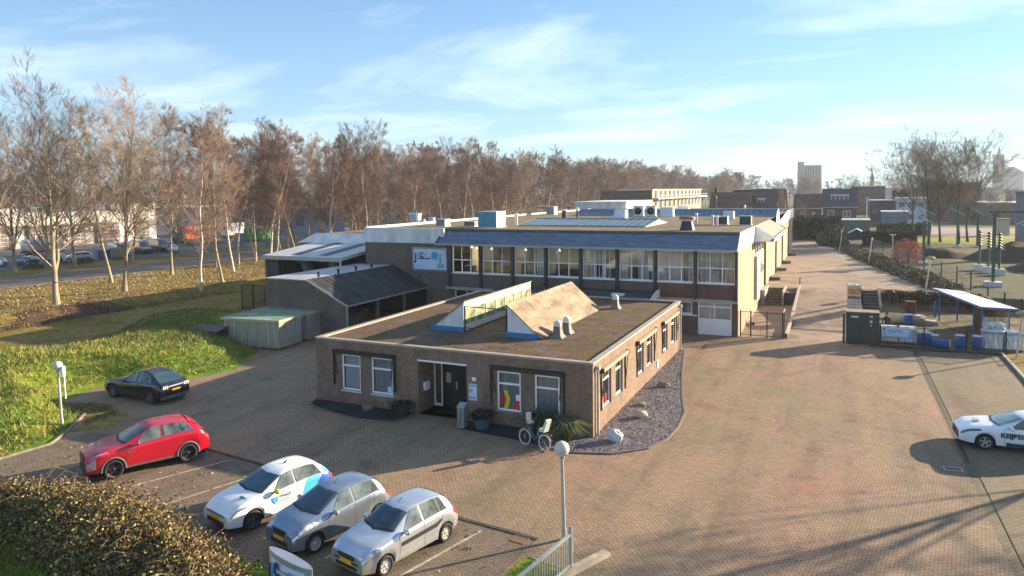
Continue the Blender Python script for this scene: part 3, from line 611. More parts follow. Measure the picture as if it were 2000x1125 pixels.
# posts and window bays
for k in range(9):
    x=-21+3*k+(.0 if k<8 else -.03)
    g=MB(); g.box(x-.10,x+.10,24.10,24.39,2.66,6.36); Bd.p('post',g,DKT)
g=MB(); g.box(-21.3,-2.9,24.02,24.39,2.48,2.66); g.box(-2.9,MX1+.02,24.15,24.39,2.48,2.70); Bd.p('string_course',g,[LINT])
def BL(x,y,z): return (x+13,y-50,z)
for k,(a,b,c,d) in enumerate(ops):
    w=b-a; h=d-c
    window(Bd.o,BL(a,24.44,c),0,w,h,bars=(h*.47,),vbars=(w*.335,w*.665),fr=.07,sill=True,blind=[0,0,0,0,3,1,1,1][k],seed=30+k,back=False,boxes=((w*.335,w*.665,.03,h*.47+.02),))
    if k in (2,): 
        gg=MB()
        for i in range(5): gg.ob((a+w*.72+i*.14,24.62,c+h/2),(.06,.004,h-.2),.3)
        Bd.p('blind',gg,WH)
# rooms behind the upper windows
g=MB(); g.box(-21,3,28.4,28.5,3.6,6.4); g.box(-21,3,24.6,28.4,3.56,3.6,m=1); g.box(-21,3,24.6,28.4,6.36,6.40,m=2)
for x in (-18,-15,-9,-3): g.box(x-.05,x+.05,24.75,28.4,3.6,6.36)
for i in range(14): x=-20.5+i*1.65; g.box(x,x+.9,26+.6*(i%3),26.6+.6*(i%3),3.6,4.35+.3*(i%2),m=1)
Bd.p('room_interior',g,[ROOMW,DARKIN,mat('ceiling_grey',(.3,.29,.27),.9,.1)])
LAMP=emis('lamp_glow',(1,.82,.55),.9)
for x,y in ((-20.0,26.5),(-19.0,25.6),(-17.4,25.3),(-14.2,25.2),(-11.2,25.3)):
    g=MB(); g.lathe([(.03,6.3),(.04,6.0),(.12,5.95),(.12,5.9),(.01,5.9)],10,c=(x,y,0)); lo=Bd.p('ceiling_lamp_or_fill',g,LAMP)
g=MB(); g.box(-20.9,-18.1,26.2,26.9,6.30,6.355); Bd.p('ceiling_lamp_or_fill',g,emis('panel_glow',(1,.80,.5),14.0))
for x in (-16.5,-13.5,-10.5,-7.5,-4.5,-1.5,1.5):
    g=MB(); g.box(x-.6,x+.6,25.6,26.1,6.30,6.355); Bd.p('ceiling_lamp_or_fill',g,emis('fill_glow_cool',(.95,.96,1),3.0))  # unseen panels added to brighten the rooms and blinds behind the upper windows
# ground floor openings
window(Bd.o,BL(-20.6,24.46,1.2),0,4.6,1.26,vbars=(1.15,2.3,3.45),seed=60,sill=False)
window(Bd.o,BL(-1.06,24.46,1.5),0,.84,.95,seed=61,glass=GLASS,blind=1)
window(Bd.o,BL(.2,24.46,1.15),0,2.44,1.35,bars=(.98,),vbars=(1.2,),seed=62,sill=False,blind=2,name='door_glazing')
g=MB(); g.box(.2,2.64,24.47,24.53,.02,1.15); g.box(1.38,1.44,24.455,24.47,.05,1.15); dd=Bd.p('double_door',g,WH)
g=MB(); g.box(-1.12,.14,24.36,24.40,1.38,1.46); Bd.p('sill',g,WH)
g=MB(); g.box(-1.12,.16,24.385,24.40,1.46,2.47,m=0); g.box(-.20,.16,24.37,24.385,1.46,2.47,m=0)
# side bay with mansard roof
g=MB(); g.quad((3.10,35.05,7.66),(3.10,49.5,7.66),(4.72,49.5,6.66),(4.72,35.05,6.66)); Bd.p('side_bay_roof',g,mat('bay_tan_roof',(.30,.235,.19),.8,.15,1.5))
g=MB(); g.extr([(3.16,35.0,7.68),(4.75,35.0,6.70),(4.3,35.0,6.34),(3.09,35.0,6.28)],(0,.05,0)); g.box(3.1,4.72,35.1,49.5,6.30,6.34); g.box(4.66,4.74,35.1,49.5,6.34,6.66); Bd.p('side_bay_fascia',g,WH)
g=MB(); g.bar((4.75,35.0,6.72),(4.75,49.6,6.72),.07); g.bar((3.14,49.55,7.70),(4.75,49.55,6.72),.08); Bd.p('side_bay_trim',g,BLK)
for i,y in enumerate((35.65,37.9,40.1,42.2)):
    window(Bd.o,BL(3.02,y,4.95),math.pi/2,1.7,1.25,seed=70+i,sill=True,fm=WH)
g=MB(); g.box(3.09,3.35,35.3,37.6,1.2,5.0); Bd.p('side_panel',g,mat('pale_side_panel',(.55,.56,.50),.6,.15,2))
for y in (44.6,58.2,68.5,80.8):
    g=MB(); g.box(3.09,3.24,y-.14,y+.14,(0.05 if y<45 else 1.14),6.3 if y<45 else 5.4); Bd.p('downpipe',g,mat('dark_brown_pipe',(.06,.035,.03),.6,.2))
g=MB(); g.box(3.09,3.5,38.2,39.3,3.3,4.1); g.box(3.5,3.52,38.35,39.15,3.4,4.0,m=1); Bd.p('air_conditioner',g,[GALV,BLK])
for y in (50.5,60,69,81):
    g=MB(); g.box(3.09,4.2,y,y+1.5,1.12,1.40); g.box(3.09,4.3,y-.1,y+1.6,1.40,1.47); Bd.p('side_hatch',g,mat('hatch_brown',(.16,.12,.09),.8,.2))
g=MB(); g.extr([(3.09,57.5,6.3),(3.09,64.5,6.3),(3.09,61.8,8.5),(3.09,59.2,7.9)],(.06,0,0)); g.extr([(3.09,49.6,6.3),(3.09,57.5,6.3),(3.09,57.5,7.0),(3.09,49.6,7.75)],(.06,0,0)); g.extr([(3.09,64.5,6.3),(3.09,92.3,6.3),(3.09,92.3,7.75),(3.09,79,7.75),(3.09,64.5,6.9)],(.06,0,0)); Bd.p('end_gable',g,WH)
# roof skylights
def ridge(x0,x1,y0,ym,y1,zt,n,lab):
    t=T('roof_skylight',lab,'skylight',((x0+x1)/2,y0,7.58))
    g=MB()
    for i in range(n+1):
        x=x0+(x1-x0)*i/n; g.bar((x,y0,7.655),(x,ym,zt-.01),.045,.012)
    g.bar((x0,y0,7.66),(x1,y0,7.66),.10); g.bar((x0,ym,zt),(x1,ym,zt),.12); f=t.p('frame',g,mat('skylight_frame',(.26,.31,.33),.5,.1))
    g=MB(); g.quad((x0,y0+.02,7.64),(x1,y0+.02,7.64),(x1,ym,zt-.03),(x0,ym,zt-.03)); t.p('glazing',g,GLASSB)
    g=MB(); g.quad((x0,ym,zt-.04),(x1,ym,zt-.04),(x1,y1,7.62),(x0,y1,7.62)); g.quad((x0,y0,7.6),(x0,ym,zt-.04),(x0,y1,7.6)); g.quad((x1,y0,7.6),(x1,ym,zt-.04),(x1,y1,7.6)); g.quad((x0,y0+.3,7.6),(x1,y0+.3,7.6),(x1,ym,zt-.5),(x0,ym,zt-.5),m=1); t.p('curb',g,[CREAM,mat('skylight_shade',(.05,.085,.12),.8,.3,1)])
ridge(-18.3,-5.8,32.4,37.6,41.5,8.12,18,'near ridge skylight of tilted blue panes with a cream end wedge')
ridge(-22.0,3.0,59.4,61.6,64.0,8.4,34,'long far ridge skylight running across the whole roof')
GB=mat('blue_unit_paint',(.05,.26,.38),.5,.15,2)
def rbox(x,y,w,d,h,m1,m2,lab,z=7.58,name='roof_unit',cat='roof unit',grp=None):
    t=thing(name,lab,cat,(x,y,z),0,grp); g=MB(); g.box(-w/2,w/2,-d/2,d/2,.06,h); g.v; 
    g.m[2]=1  # camera side face takes the second, darker colour
    g.build('casing',[m1,m2],t); g=MB(); g.box(-w/2-.06,w/2+.06,-d/2-.06,d/2+.06,0,.07); g.build('foot',GALV,t); g=MB(); g.box(-w/2-.03,w/2+.03,-d/2-.03,d/2+.03,h,h+.04); g.build('lid',GALV,t); return t
rbox(-19.6,29.8,1.9,1.9,1.45,WH,GB,'large blue and white box unit on the near left of the roof')
rbox(-25.3,30.6,1.0,1.0,.66,WH,mat('unit_slate',(.16,.20,.25),.5,.1),'small grey box vent at the left of the roof')
rbox(-22.2,30.6,1.1,.8,.45,mat('unit_brown',(.20,.17,.15),.7,.2),mat('unit_brown2',(.16,.14,.13),.7,.2),'flat brown vent box left of the blue unit')
rbox(-27.3,64.5,1.2,1.2,1.1,WH,mat('unit_slate2',(.20,.25,.32),.5,.1),'small grey box vent far along the left roof edge')
rbox(-13.3,51,1.3,1.2,1.0,WH,PALEB,'pale blue box vent behind the near ridge skylight')
rbox(-.2,38.7,1.2,1.0,.75,WH,mat('unit_green',(.02,.05,.05),.5,.1),'dark fronted box vent beside the flue cluster')
rbox(2.0,38.4,1.0,.9,.8,GREY,mat('unit_green2',(.02,.06,.055),.5,.1),'dark green fronted box vent near the right roof end')
rbox(-1.4,52.6,1.1,1.0,.8,WH,PALEB,'pale blue box vent before the far ridge skylight')
rbox(-8.8,64.9,1.4,1.2,1.15,WH,PALEB,'pale box vent rising behind the far ridge skylight')
for i,x in enumerate((-13.2,-11.6)):
    t=rbox(x,58.6,1.25,.6,1.3,WH,WHD,('left' if i==0 else 'right')+' one of the two round fan units before the far skylight',name='fan_unit',cat='fan unit')
    g=MB(); g.lathe([(.02,0),(.42,0),(.46,-.03),(.02,-.03)],16,c=(0,-.34,.68),axis='Y'); g.build('fan_grille',DKT,t)
rbox(-9.6,58.6,1.6,.8,1.1,WH,PALEB,'wide pale unit right of the two fan units')
t=thing('roof_ventilator','big round ventilator with a red brown cap on a dark base','roof ventilator',(-1.4,28.6,7.58)); g=MB()
v=[]
for s,z in ((.52,0),(.36,.72)):
    for a,b in ((-1,-1),(1,-1),(1,1),(-1,1)): v.append((a*s,b*s,z))
g.add(v,[(k,(k+1)%4,4+(k+1)%4,4+k) for k in range(4)]+[(4,5,6,7)]); g.build('base',DKT,t)
g=MB(); g.lathe([(.1,.7),(.42,.74),(.60,.84),(.58,.9),(.3,.93)],18,m=1); g.lathe([(.40,.90),(.66,.92),(.68,1.0),(.5,1.12),(.02,1.16)],18,m=0); g.build('cap',[mat('rusty_cap',(.33,.12,.08),.6,.2,6),WHD],t)
for x,y,h,r,lab in ((-18.2,32.2,1.2,.16,'white flue pipe right of the blue and white unit'),(-4.9,66.0,2.5,.10,'tall dark flue standing behind the far skylight'),(-2.1,36.5,1.15,.11,'pale flue at the left of the flue cluster'),(-.7,36.6,.95,.14,'capped flue in the middle of the flue cluster'),(-.4,37.3,.9,.12,'short pale flue right of the flue cluster'),(-1.0,64,1.3,.10,'thin flue over the right part of the far skylight'),(-20.2,50.6,1.1,.3,'squat black cowl at the left end of the near skylight'),(-19.2,52.4,1.3,.12,'pale flue beside the squat black cowl')):
    t=thing('flue',lab,'flue',(x,y,7.58)); g=MB(); g.cyl(0,0,0,h*.82,r,n=12); g.build('pipe',DKT if 'dark' in lab or 'black' in lab else GALV,t)
    g=MB(); g.cyl(0,0,h*.86,h,r*1.5,r*.9,n=12); g.cyl(0,0,h*.8,h*.86,r*1.1,n=12); g.build('cap',WHD if 'dark' not in lab else DKT,t)
# twin dust ducts beyond the left edge
for x,y,h,r,lab in ((-33.2,38,8.6,.75,'fat pale dust collector pipe rising beyond the left roof edge'),(-33.6,42.2,8.0,.42,'thin bent duct beside the fat pale pipe')):
    t=thing('dust_duct',lab,'duct',(x,y,0)); g=MB(); g.lathe([(r,0),(r,h-1.6),(r*.75,h-1.3),(r,h),(r*.95,h),(r*.7,h-.6)],16); g.build('pipe',mat('pale_green_metal',(.42,.50,.47),.45,.15,2),t)
    g=MB(); g.tube([(r*.8,0,h-1.2),(r*1.6,-.3,h-.9),(r*2.0,-.5,h-1.7)],r*.45,10); g.build('elbow',GALV,t)

# ================= wall sign
def signface(parent,w,h,ox,oy,oz,rot,full=True,shear=0):
    """printed board artwork in local x,z at y=oy; parent local"""
    def L(x,z,d=.012): return (ox+x,oy-d,oz+z)
    P=[]
    def tx(s,x,z,sz,m,b=0,sx=1): o=text(s,sz,m,parent,L(x,z),(math.pi/2,0,0),bold=b,sx=sx); return o
    tx('J',.04*w,.44*h,.46*h,NAVY,.03*h,.75); tx('F.',.12*w,.62*h,.24*h,CYAN,.016*h,.75); tx('C.',.20*w,.60*h,.31*h,NAVY,.024*h,.62)
    tx('JOB',.30*w,.79*h,.07*h,GREYP,0,.8); tx('FACILITIES',.30*w,.71*h,.07*h,GREYP,0,.8); tx('CENTER',.30*w,.63*h,.07*h,GREYP,0,.8)
    tx('re-education center',.115*w,.505*h,.115*h,NAVY,.007*h,.82)
    g=MB(); c=(ox+.66*w,oz+.68*h); r=.105*w
    g.extr([(c[0]+r*math.cos(a*math.pi/12),oy-.010,c[1]+r*1.05*math.sin(a*math.pi/12)) for a in range(24)],(0,.003,0)); g.extr([L(.66*w,.56*h,.009),L(.74*w,.62*h,.009),L(.755*w,.44*h,.009)],(0,.003,0)); g.build('speech_balloon',CYAN,parent)
    g=MB()  # person with raised arms, printed in teal tones
    for pl in ([(.80,.62),(.86,.62),(.875,.30),(.865,.08),(.80,.08),(.795,.35)],[(.80,.60),(.765,.80),(.78,.81),(.82,.64)],[(.86,.62),(.90,.80),(.885,.81),(.845,.64)],[(.74,.30),(.79,.30),(.80,.08),(.72,.08)],[(.88,.30),(.95,.28),(.95,.08),(.87,.08)]):
        g.extr([L(x*w,z*h,.008) for x,z in pl],(0,.003,0))
    g.extr([(ox+w*(.83+.022*math.cos(a*math.pi/6)),oy-.008,oz+h*(.70+.045*math.sin(a*math.pi/6))) for a in range(12)],(0,.003,0)); g.build('printed_figure',TEAL,parent)
    if full: tx('samen aan de slag',.07*w,.17*h,.095*h,mat('pale_teal_text',(.25,.55,.62),.5,0),0,1.05)
    else:
        tx('re-integratie',.05*w,.40*h,.06*h,GREYP); tx('opleiding en werk',.05*w,.32*h,.06*h,GREYP)
Sg=thing('wall_sign','white and blue framed company board on the brick wall left of the window row','sign',(-24.85,24.38,3.93))
g=MB(); w_,h_=3.55,2.08
g.box(0,w_,-.07,0,0,.09); g.box(0,w_,-.07,0,h_-.09,h_); g.box(0,.09,-.07,0,.09,h_-.09); g.box(w_-.09,w_,-.07,0,.09,h_-.09); g.box(.05,w_-.05,-.075,-.07,.05,.09,m=1); g.build('frame',[GREY,NAVY],Sg)
g=MB(); g.box(.13,w_-.13,-.05,-.01,.13,h_-.13); g.build('board',mat('board_pale',(.55,.68,.85),.4,.05,1),Sg)
signface(Sg,w_-.26,h_-.26,.13,-.05,.13,0)
# info board beside the door
Si=thing('door_sign','small white notice board with a red stripe on the brick beside the front door','sign',(-6.12,-.01,1.02)); g=MB(); g.box(0,.42,-.03,0,0,.78); g.build('board',PALEB,Si)
text('WELKOM',.095,NAVY,Si,(.03,-.035,.66),(math.pi/2,0,0),sx=.9); text('receptie',.07,GREYP,Si,(.03,-.035,.52),(math.pi/2,0,0)); text('bezoekers',.06,GREYP,Si,(.03,-.035,.33),(math.pi/2,0,0))
g=MB(); g.box(.0,.20,-.036,-.031,.42,.48); g.build('stripe',mat('magenta_vinyl',(.45,.03,.16),.5,0),Si); g=MB(); g.box(.04,.16,-.036,-.031,.06,.20); g.box(.2,.34,-.036,-.031,.06,.16); g.build('pictogram',TEAL,Si)
# ================= vehicles
def interp(P,x):
    if x<=P[0][0]: return P[0][1]
    for (a,ya),(b,yb) in zip(P,P[1:]):
        if x<=b:
            t=(x-a)/(b-a); return ya+(yb-ya)*t
    return P[-1][1]
def smooth(P,x,w=.09):
    return sum(interp(P,x+d*w)*k for d,k in ((-2,.1),(-1,.22),(0,.36),(1,.22),(2,.1)))
TYRE=mat('tyre_rubber',(.022,.022,.023),.85,.2,8); HUBD=mat('wheel_well_dark',(.008,.008,.009),.9,0)
CARGL=mat('car_glass',(.008,.035,.05),.03,.3,1.2,spec=1.0,coat=1)  # blue green of the mirrored sky is mixed into this base colour
CARGLT=mat('car_screen_sky_teal',(.015,.075,.09),.05,.3,1.2,spec=.9,coat=.6)  # stronger teal: sky reflection put into the base colour
CARGLB=mat('car_side_glass',(.03,.045,.042),.06,.6,1.6,spec=.8,coat=.5,c2=(.13,.16,.145))
TRIMB=mat('trim_black',(.02,.02,.022),.5,0); CLAD=mat('grey_cladding',(.12,.115,.11),.7,.1,3)
LENS=mat('lamp_lens',(.22,.27,.33),.10,.8,9,coat=.8,c2=(.75,.78,.8)); TAIL=mat('tail_lens',(.55,.01,.02),.2,.1,4,coat=.5)
CHR=mat('chrome',(.75,.75,.75),.18,0,metal=1); SEAM=mat('seam_dark',(.05,.05,.05),.7,0)
SEAT=mat('seat_cloth',(.05,.055,.06),.9,.3,3)
def carpaint(n,c,metal=.0,rough=.28): return mat('paint_'+n,c,rough,.03,1.2,metal=metal,coat=.8)
class Car:
    def __init__(s,label,cat,name,loc,heading,L,W,wb,fo,top,belt,paint,wr=.31,zlow=.24,ww=None,tum=.30,group=None,nose=.17,tailr=.13):
        s.L,s.W,s.wb,s.fo,s.top,s.belt,s.wr,s.zl,s.tum,s.nose,s.tailr=L,W,wb,fo,top,belt,wr,zlow,tum,nose,tailr
        s.o=thing(name,label,cat,loc,heading,group); s.x0=fo+wb/2  # local x forward; s (from nose) -> x = x0 - s
        s.paint=paint; st=set(np.linspace(0,L,54).tolist()+[.03,.07,.13,.2,L-.03,L-.08,L-.15])
        for c in (fo,fo+wb):
            r=wr+.055
            for k in range(13): st.add(c-r*math.cos(math.pi*k/12))
            st.add(c-r-.01); st.add(c+r+.01)
        s.st=sorted(v for v in st if 0<=v<=L); s.body()
    def hw(s,x):
        a=1-s.nose*max(0,1-x/.75)**2.3; b=1-s.tailr*max(0,1-(s.L-x)/.6)**2.3
        return s.W/2*a*b
    def low(s,x):
        z=s.zl+.05*max(0,1-x/.4)+.08*max(0,1-(s.L-x)/.5)
        for c in (s.fo,s.fo+s.wb):
            r=s.wr+.055
            if abs(x-c)<=r: z=max(z,s.wr+math.sqrt(max(0,r*r-(x-c)**2)))
        return z
    def ctrl(s,x):
        w=s.hw(x); zb=smooth(s.belt,x); zt=max(smooth(s.top,x),zb+.012); ze=smooth(s.top,max(0,x-.10)) if x<s.L*.5 else smooth(s.top,min(s.L,x+.06)); ze=max(min(zt,ze),zb+.008); zl=s.low(x)
        gh=ze-zb; wr=w*.93-min(.10,.05+gh*.2)-gh*s.tum; zr=zb+gh*.93
        c=[(w*.95,zl),(w*1.0,max(zl+.02,zl+(zb-zl)*.35)),(w*.995,max(zl+.04,zb-.10)),(w*.95,zb)]
        a=Vector((w*.95,zb)); b=Vector((wr,zr)); 
        c+= [tuple(a.lerp(b,.10)),tuple(a.lerp(b,.90)),(wr,zr+.0),(wr*.72,zt-(zt-zr)*.25),(0,zt)]
        return c
    def S(s,x,u):
        """u in [0,9]: quadratic B-spline over the section"""
        C=s.ctrl(x); C=[C[0]]+C+[C[-1]]; n=len(C)-2; u=max(0,min(n-1e-6,u)); i=int(u); t=u-i
        a,b,c=C[i],C[i+1],C[i+2]; k0,k1,k2=.5*(1-t)**2,.5+t*(1-t),.5*t*t
        return Vector((s.x0-x, a[0]*k0+b[0]*k1+c[0]*k2, a[1]*k0+b[1]*k1+c[1]*k2))
    def body(s):
        US=[0]+[i/3 for i in range(1,27)]+[9-1e-6]; n=len(US); v=[];f=[]
        for x in s.st:
            row=[s.S(x,u) for u in US]; v+=row+[Vector((p.x,-p.y,p.z)) for p in row[-2::-1]]
        w=2*n-1
        for i in range(len(s.st)-1):
            for k in range(w-1): a=i*w+k; f.append((a,a+1,a+w+1,a+w))
        g=MB(); g.add(v,f,0,True)
        for base in (0,(len(s.st)-1)*w): g.add(v[base:base+w],[tuple(range(w))],0,False)
        s.bo=g.build('body',s.paint,s.o)
        g=MB(); g.box(s.x0-s.L+.12,s.x0-.12,-s.W/2+.24,s.W/2-.24,.17,.62); g.box(s.x0-s.L+.1,s.x0-.1,-s.W/2+.1,s.W/2-.1,.60,.64); g.build('underbody',HUBD,s.o)
    def patch(s,x0,x1,u0,u1,off=.006,nx=8,nu=4,side=1,x0b=None,x1b=None):
        """surface patch; front/rear edges may slant: x0,x1 at u0 and x0b,x1b at u1"""
        x0b=x0 if x0b is None else x0b; x1b=x1 if x1b is None else x1b; P=[]
        for j in range(nu+1):
            t=j/nu; u=u0+(u1-u0)*t
            for i in range(nx+1):
                a=x0+(x0b-x0)*t; b=x1+(x1b-x1)*t; x=a+(b-a)*i/nx
                p=s.S(x,u); dx=s.S(x+.02,u)-s.S(x-.02,u); du=s.S(x,min(9,u+.05))-s.S(x,u-.05); nn=dx.cross(du)
                if nn.length<1e-9: nn=Vector((0,0,1))
                nn.normalize()
                if nn.dot(Vector((0,p.y+1e-3,p.z-.5)))<0: nn=-nn
                p=p+nn*off; P.append((p.x,p.y*side,p.z))
        return P,[(j*(nx+1)+i,j*(nx+1)+i+1,(j+1)*(nx+1)+i+1,(j+1)*(nx+1)+i) for j in range(nu) for i in range(nx)]
    def add(s,name,m,specs,sides=(1,-1),parent=None,label=None):
        g=MB()
        for sp in specs:
            kw=dict(sp[4]) if len(sp)>4 else {}
            for sd in sides: P,F=s.patch(*sp[:4],side=sd,**kw); g.add(P,F,0,True)
        return g.build(name,m,parent or s.o,label=label)
    def screen(s,name,m,x0,x1,u0=6.3,x0c=None,x1c=None,parent=None):
        """glass across the whole width between stations x0..x1 (edge) and x0c..x1c (centre line)"""
        x0c=x0 if x0c is None else x0c; x1c=x1 if x1c is None else x1c
        g=MB()
        for sd in (1,-1): P,F=s.patch(x0,x1,u0,8.999,.006,8,8,sd,x0c,x1c); g.add(P,F,0,True)
        return g.build(name,m,parent or s.o)
    def wheels(s,rimm,spokes=5,dark=False,sw=.06,width=.205):
        for c in (s.fo,s.fo+s.wb):
            for sd in (1,-1):
                y=s.W/2-.125; r=s.wr; rim=r*.68; X=s.x0-c
                g=MB(); g.lathe([(.02,y*1.0-.05),(rim*.98,y-.05),(rim*.98,y-.02)],18,c=(0,0,0),axis='Y')
                g.v=[(p[0]+X,p[1]*sd,p[2]+r) for p in g.v]; wo=g.build('wheel',HUBD,s.o)
                g=MB(); h=width/2; g.lathe([(rim,-h),(r*.93,-h*1.0),(r*.99,-h*.7),(r,0),(r*.99,h*.7),(r*.93,h),(rim*1.02,h),(rim*.98,h*.55)],26,axis='Y')
                g.v=[(p[0]+X,p[1]+y*sd,p[2]+r) for p in g.v]; g.build('tyre',TYRE,wo)
                g=MB(); yy=.055; g.lathe([(rim*.99,yy-.05),(rim*1.0,yy+.02),(rim*.90,yy+.025),(rim*.88,yy-.03)],26,axis='Y',m=0); g.lathe([(0.001,yy+.02),(rim*.2,yy+.018),(rim*.24,yy-.01)],12,axis='Y')
                for k in range(spokes):
                    a=2*math.pi*k/spokes+.3; d=Vector((math.cos(a),0,math.sin(a))); q=Vector((-d.z,0,d.x))
                    A_=d*rim*.15+Vector((0,yy,0)); B_=d*rim*.92+Vector((0,yy+.008,0)); w0=sw*r/.31*.6; w1=sw*r/.31
                    g.add([A_-q*w0,A_+q*w0,B_+q*w1,B_-q*w1,A_-q*w0-Vector((0,.03,0)),A_+q*w0-Vector((0,.03,0)),B_+q*w1-Vector((0,.03,0)),B_-q*w1-Vector((0,.03,0))],[(0,1,2,3),(0,1,5,4),(2,3,7,6),(1,2,6,5),(3,0,4,7)])
                g.v=[(p[0]+X,(p[1]+y)*sd,p[2]+r) for p in g.v]; g.build('rim',rimm,wo)
    def mirror(s,x,m,z=None):
        for sd in (1,-1):
            p=s.S(x,4.1); g=MB(); g.ell((p.x+.02,(p.y+.13)*sd,p.z+.05),(.07,.13,.085),12,8); g.bar((p.x,(p.y-.03)*sd,p.z),(p.x+.01,(p.y+.08)*sd,p.z+.02),.05); g.build('wing_mirror',m,s.o)
    def arches(s,m,w=.06):
        for c in (s.fo,s.fo+s.wb):
            for sd in (1,-1):
                g=MB(); r=s.wr+.055; pts=[]
                for k in range(15):
                    a=math.pi*(k/14)*1.0; x=c-r*math.cos(a); p=s.S(x,.05); pts.append((p.x,(p.y+.012)*sd,max(p.z+.01,s.wr+r*math.sin(a)) if 0<k<14 else s.zl))
                g.tube(pts,w*.5,6); g.build('wheel_arch_trim',m,s.o)
    def plate(s,front=True,z=.42,x=None):
        g=MB(); X=(s.x0+.012 if front else s.x0-s.L-.012) if x is None else x; g.box(X-.008,X+.008,-.25,.25,z,z+.11); return g.build('number_plate',PLANKM,s.o)
def hatch(label,name,loc,heading,paint,**k):
    return Car(label,'car',name,loc,heading,paint=paint,**k)
def heading(fx,fy): return math.atan2(fy,fx)
def glaze(c,sc,rs,sw,teal=False,screenm=None):
    c.screen('cowl',TRIMB,sc[0]-.06,sc[0]+.004,6.0,sc[2]-.09,sc[2]+.004)
    for w in sw:
        for sd in (1,-1):
            g=MB(); P,F=c.patch(w[0]-.035,w[1]+.03,4.15,6.0,.003,8,4,sd,w[2]-.03,w[3]+.03); g.add(P,F,0,True); g.build('window_rubber',TRIMB,c.o)
    """sc: windscreen (edge x0,x1,centre x0,x1); rs: rear screen; sw: list of side windows (x0,x1,x0b,x1b)"""
    c.screen('windscreen',screenm or CARGL,sc[0],sc[1],6.25,sc[2],sc[3])
    if rs: c.screen('rear_window',CARGL,rs[0],rs[1],6.6,rs[2],rs[3])
    for w in sw:
        for sd in (1,-1):
            g=MB(); P,F=c.patch(w[0],w[1],4.25,5.9,.007,8,4,sd,w[2],w[3]); g.add(P,F,0,True); g.build('side_window',CARGLB,c.o)
# --- silver five door hatch nearest the lamp
def seams(c,xs,u0=.6,u1=4.0):
    for x in xs:
        for sd in (1,-1): c.add('door_seam',SEAM,[(x-.006,x+.006,u0,u1,{'off':.003,'nx':1,'nu':8})],(sd,))
SILV=carpaint('silver',(.60,.63,.67),.7,.24); SILG=carpaint('silver_grey',(.30,.36,.43),.7,.24); WHT=carpaint('white',(.80,.81,.82)); WHW=carpaint('white_van',(.74,.75,.76)); REDP=carpaint('red',(.52,.006,.025),.15,.25); BLKP=carpaint('black',(.010,.013,.020),.1,.18)
hd=heading(-.57,-2.34); ux,uy=math.cos(hd),math.sin(hd)
def place(fwx,fwy,h,W,wb):
    """ground centre of the car from the contact point of its left front tyre"""
    u=Vector((math.cos(h),math.sin(h))); l=Vector((-u.y,u.x)); p=Vector((fwx,fwy))-u*wb/2-l*(W/2-.05); return (p.x,p.y,0.006)
c=Car('silver five door hatchback nearest the lamp post, blue sky on its bonnet','car','parked_car',place(-1.88,-12.95,hd,1.66,2.46),hd,3.83,1.66,2.46,.76,
   [(0,.66),(.05,.80),(.25,.90),(.60,.98),(.98,1.03),(1.12,1.08),(1.78,1.43),(2.1,1.49),(2.9,1.49),(3.35,1.44),(3.62,1.16),(3.75,.95),(3.83,.70)],
   [(0,.60),(.25,.84),(.9,.92),(1.6,.95),(3.0,1.0),(3.6,.98),(3.83,.66)],SILV,wr=.29)
glaze(c,(1.28,1.86,1.04,1.74),(3.32,3.62,3.36,3.66),[(1.40,2.22,1.90,2.22),(2.34,2.98,2.34,2.92),(3.02,3.30,2.97,3.12)])
seams(c,(1.28,2.28,3.04)); c.wheels(mat('wheelcover_beige',(.52,.49,.44),.35,.1,metal=.4),7,sw=.05); c.mirror(1.5,SILV)
c.add('side_moulding',TRIMB,[(1.35,3.0,1.9,2.25,{'off':.012})],(1,)); c.add('side_moulding',TRIMB,[(1.35,3.0,1.9,2.25,{'off':.012})],(-1,)); c.add('headlight',LENS,[(.06,.74,2.9,4.9,{'off':.008,'x0b':.18,'x1b':.50})],(1,)); c.add('headlight',LENS,[(.06,.74,2.9,4.9,{'off':.008,'x0b':.18,'x1b':.50})],(-1,))
for sd in (1,-1): c.add('tail_light',TAIL,[(3.55,3.82,2.6,4.2,{'off':.008})],(sd,))
g=MB(); X=c.x0; g.box(X-.02,X+.015,-.36,.36,.60,.72); g.box(X-.02,X+.02,-.5,.5,.50,.545); g.box(X-.02,X+.012,-.45,.45,.33,.42); g.build('grille',TRIMB,c.o); g=MB(); g.box(X-.01,X+.022,-.34,.34,.65,.665); g.build('grille_bar',CHR,c.o)
c.plate(True,.47,X+.03); g=MB(); g.bar((c.x0-1.95,.0,1.49),(c.x0-2.15,0,1.58),.014); g.build('aerial',TRIMB,c.o)
# --- silver grey hatch in the middle
c=Car('silver grey hatchback parked between the white car and the nearest silver hatchback','car','parked_car',place(-4.55,-12.75,hd,1.70,2.46),hd,3.78,1.70,2.46,.72,
   [(0,.66),(.05,.80),(.22,.92),(.55,1.02),(.85,1.07),(1.72,1.47),(2.1,1.53),(2.9,1.52),(3.3,1.46),(3.58,1.15),(3.72,.95),(3.78,.68)],
   [(0,.60),(.25,.86),(.9,.95),(1.6,.98),(3.0,1.06),(3.55,1.02),(3.78,.66)],SILG,wr=.30)
glaze(c,(1.02,1.82,.84,1.68),(3.28,3.58,3.32,3.62),[(1.30,2.16,1.84,2.16),(2.28,2.94,2.28,2.84),(2.98,3.28,2.88,3.08)])
seams(c,(1.2,2.22,3.0)); c.wheels(mat('alloy_silver',(.55,.55,.55),.3,.05,metal=.6),5,sw=.085); c.mirror(1.42,carpaint('mirror_blue_grey',(.30,.36,.44),.3))
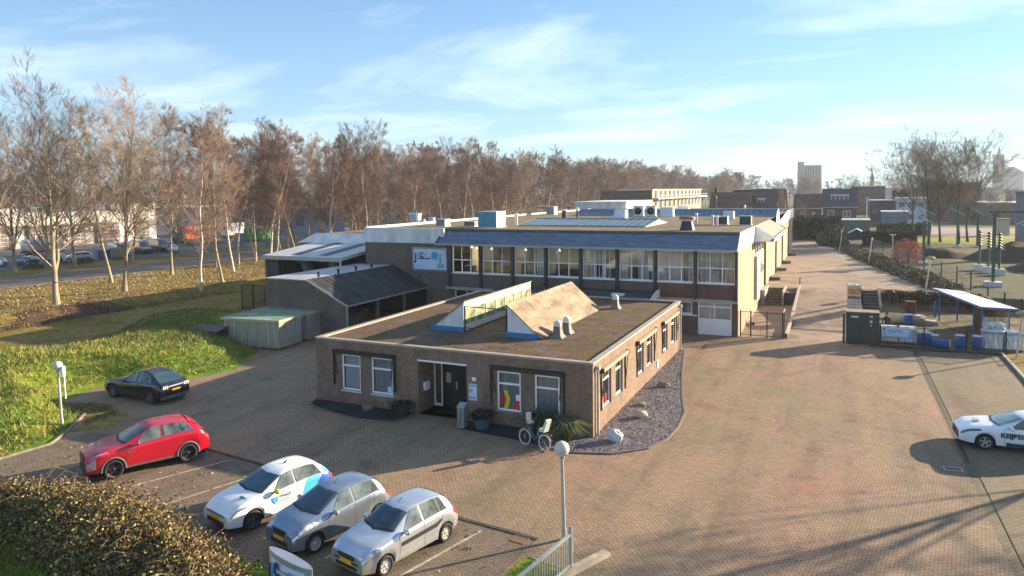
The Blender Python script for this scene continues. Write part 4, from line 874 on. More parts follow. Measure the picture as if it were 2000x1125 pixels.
for sd in (1,-1):
    c.add('headlight',LENS,[(.08,.86,2.9,5.0,{'off':.008,'x0b':.24,'x1b':.70})],(sd,)); c.add('tail_light',TAIL,[(3.5,3.76,2.9,4.4,{'off':.008})],(sd,)); c.add('door_handle',CHR,[(2.02,2.14,3.2,3.45,{'off':.02})],(sd,)); c.add('door_handle',CHR,[(2.82,2.94,3.2,3.45,{'off':.02})],(sd,))
g=MB(); X=c.x0; g.extr([(X+.012,-.34,.80),(X+.012,.34,.80),(X+.012,.22,.62),(X+.012,-.22,.62)],(-.03,0,0)); g.box(X-.02,X+.008,-.42,.42,.34,.46); g.build('grille',TRIMB,c.o); c.plate(True,.50,X+.02)
g=MB(); g.bar((c.x0-2.05,0,1.52),(c.x0-2.22,0,1.62),.014); g.build('aerial',TRIMB,c.o)
# --- white hatch with blue livery
c=Car('white hatchback with yellow mirrors and a blue printed tail beside the empty bays','car','parked_car',place(-7.42,-12.35,hd,1.76,2.56),hd,4.06,1.76,2.56,.84,
   [(0,.62),(.05,.76),(.3,.88),(.7,.97),(1.15,1.02),(1.9,1.38),(2.3,1.46),(3.1,1.45),(3.55,1.36),(3.85,1.08),(4.0,.92),(4.06,.68)],
   [(0,.58),(.3,.82),(1,.90),(1.8,.94),(3.2,1.0),(3.85,.97),(4.06,.64)],WHT,wr=.315)
glaze(c,(1.32,2.02,1.14,1.86),(3.5,3.85,3.56,3.88),[(1.52,2.40,2.06,2.40),(2.50,3.20,2.50,3.10),(3.24,3.52,3.14,3.28)],screenm=CARGLT)
seams(c,(1.42,2.45,3.2)); c.wheels(mat('alloy_dark',(.10,.10,.11),.3,.05,metal=.5),9,sw=.035); c.mirror(1.66,mat('mirror_yellow',(.70,.56,.02),.35,.05))
LB=mat('livery_light_blue',(.06,.42,.78),.3,.05,coat=.6); DB=mat('livery_royal_blue',(.02,.10,.55),.3,.05,coat=.6)
for sd in (1,-1): c.add('livery_panel',LB,[(2.55,3.25,.4,4.1,{'off':.004,'x0b':2.95,'x1b':3.5,'nu':10})],(sd,)); c.add('livery_panel',DB,[(3.25,4.02,.6,4.1,{'off':.005,'x0b':3.55,'x1b':4.0,'nu':10})],(sd,)); c.add('livery_panel',mat('livery_cyan',(.10,.55,.85),.3,.05,coat=.6),[(3.60,3.98,4.2,6.0,{'off':.004,'x1b':3.85})],(sd,))
c.add('roof_stripe',mat('mirror_yellow2',(.72,.62,.12),.35,.05),[(1.5,3.6,6.02,6.16,{'off':.006,'nx':16,'nu':1})])
for sd in (1,-1):
    c.add('headlight',mat('lens_dark',(.13,.15,.18),.12,.5,6,coat=.5),[(.12,.66,3.0,3.8,{'off':.008,'x0b':.16,'x1b':.5})],(sd,)); c.add('tail_light',TAIL,[(3.80,4.05,2.8,3.9,{'off':.009})],(sd,)); c.add('door_handle',CHR,[(2.26,2.38,3.2,3.4,{'off':.016})],(sd,))
g=MB(); X=c.x0; g.box(X-.02,X+.010,-.5,.5,.60,.64); g.box(X-.02,X+.01,-.5,.5,.30,.44); g.build('grille',TRIMB,c.o); c.plate(True,.46,X+.02)
def shield(o,size,loc,rot):
    g=MB(); g.extr([(-.5*size,0,.4*size),(.5*size,0,.4*size),(.45*size,0,-.15*size),(0,0,-.6*size),(-.45*size,0,-.15*size)],(0,-.004,0)); q=g.build('printed_emblem',CYAN,o); q.location=loc; q.rotation_euler=rot; return q
w=c.hw(1.55)
shield(c.o,.24,(c.x0-1.62,w+.012,.72),(0,0,math.pi)); text('Proud',.17,NAVY,c.o,(c.x0-1.80,w+.012,.72),(math.pi/2,0,math.pi)); text('verzekeren',.09,GREYP,c.o,(c.x0-1.80,w+.012,.60),(math.pi/2,0,math.pi))
shield(c.o,.22,(c.x0-.70,.42,.985),(-math.pi/2+.1,0,math.pi/2)); text('Proud',.15,NAVY,c.o,(c.x0-.66,.28,.992),(.10,0,-math.pi/2+math.pi)); 
g=MB(); g.extr([(c.x0-2.5,.02,1.46),(c.x0-2.62,.02,1.46),(c.x0-2.66,.02,1.54)],(0,-.03,0)); g.build('aerial',TRIMB,c.o)
# --- red suv
hr=heading(-1.14,-2.28)
c=Car('red compact SUV with dark wheels and grey cladding in the far bay','car','parked_car',place(-15.42,-11.42,hr,1.80,2.67),hr,4.42,1.80,2.67,.92,
   [(0,.78),(.05,.92),(.3,1.03),(.8,1.12),(1.25,1.17),(2.05,1.55),(2.4,1.64),(3.2,1.63),(3.75,1.56),(3.98,1.38),(4.22,1.22),(4.36,1.02),(4.42,.80)],
   [(0,.74),(.3,.98),(1.1,1.06),(2,1.10),(3.4,1.20),(4.1,1.18),(4.42,.78)],REDP,wr=.36,zlow=.32,tum=.34)
glaze(c,(1.42,2.14,1.25,1.98),(3.78,4.0,3.82,4.02),[(1.62,2.62,2.18,2.62),(2.74,3.40,2.74,3.30),(3.43,3.78,3.33,3.50)])
c.o.scale=(1,1,1.06); c.add('window_trim',CHR,[(1.58,3.86,4.12,4.24,{'off':.012,'nx':20,'nu':1}),(2.20,3.50,5.92,6.02,{'off':.012,'nx':16,'nu':1}),(3.80,3.88,4.2,5.9,{'off':.012,'x0b':3.50,'x1b':3.56}),(1.56,1.64,4.2,5.95,{'off':.012,'x0b':2.13,'x1b':2.2})])
c.add('sill_cladding',CLAD,[(1.35,3.15,.02,.75,{'off':.012})],(1,)); c.add('sill_cladding',CLAD,[(1.35,3.15,.02,.75,{'off':.012})],(-1,)); c.arches(CLAD,.09); seams(c,(1.5,2.68,3.3)); c.wheels(mat('alloy_black',(.03,.03,.033),.35,.05,metal=.3),5,sw=.07,width=.23); c.mirror(1.78,REDP)
for sd in (1,-1):
    c.add('headlight',mat('lens_blue',(.30,.36,.50),.12,.3,6,coat=.5),[(.12,.78,3.25,3.95,{'off':.01,'x0b':.2,'x1b':.72})],(sd,)); c.add('fog_light',mat('foglens',(.45,.38,.40),.2,.5,9),[(.04,.34,1.2,2.7,{'off':.01})],(sd,)); c.add('tail_light',mat('tail_dark',(.30,.02,.02),.2,.3,5,coat=.5),[(4.0,4.38,3.0,3.9,{'off':.01})],(sd,))
g=MB(); X=c.x0; g.extr([(X+.012,-.50,.90),(X+.012,.50,.90),(X+.012,.38,.48),(X+.012,-.38,.48)],(-.03,0,0)); g.box(X-.02,X+.02,-.6,.6,.34,.46); g.build('grille',TRIMB,c.o)
g=MB(); g.extr([(X+.016,0,.80),(X+.016,.045,.75),(X+.016,0,.70),(X+.016,-.045,.75)],(.006,0,0)); g.extr([(X+.016,.045,.71),(X+.016,.09,.66),(X+.016,.045,.61),(X+.016,0,.66)],(.006,0,0)); g.extr([(X+.016,-.045,.71),(X+.016,0,.66),(X+.016,-.045,.61),(X+.016,-.09,.66)],(.006,0,0)); g.build('badge',CHR,c.o)
c.add('spoiler',REDP,[(3.68,4.02,6.6,8.99,{'off':.03})])
g=MB(); g.box(c.x0-1.68,c.x0-1.40,.905,.915,.86,.90); g.build('side_badge',CHR,c.o)
# --- black crossover coupe seen from behind
hb=heading(-1,.02)
c=Car('black sloping roofed car seen from behind beside the grass bank','car','parked_car',(-24.25,-3.15,.006),hb,4.71,1.88,2.98,.86,
   [(0,.66),(.05,.80),(.4,.92),(1.0,1.02),(1.5,1.06),(2.35,1.50),(2.8,1.60),(3.3,1.58),(3.9,1.42),(4.35,1.18),(4.6,1.06),(4.71,.78)],
   [(0,.62),(.4,.86),(1.2,.95),(2.2,.98),(3.4,1.04),(4.4,1.06),(4.71,.74)],BLKP,wr=.355,zlow=.27,tum=.36)
glaze(c,(1.62,2.40,1.48,2.24),(3.75,4.45,3.70,4.50),[(1.85,2.72,2.42,2.72),(2.82,3.55,2.82,3.45),(3.58,3.98,3.48,3.62)],screenm=CARGL)
c.wheels(mat('alloy_gunmetal',(.16,.16,.17),.3,.05,metal=.6),5,sw=.06,width=.23); c.mirror(2.0,BLKP); seams(c,(1.75,2.78,3.5))
g=MB(); X=c.x0-c.L
for sd in (1,-1):
    g=MB()
    for k in range(3): g.box(X-.012,X+.03,sd*(.52+k*.11)-.03,sd*(.52+k*.11)+.03,.80,.96)
    g.build('tail_light',mat('tail_white',(.6,.6,.62),.3,.1,4),c.o)
g=MB(); g.box(X-.008,X+.02,-.45,.45,.86,.93); g.build('tail_bar',GREY,c.o); g=MB(); g.box(X-.012,X+.3,-.8,.8,.26,.42); g.build('rear_diffuser',CLAD,c.o); c.plate(False,.62,X-.02)
# --- white car with lettering at the right edge
ht=heading(-1,-.045)
c=Car('white car with dark KEIJBECK door lettering at the right edge','car','parked_car',(16.52,5.85,.006),ht,4.42,1.82,2.66,.90,
   [(0,.64),(.05,.76),(.3,.88),(.8,.97),(1.3,1.02),(2.15,1.37),(2.5,1.45),(3.2,1.44),(3.8,1.33),(4.15,1.06),(4.3,.92),(4.37,.68)],
   [(0,.60),(.3,.82),(1.1,.90),(2,.94),(3.4,1.0),(4.1,.97),(4.37,.66)],WHT,wr=.315)
glaze(c,(1.45,2.26,1.28,2.10),(3.75,4.12,3.8,4.15),[(1.62,2.62,2.30,2.62),(2.72,3.45,2.72,3.35)],screenm=mat('car_screen_green',(.06,.16,.15),.05,.5,1.3,spec=.9,coat=.6,c2=(.20,.34,.30)))
seams(c,(1.55,2.67,3.4)); c.wheels(mat('alloy_bright',(.50,.51,.52),.3,.05,metal=.6),5,sw=.05); c.mirror(1.82,WHT)
for sd in (1,-1): c.add('headlight',mat('lens_navy',(.05,.10,.18),.12,.6,7,coat=.5),[(.03,.78,2.6,3.8,{'off':.008,'x0b':.08,'x1b':.70})],(sd,))
g=MB(); X=c.x0; g.extr([(X+.008,-.55,.62),(X+.008,.55,.62),(X+.008,.68,.30),(X+.008,-.68,.30)],(-.03,0,0)); g.build('grille',TRIMB,c.o); g=MB(); g.tube([(X-.02,-.74,.46),(X+.02,-.6,.28),(X+.03,0,.25),(X+.02,.6,.28),(X-.02,.74,.46)],.025,6); g.build('bumper_lip',WHT,c.o)
w=c.hw(2.2)+.012
text('KEIJBECK',.26,NAVY,c.o,(c.x0-1.42,w+.004,.60),(math.pi/2,0,math.pi),bold=.012,sx=1.0); 
c.add('livery_band',NAVY,[(1.62,3.5,.25,1.15,{'off':.006,'nx':12})],(1,)); text('VERHUUR',.10,PALEB,c.o,(c.x0-1.75,w-.003,.37),(math.pi/2,0,math.pi),sx=1.6)
g=MB(); g.box(c.x0-.85,c.x0-.60,-.25,.15,.985,.99); g.build('bonnet_emblem',GREYP,c.o)

# --- simpler vehicles of the depot across the street
def simple(kind,label,name,x,y,h,paint,cat='car',s=1.0,grp='vehicles on the depot lot across the street'):
    if kind=='car':
        c=Car(label,cat,name,(x,y,0),h,4.2,1.76,2.6,.82,[(0,.7),(.3,.9),(1.1,1.02),(1.9,1.42),(3.1,1.45),(3.8,1.2),(4.2,.75)],[(0,.62),(.3,.84),(1,.93),(3.2,1.0),(4.2,.7)],paint,group=grp)
        glaze(c,(1.3,2.0,1.12,1.86),(3.3,3.8,3.3,3.8),[(1.5,2.4,2.05,2.4),(2.5,3.3,2.5,3.1)])
    elif kind=='suv':
        c=Car(label,cat,name,(x,y,0),h,4.7,1.86,2.8,.9,[(0,.8),(.3,1.02),(1.3,1.16),(2.1,1.62),(3.6,1.66),(4.4,1.4),(4.7,.85)],[(0,.72),(.3,.98),(1,1.06),(4.0,1.16),(4.7,.8)],paint,wr=.36,group=grp)
        glaze(c,(1.5,2.2,1.3,2.05),(3.9,4.4,3.9,4.4),[(1.7,2.7,2.25,2.7),(2.8,3.6,2.8,3.5),(3.65,4.1,3.55,3.9)])
    else:
        c=Car(label,cat,name,(x,y,0),h,5.9,2.0,3.6,1.0,[(0,.9),(.3,1.15),(.95,1.35),(1.75,2.3),(2.3,2.55),(5.6,2.6),(5.82,2.4),(5.9,1.0)],[(0,.8),(.3,1.05),(1,1.22),(1.8,1.35),(5.7,1.4),(5.9,.9)],paint,wr=.35,tum=.06,tailr=.03,group=grp)
        glaze(c,(1.05,1.85,.97,1.75),None,[(1.2,2.15,1.75,2.15)])
    c.wheels(mat('alloy_far',(.35,.35,.36),.4,0),5)
    for sd in (1,-1): c.add('headlight',LENS,[(.05,.4,2.6,3.6,{'off':.012})],(sd,))
    c.mirror(1.5 if kind!='van' else 1.3,TRIMB); return c
VB=carpaint('van_blue',(.18,.36,.62)); DKC=carpaint('dark_blue',(.02,.03,.06)); DK2=carpaint('anthracite',(.03,.032,.04))
GR='vehicles on the depot lot across the street'
FN=math.atan2(-.88,.47)   # noses towards the street, seen from the front three quarter
simple('car','white and blue car at the very left edge of the depot lot','parked_car',-110.5,37.2,FN,carpaint('police',(.55,.62,.75)))
simple('car','dark blue car second from the left in the depot row','parked_car',-108.6,41,FN,DKC)
simple('car','dark car half behind the silver SUV in the depot row','parked_car',-107.2,45,FN,DK2)
simple('suv','silver SUV parked side on in the depot row','parked_car',-106.0,47.5,math.atan2(-.9,-.35),carpaint('suv_silver',(.46,.47,.49),.3))
simple('van','pale blue and white delivery van in the depot row','delivery_van',-108.5,57,math.atan2(-.2,.98),VB,'van')
simple('van','dark panel van between the pale van and a tree','delivery_van',-110.5,63,math.atan2(-.2,.98),DK2,'van')
simple('van','dark blue van beside the small white car','delivery_van',-111,67.5,math.atan2(-.2,.98),DKC,'van')
simple('car','small white car at the right end of the depot row','parked_car',-107,67.3,math.atan2(-.3,.95),WHW)
simple('van','white van beyond the white showroom corner','delivery_van',-150,106,math.atan2(-.3,.95),WHW,'van')
simple('car','dark car beyond the showroom beside the lamp mast','parked_car',-146,103,FN,DKC)
simple('car','pale car in the far row beyond the showroom','parked_car',-150,113,FN,WHW)
simple('van','white van seen above the ducts of the shed canopy','delivery_van',-118,134,math.atan2(-.6,.8),WHW,'van')
simple('car','silver car right of the far white van','parked_car',-113,139,math.atan2(-.6,.8),carpaint('far_silver',(.42,.43,.45),.2))
simple('van','grey van behind the green container','delivery_van',-122,108,math.atan2(-.6,.8),carpaint('far_grey',(.22,.25,.27),.2),'van')
# tanker trailer, container, trucks
t=thing('tanker_trailer','white tank trailer behind the silver SUV','trailer',(-124,53,0),math.atan2(.88,.47)); g=MB(); g.lathe([(.05,-3.4),(.9,-3.3),(1.12,-3.0),(1.12,3.0),(.9,3.3),(.05,3.4)],18,axis='X',c=(0,0,2.05)); g.build('tank',WHW,t)
g=MB(); g.box(-3.4,3.4,-.9,.9,.75,.98); [g.cyl(x,y,0,.01,.01) for x,y in ()]; g.build('chassis',TRIMB,t)
for x in (-2.2,-1.1,2.2):
    for y in (-.9,.9): g=MB(); g.lathe([(.02,-.15),(.48,-.15),(.5,0),(.48,.15),(.02,.15)],14,axis='Y',c=(x,y,.5)); g.build('wheel',TYRE,t)
def boxtruck(label,x,y,h,L,Hh,mcol,mtop,cabm,grp=GR,name='box_truck'):
    t=thing(name,label,'truck',(x,y,0),h,grp); g=MB(); g.box(-L/2,L/2-1.9,-1.2,1.2,.95,Hh,m=0); g.box(-L/2-.02,L/2-1.88,-1.22,1.22,Hh-.18,Hh+.02,m=1); g.build('cargo_box',[mcol,mtop],t)
    g=MB(); q=L/2-1.8; g.extr([(q,-1.1,.5),(q+1.75,-1.1,.5),(q+1.8,-1.1,1.3),(q+1.35,-1.1,2.35),(q,-1.1,2.45)],(0,2.2,0)); cb=g.build('cab',cabm,t)
    g=MB(); g.quad((q+1.80,-.95,1.42),(q+1.80,.95,1.42),(q+1.41,.95,2.26),(q+1.41,-.95,2.26)); 
    g.v=[(p[0]+.03,p[1],p[2]+.01) for p in g.v]
    for s_ in (-1.11,1.11): g.quad((q+.4,s_,1.45),(q+1.5,s_,1.45),(q+1.25,s_,2.15),(q+.4,s_,2.2))
    g.build('window',CARGL,cb)
    g=MB(); g.box(-L/2,L/2-.2,-.8,.8,.5,.93); g.build('chassis',TRIMB,t)
    for X in (-L/2+1.2,L/2-1.1):
        for Y in (-1.0,1.0): g=MB(); g.lathe([(.02,-.14),(.44,-.14),(.47,0),(.44,.14),(.02,.14)],14,axis='Y',c=(X,Y,.47)); g.build('wheel',TYRE,t)
    return t
ORG=mat('truck_orange',(.75,.13,.03),.4,.1,1); YLW=mat('truck_yellow',(.75,.50,.03),.4,.1,1); GRP=mat('container_green',(.015,.30,.06),.45,.12,1)
HT=math.atan2(.55,-.83)
t=boxtruck('orange and red box truck with a yellow rear edge across the street',-127,89,-math.pi/2,9.5,3.9,ORG,mat('truck_red_dark',(.40,.05,.06),.4,.1,1),mat('cab_black',(.05,.05,.06),.4,.1)); 
g=MB(); g.box(-4.28,-3.5,-1.24,1.24,.95,4.0); g.build('rear_edge',YLW,t); g=MB(); g.box(-2.9,-.8,1.205,1.23,1.9,3.1); g.box(-.2,1.6,1.205,1.23,2.9,3.3); g.build('printed_panel',mat('print_buff',(.62,.32,.16),.5,.5,3),t)
simple('car','yellow car before the orange truck','parked_car',-119,87,math.atan2(.5,.86),carpaint('yellow',(.62,.46,.04)))
simple('car','mustard car left of the yellow car before the orange truck','parked_car',-118,82,math.atan2(.5,.86),carpaint('mustard',(.42,.34,.04)))
t=boxtruck('white truck with a yellow cab behind the green container',-129,104,math.pi/2,7.5,3.9,WHW,WHW,YLW)
t=thing('green_container','bright green waste container beside the street','container',(-116,98.5,0),math.pi/2); g=MB(); g.box(-3.4,3.4,-1.2,1.2,.3,2.9); 
for k in range(9): x=-3.2+k*.8; g.box(x-.06,x+.06,-1.28,-1.201,.35,2.85)
g.build('bin_body',GRP,t); g=MB(); g.box(-3.5,3.5,-1.3,1.3,2.9,3.05); g.build('rim',GRP,t); g=MB(); g.box(-3.3,3.3,-1,1,0,.3); g.build('skid',TRIMB,t)
t=thing('street_panel','blue grey info panel standing before the green container','sign',(-104.4,81.6,0),math.atan2(.83,.55)-.3); g=MB(); g.box(-.85,.85,-.1,.1,.25,2.9); g.build('board',mat('panel_blue_grey',(.16,.24,.36),.5,.1),t); g=MB(); g.box(-.7,-.6,-.05,.05,0,.25); g.box(.6,.7,-.05,.05,0,.25); g.build('foot',GREY,t)
t=thing('skip_container','blue rubbish container with a buff tarp beside the pale van','container',(-104.5,52.5,0),1.1); g=MB(); g.extr([(-1.9,-1,.2),(1.9,-1,.2),(2.1,-1,1.8),(-2.1,-1,1.8)],(0,2,0)); g.build('bin_body',mat('skip_blue',(.03,.12,.22),.5,.2),t); g=MB(); g.box(-.2,2.0,-1.05,-.98,.4,1.9); g.box(-.2,2.0,-1,1,1.8,1.95); g.build('tarp',mat('tarp_buff',(.35,.29,.20),.8,.2),t)
# ================= trees
def bark(name,c,band,bs=3.0,thr=.60):
    m,t,b=_tree(name); tcn=t.nodes.new('ShaderNodeTexCoord'); v=tcn.outputs['Object']
    n=ntex(t,1.2,4,.6,vec=v,stretch=(1,1,.4)); r=ramp(t,n.outputs[0],[(.35,tuple(x*.75 for x in c)),(.65,tuple(min(1,x*1.2) for x in c))])
    n2=ntex(t,bs,3,.5,vec=v,stretch=(.5,.5,1.6)); r2=ramp(t,n2.outputs[0],[(thr,(0,0,0)),(thr+.05,(1,1,1))])
    o=mixc(t,r2.outputs[0],r.outputs[0],band); t.links.new(o,b.inputs['Base Color']); b.inputs['Roughness'].default_value=.85; b.inputs['Specular IOR Level'].default_value=.2
    MATS[name]=m; return m
BK_P=bark('bark_pale',(.34,.28,.19),(.07,.055,.04),2.4,.60); BK_B=bark('bark_birch',(.58,.52,.43),(.06,.045,.035),3.2,.60); BK_D=bark('bark_dark',(.06,.052,.04),(.06,.05,.04),3,.62); BK_R=bark('bark_brown_stem',(.20,.145,.105),(.07,.05,.04),3,.62)
TW_P=mat('twig_tan',(.26,.20,.15),.9,.35,.25); TW_B=mat('twig_birch',(.205,.135,.11),.9,.35,.25); TW_G=mat('twig_grey',(.24,.175,.125),.9,.35,.25); TW_D=mat('twig_dark',(.15,.12,.085),.9,.35,.25,c2=(.24,.18,.11)); TW_L=mat('twig_light',(.30,.245,.18),.9,.3,.3)
class Tw:
    def __init__(s): s.v=[];s.f=[]
    def seg(s,p,d,L,r,rn):
        """one thin three sided twig"""
        a=d.orthogonal().normalized(); b=d.cross(a); o=len(s.v)
        for k in range(3):
            q=2.094*k; s.v.append(tuple(p+(a*math.cos(q)+b*math.sin(q))*r))
        s.v.append(tuple(p+d*L)); s.f+=[(o,o+1,o+3),(o+1,o+2,o+3),(o+2,o,o+3)]
def tree_mesh(seed,H,kind,tw=.016,far=False):
    q=random.Random(seed); trunk=MB(); cr=MB(); T_=Tw()
    K=dict(plane=dict(r0=.27,sp=.16,n1=21,a1=(34,58),l1=.46,n2=8,n3=6,n4=6,trop=.20,lead=1,l2=.58,l3=.62,tl=.62),
           birch=dict(r0=.16,sp=.20,n1=26,a1=(26,50),l1=.30,n2=7,n3=7,n4=7,trop=.10,lead=1,l2=.58,l3=.62,tl=.55),
           poplar=dict(r0=.19,sp=.22,n1=24,a1=(22,42),l1=.36,n2=7,n3=7,n4=6,trop=.24,lead=1,l2=.58,l3=.62,tl=.6),
           oak=dict(r0=.21,sp=.26,n1=17,a1=(34,60),l1=.54,n2=7,n3=5,n4=5,trop=.18,lead=1,l2=.54,l3=.58,tl=.5))[kind]
    def rv(d,ang):
        o=d.orthogonal().normalized(); o.rotate(Matrix.Rotation(q.uniform(0,6.283),3,d)); return (d*math.cos(ang)+o*math.sin(ang)).normalized()
    up_=Vector((0,0,1))
    def path(p,d,L,n,wob,trop):
        P=[p.copy()]; D=[d.copy()]
        for i in range(n):
            d=(d+Vector((q.gauss(0,wob),q.gauss(0,wob),q.gauss(0,wob)))+up_*trop*(1.0/n)*2).normalized(); p=p+d*(L/n); P.append(p.copy()); D.append(d.copy())
        return P,D
    def twigs(P,D,L,n,r):
        for _ in range(n):
            k=q.uniform(.05,1)*(len(P)-1); i=min(int(k),len(P)-2); pp=P[i].lerp(P[i+1],k-i); d=rv(D[i],rad(q.uniform(20,55)))
            d=(d+up_*(.25 if kind!='birch' else -.08)).normalized(); T_.seg(pp,d,L*q.uniform(.5,1.2),r,q)
    def lvl3(P,D,L,n,r):
        for _ in range(n):
            k=q.uniform(.2,1)*(len(P)-1); i=min(int(k),len(P)-2); pp=P[i].lerp(P[i+1],k-i); d=rv(D[i],rad(q.uniform(25,52)))
            P3,D3=path(pp,d,L*q.uniform(.6,1.1),2,.10,K['trop']); 
            if not far: cr.tube(P3,[r,r*.75,r*.4],3,cap=False,sm=False)
            else: T_.seg(P3[0],(P3[2]-P3[0]).normalized(),(P3[2]-P3[0]).length,r,q)
            twigs(P3,D3,K['tl'],K['n4'] if not far else 5,tw)
    # leader (and for birch/plane a second stem)
    stems=[(Vector((0,0,0)),Vector((q.gauss(0,.04),q.gauss(0,.04),1)).normalized(),H*.93,K['r0'])]
    if kind in('plane','oak'):
        stems[0]=(stems[0][0],stems[0][1],H*.90,K['r0']); 
    for (p,d,L,r0) in stems:
        P,D=path(p,d,L,12,.055 if kind!='birch' else .075,.25); rs=[r0*(1-.93*(i/12)**.9) for i in range(13)]; rs[0]*=1.35
        forks=[]
        if kind in('plane','oak'):
            for _ in range(3 if kind=='plane' else 4):
                i=q.choice((2,3,4)) if kind=='plane' else q.choice((3,4,5)); d2=rv(D[i],rad(q.uniform(22,40))); forks.append((P[i],d2,H*(1-i/12)*q.uniform(.72,.92),rs[i]*.72))
        trunk.tube(P,rs,8)
        allst=[(P,D,L,rs,K['n1'])]
        for (fp,fd,fl,fr) in forks:
            P2,D2=path(fp,fd,fl,8,.07,.30); r2=[fr*(1-.92*(i/8)) for i in range(9)]; trunk.tube(P2,r2,6); allst.append((P2,D2,fl,r2,int(K['n1']*.6)))
        for (P,D,L,rs,n1) in allst:
            main=P is allst[0][0]; n=len(P)-1
            for c in range(n1):
                t=(K['sp'] if main else .12)+(1-(K['sp'] if main else .12))*((c+q.random())/n1)
                k=t*n*.995; i=min(int(k),n-1); pp=P[i].lerp(P[i+1],k-i)
                hh=pp.z/H; base=H*K['l1']*(1-.62*max(0,hh-.15)); 
                if not main: base*=.75
                d=rv(D[i],rad(q.uniform(*K['a1']))); L1=base*q.uniform(.6,1.05); r1=max(.02,rs[i]*.42)
                if kind=='birch': L1*=.5+.9*math.sin(math.pi*min(1,hh*1.05))**.8
                P1,D1=path(pp,d,L1,5,.10,K['trop']); rr1=[r1*(1-.9*j/5) for j in range(6)]
                (trunk if (r1>.055) else cr).tube(P1,rr1,5 if r1>.055 else 4,cap=False)
                for _ in range(K['n2'] if not far else K['n2']-1):
                    k2=q.uniform(.08,1)*5; i2=min(int(k2),4); p2=P1[i2].lerp(P1[i2+1],k2-i2); d2=rv(D1[i2],rad(q.uniform(25,50)))
                    L2=L1*K['l2']*q.uniform(.6,1.15)*(1.15-.12*k2); P2,D2=path(p2,d2,L2,3,.11,K['trop']); r2=max(.012,r1*.38)
                    cr.tube(P2,[r2,r2*.75,r2*.5,r2*.25],3,cap=False,sm=False)
                    lvl3(P2,D2,L2*K['l3'],K['n3'] if not far else 4,max(.010,r2*.45) if not far else tw*1.0)
    cr.add(T_.v,T_.f)
    return trunk,cr
TREES={}
def proto(key,seed,H,kind,bk,tw,twr,far=False):
    tr,cw=tree_mesh(seed,H,kind,twr,far)
    if far:
        o=len(tr.v); cw2=MB(); cw2.add(tr.v,tr.f,1,True); cw2.add(cw.v,cw.f,0); TREES[key]=(None,cw2.mesh('far_tree',[tw,bk]),H)
    else: TREES[key]=(tr.mesh('trunk',bk),cw.mesh('crown',tw),H)
for i in range(4): proto('plane%d'%i,11+i,20,'plane',BK_P,TW_P,.012)
for i in range(4): proto('birch%d'%i,31+i,18,'birch',BK_B,TW_B,.013)
for i in range(3): proto('poplar%d'%i,51+i,20,'poplar',BK_P,TW_G,.014)
for i in range(3): proto('oak%d'%i,71+i,20,'oak',BK_D,TW_D,.014)
for i in range(3): proto('fbirch%d'%i,91+i,18,'birch',BK_B,TW_B,.034,True)
for i in range(4): proto('fpoplar%d'%i,111+i,20,'poplar',BK_P,[TW_G,TW_L,TW_P,TW_D][i],.036,True)
for i in range(2): proto('fplane%d'%i,131+i,20,'plane',BK_P,TW_P,.036,True)
_made={}
NTREE=[0]
def tree(key,x,y,H,label,group=None,rz=None,z=0,name=None,wid=1.0,lean=0):
    tm,cm,H0=TREES[key]; s=H/H0; rz=R.uniform(0,6.28) if rz is None else rz; NTREE[0]+=1
    nm=name or ('birch_tree' if 'birch' in key else 'bare_tree')
    if tm is None:
        o=bpy.data.objects.new(nm,cm); col.objects.link(o)
    else:
        o=bpy.data.objects.new(nm,None); col.objects.link(o)
        for n_,m_ in (('trunk',tm),('crown',cm)):
            c=bpy.data.objects.new(n_,m_); col.objects.link(c); c.parent=o
    o.location=(x,y,z); o.rotation_euler=(lean,0,rz); o.scale=(s*wid,s*wid,s); return tag(o,label,'tree',group)
GN='bare trees along the verge'
near=[('plane0',-61.2,15.5,21,'thick pale trunked bare tree nearest the ditch, branching low over the grass'),
('plane1',-63.9,25.0,22,'bare tree with a pale banded trunk forking wide before the showroom doors'),
('poplar0',-73.4,30.2,21,'slim pale bare tree on the street verge between two thick trunked trees'),
('poplar1',-73.3,39.0,21,'straight bare tree on the verge before the showroom corner lamp mast'),
('birch0',-54.7,27.5,19.5,'red brown birch with a white trunk at the fence panel end of the ditch'),
('plane2',-98.1,33.1,21,'bare tree beyond the street at the left picture edge'),
('plane3',-98.1,41.9,20,'bare tree beyond the street beside the silver SUV'),
('poplar2',-97.8,51.4,20,'bare tree beyond the street beside the dark van'),
('plane0',-99.0,62.0,20,'bare tree beyond the street left of the mustard car'),
('poplar1',-75.6,48.7,20,'leaning bare tree on the street edge before the yellow car'),
('poplar2',-56.9,32.6,20,'thin dark trunked bare tree just right of the white birch'),
('birch1',-68.5,45.3,20,'pale twin birch beside the blue grey info panel'),
('birch2',-76.6,54.0,20,'white birch standing before the green container'),
('birch3',-77.0,58.2,20,'white birch right of the green container'),
('birch0',-68.6,52.6,21,'sloping birch of the white stem cluster left of the shed canopy'),
('birch1',-72.5,57.9,20,'upright birch in the white stem cluster left of the shed canopy'),
('poplar0',-70.5,60.5,21,'tan trunked tree inside the cluster of white birch stems'),
('birch2',-76.3,63.1,20,'outer right birch of the white stem cluster'),
('birch3',-86.4,76.3,19,'birch behind the left corner of the shed canopy'),
('plane1',-99.5,84,21,'wide forked bare tree above the shed canopy roof'),
('birch1',-80,80,20,'tall white birch rising behind the pale wing roof'),
('plane2',-50.5,-.8,19,'big bare tree outside the left edge reaching a thick limb into view'),
('plane3',-99,20,20,'bare tree on the far verge just beyond the left edge'),
('plane1',-74,12,17.5,'tall bare tree at the left edge behind the thick ditch side tree')]
for k,x,y,h,l in near: tree(k,x,y,h,l,GN)
q=random.Random(5)
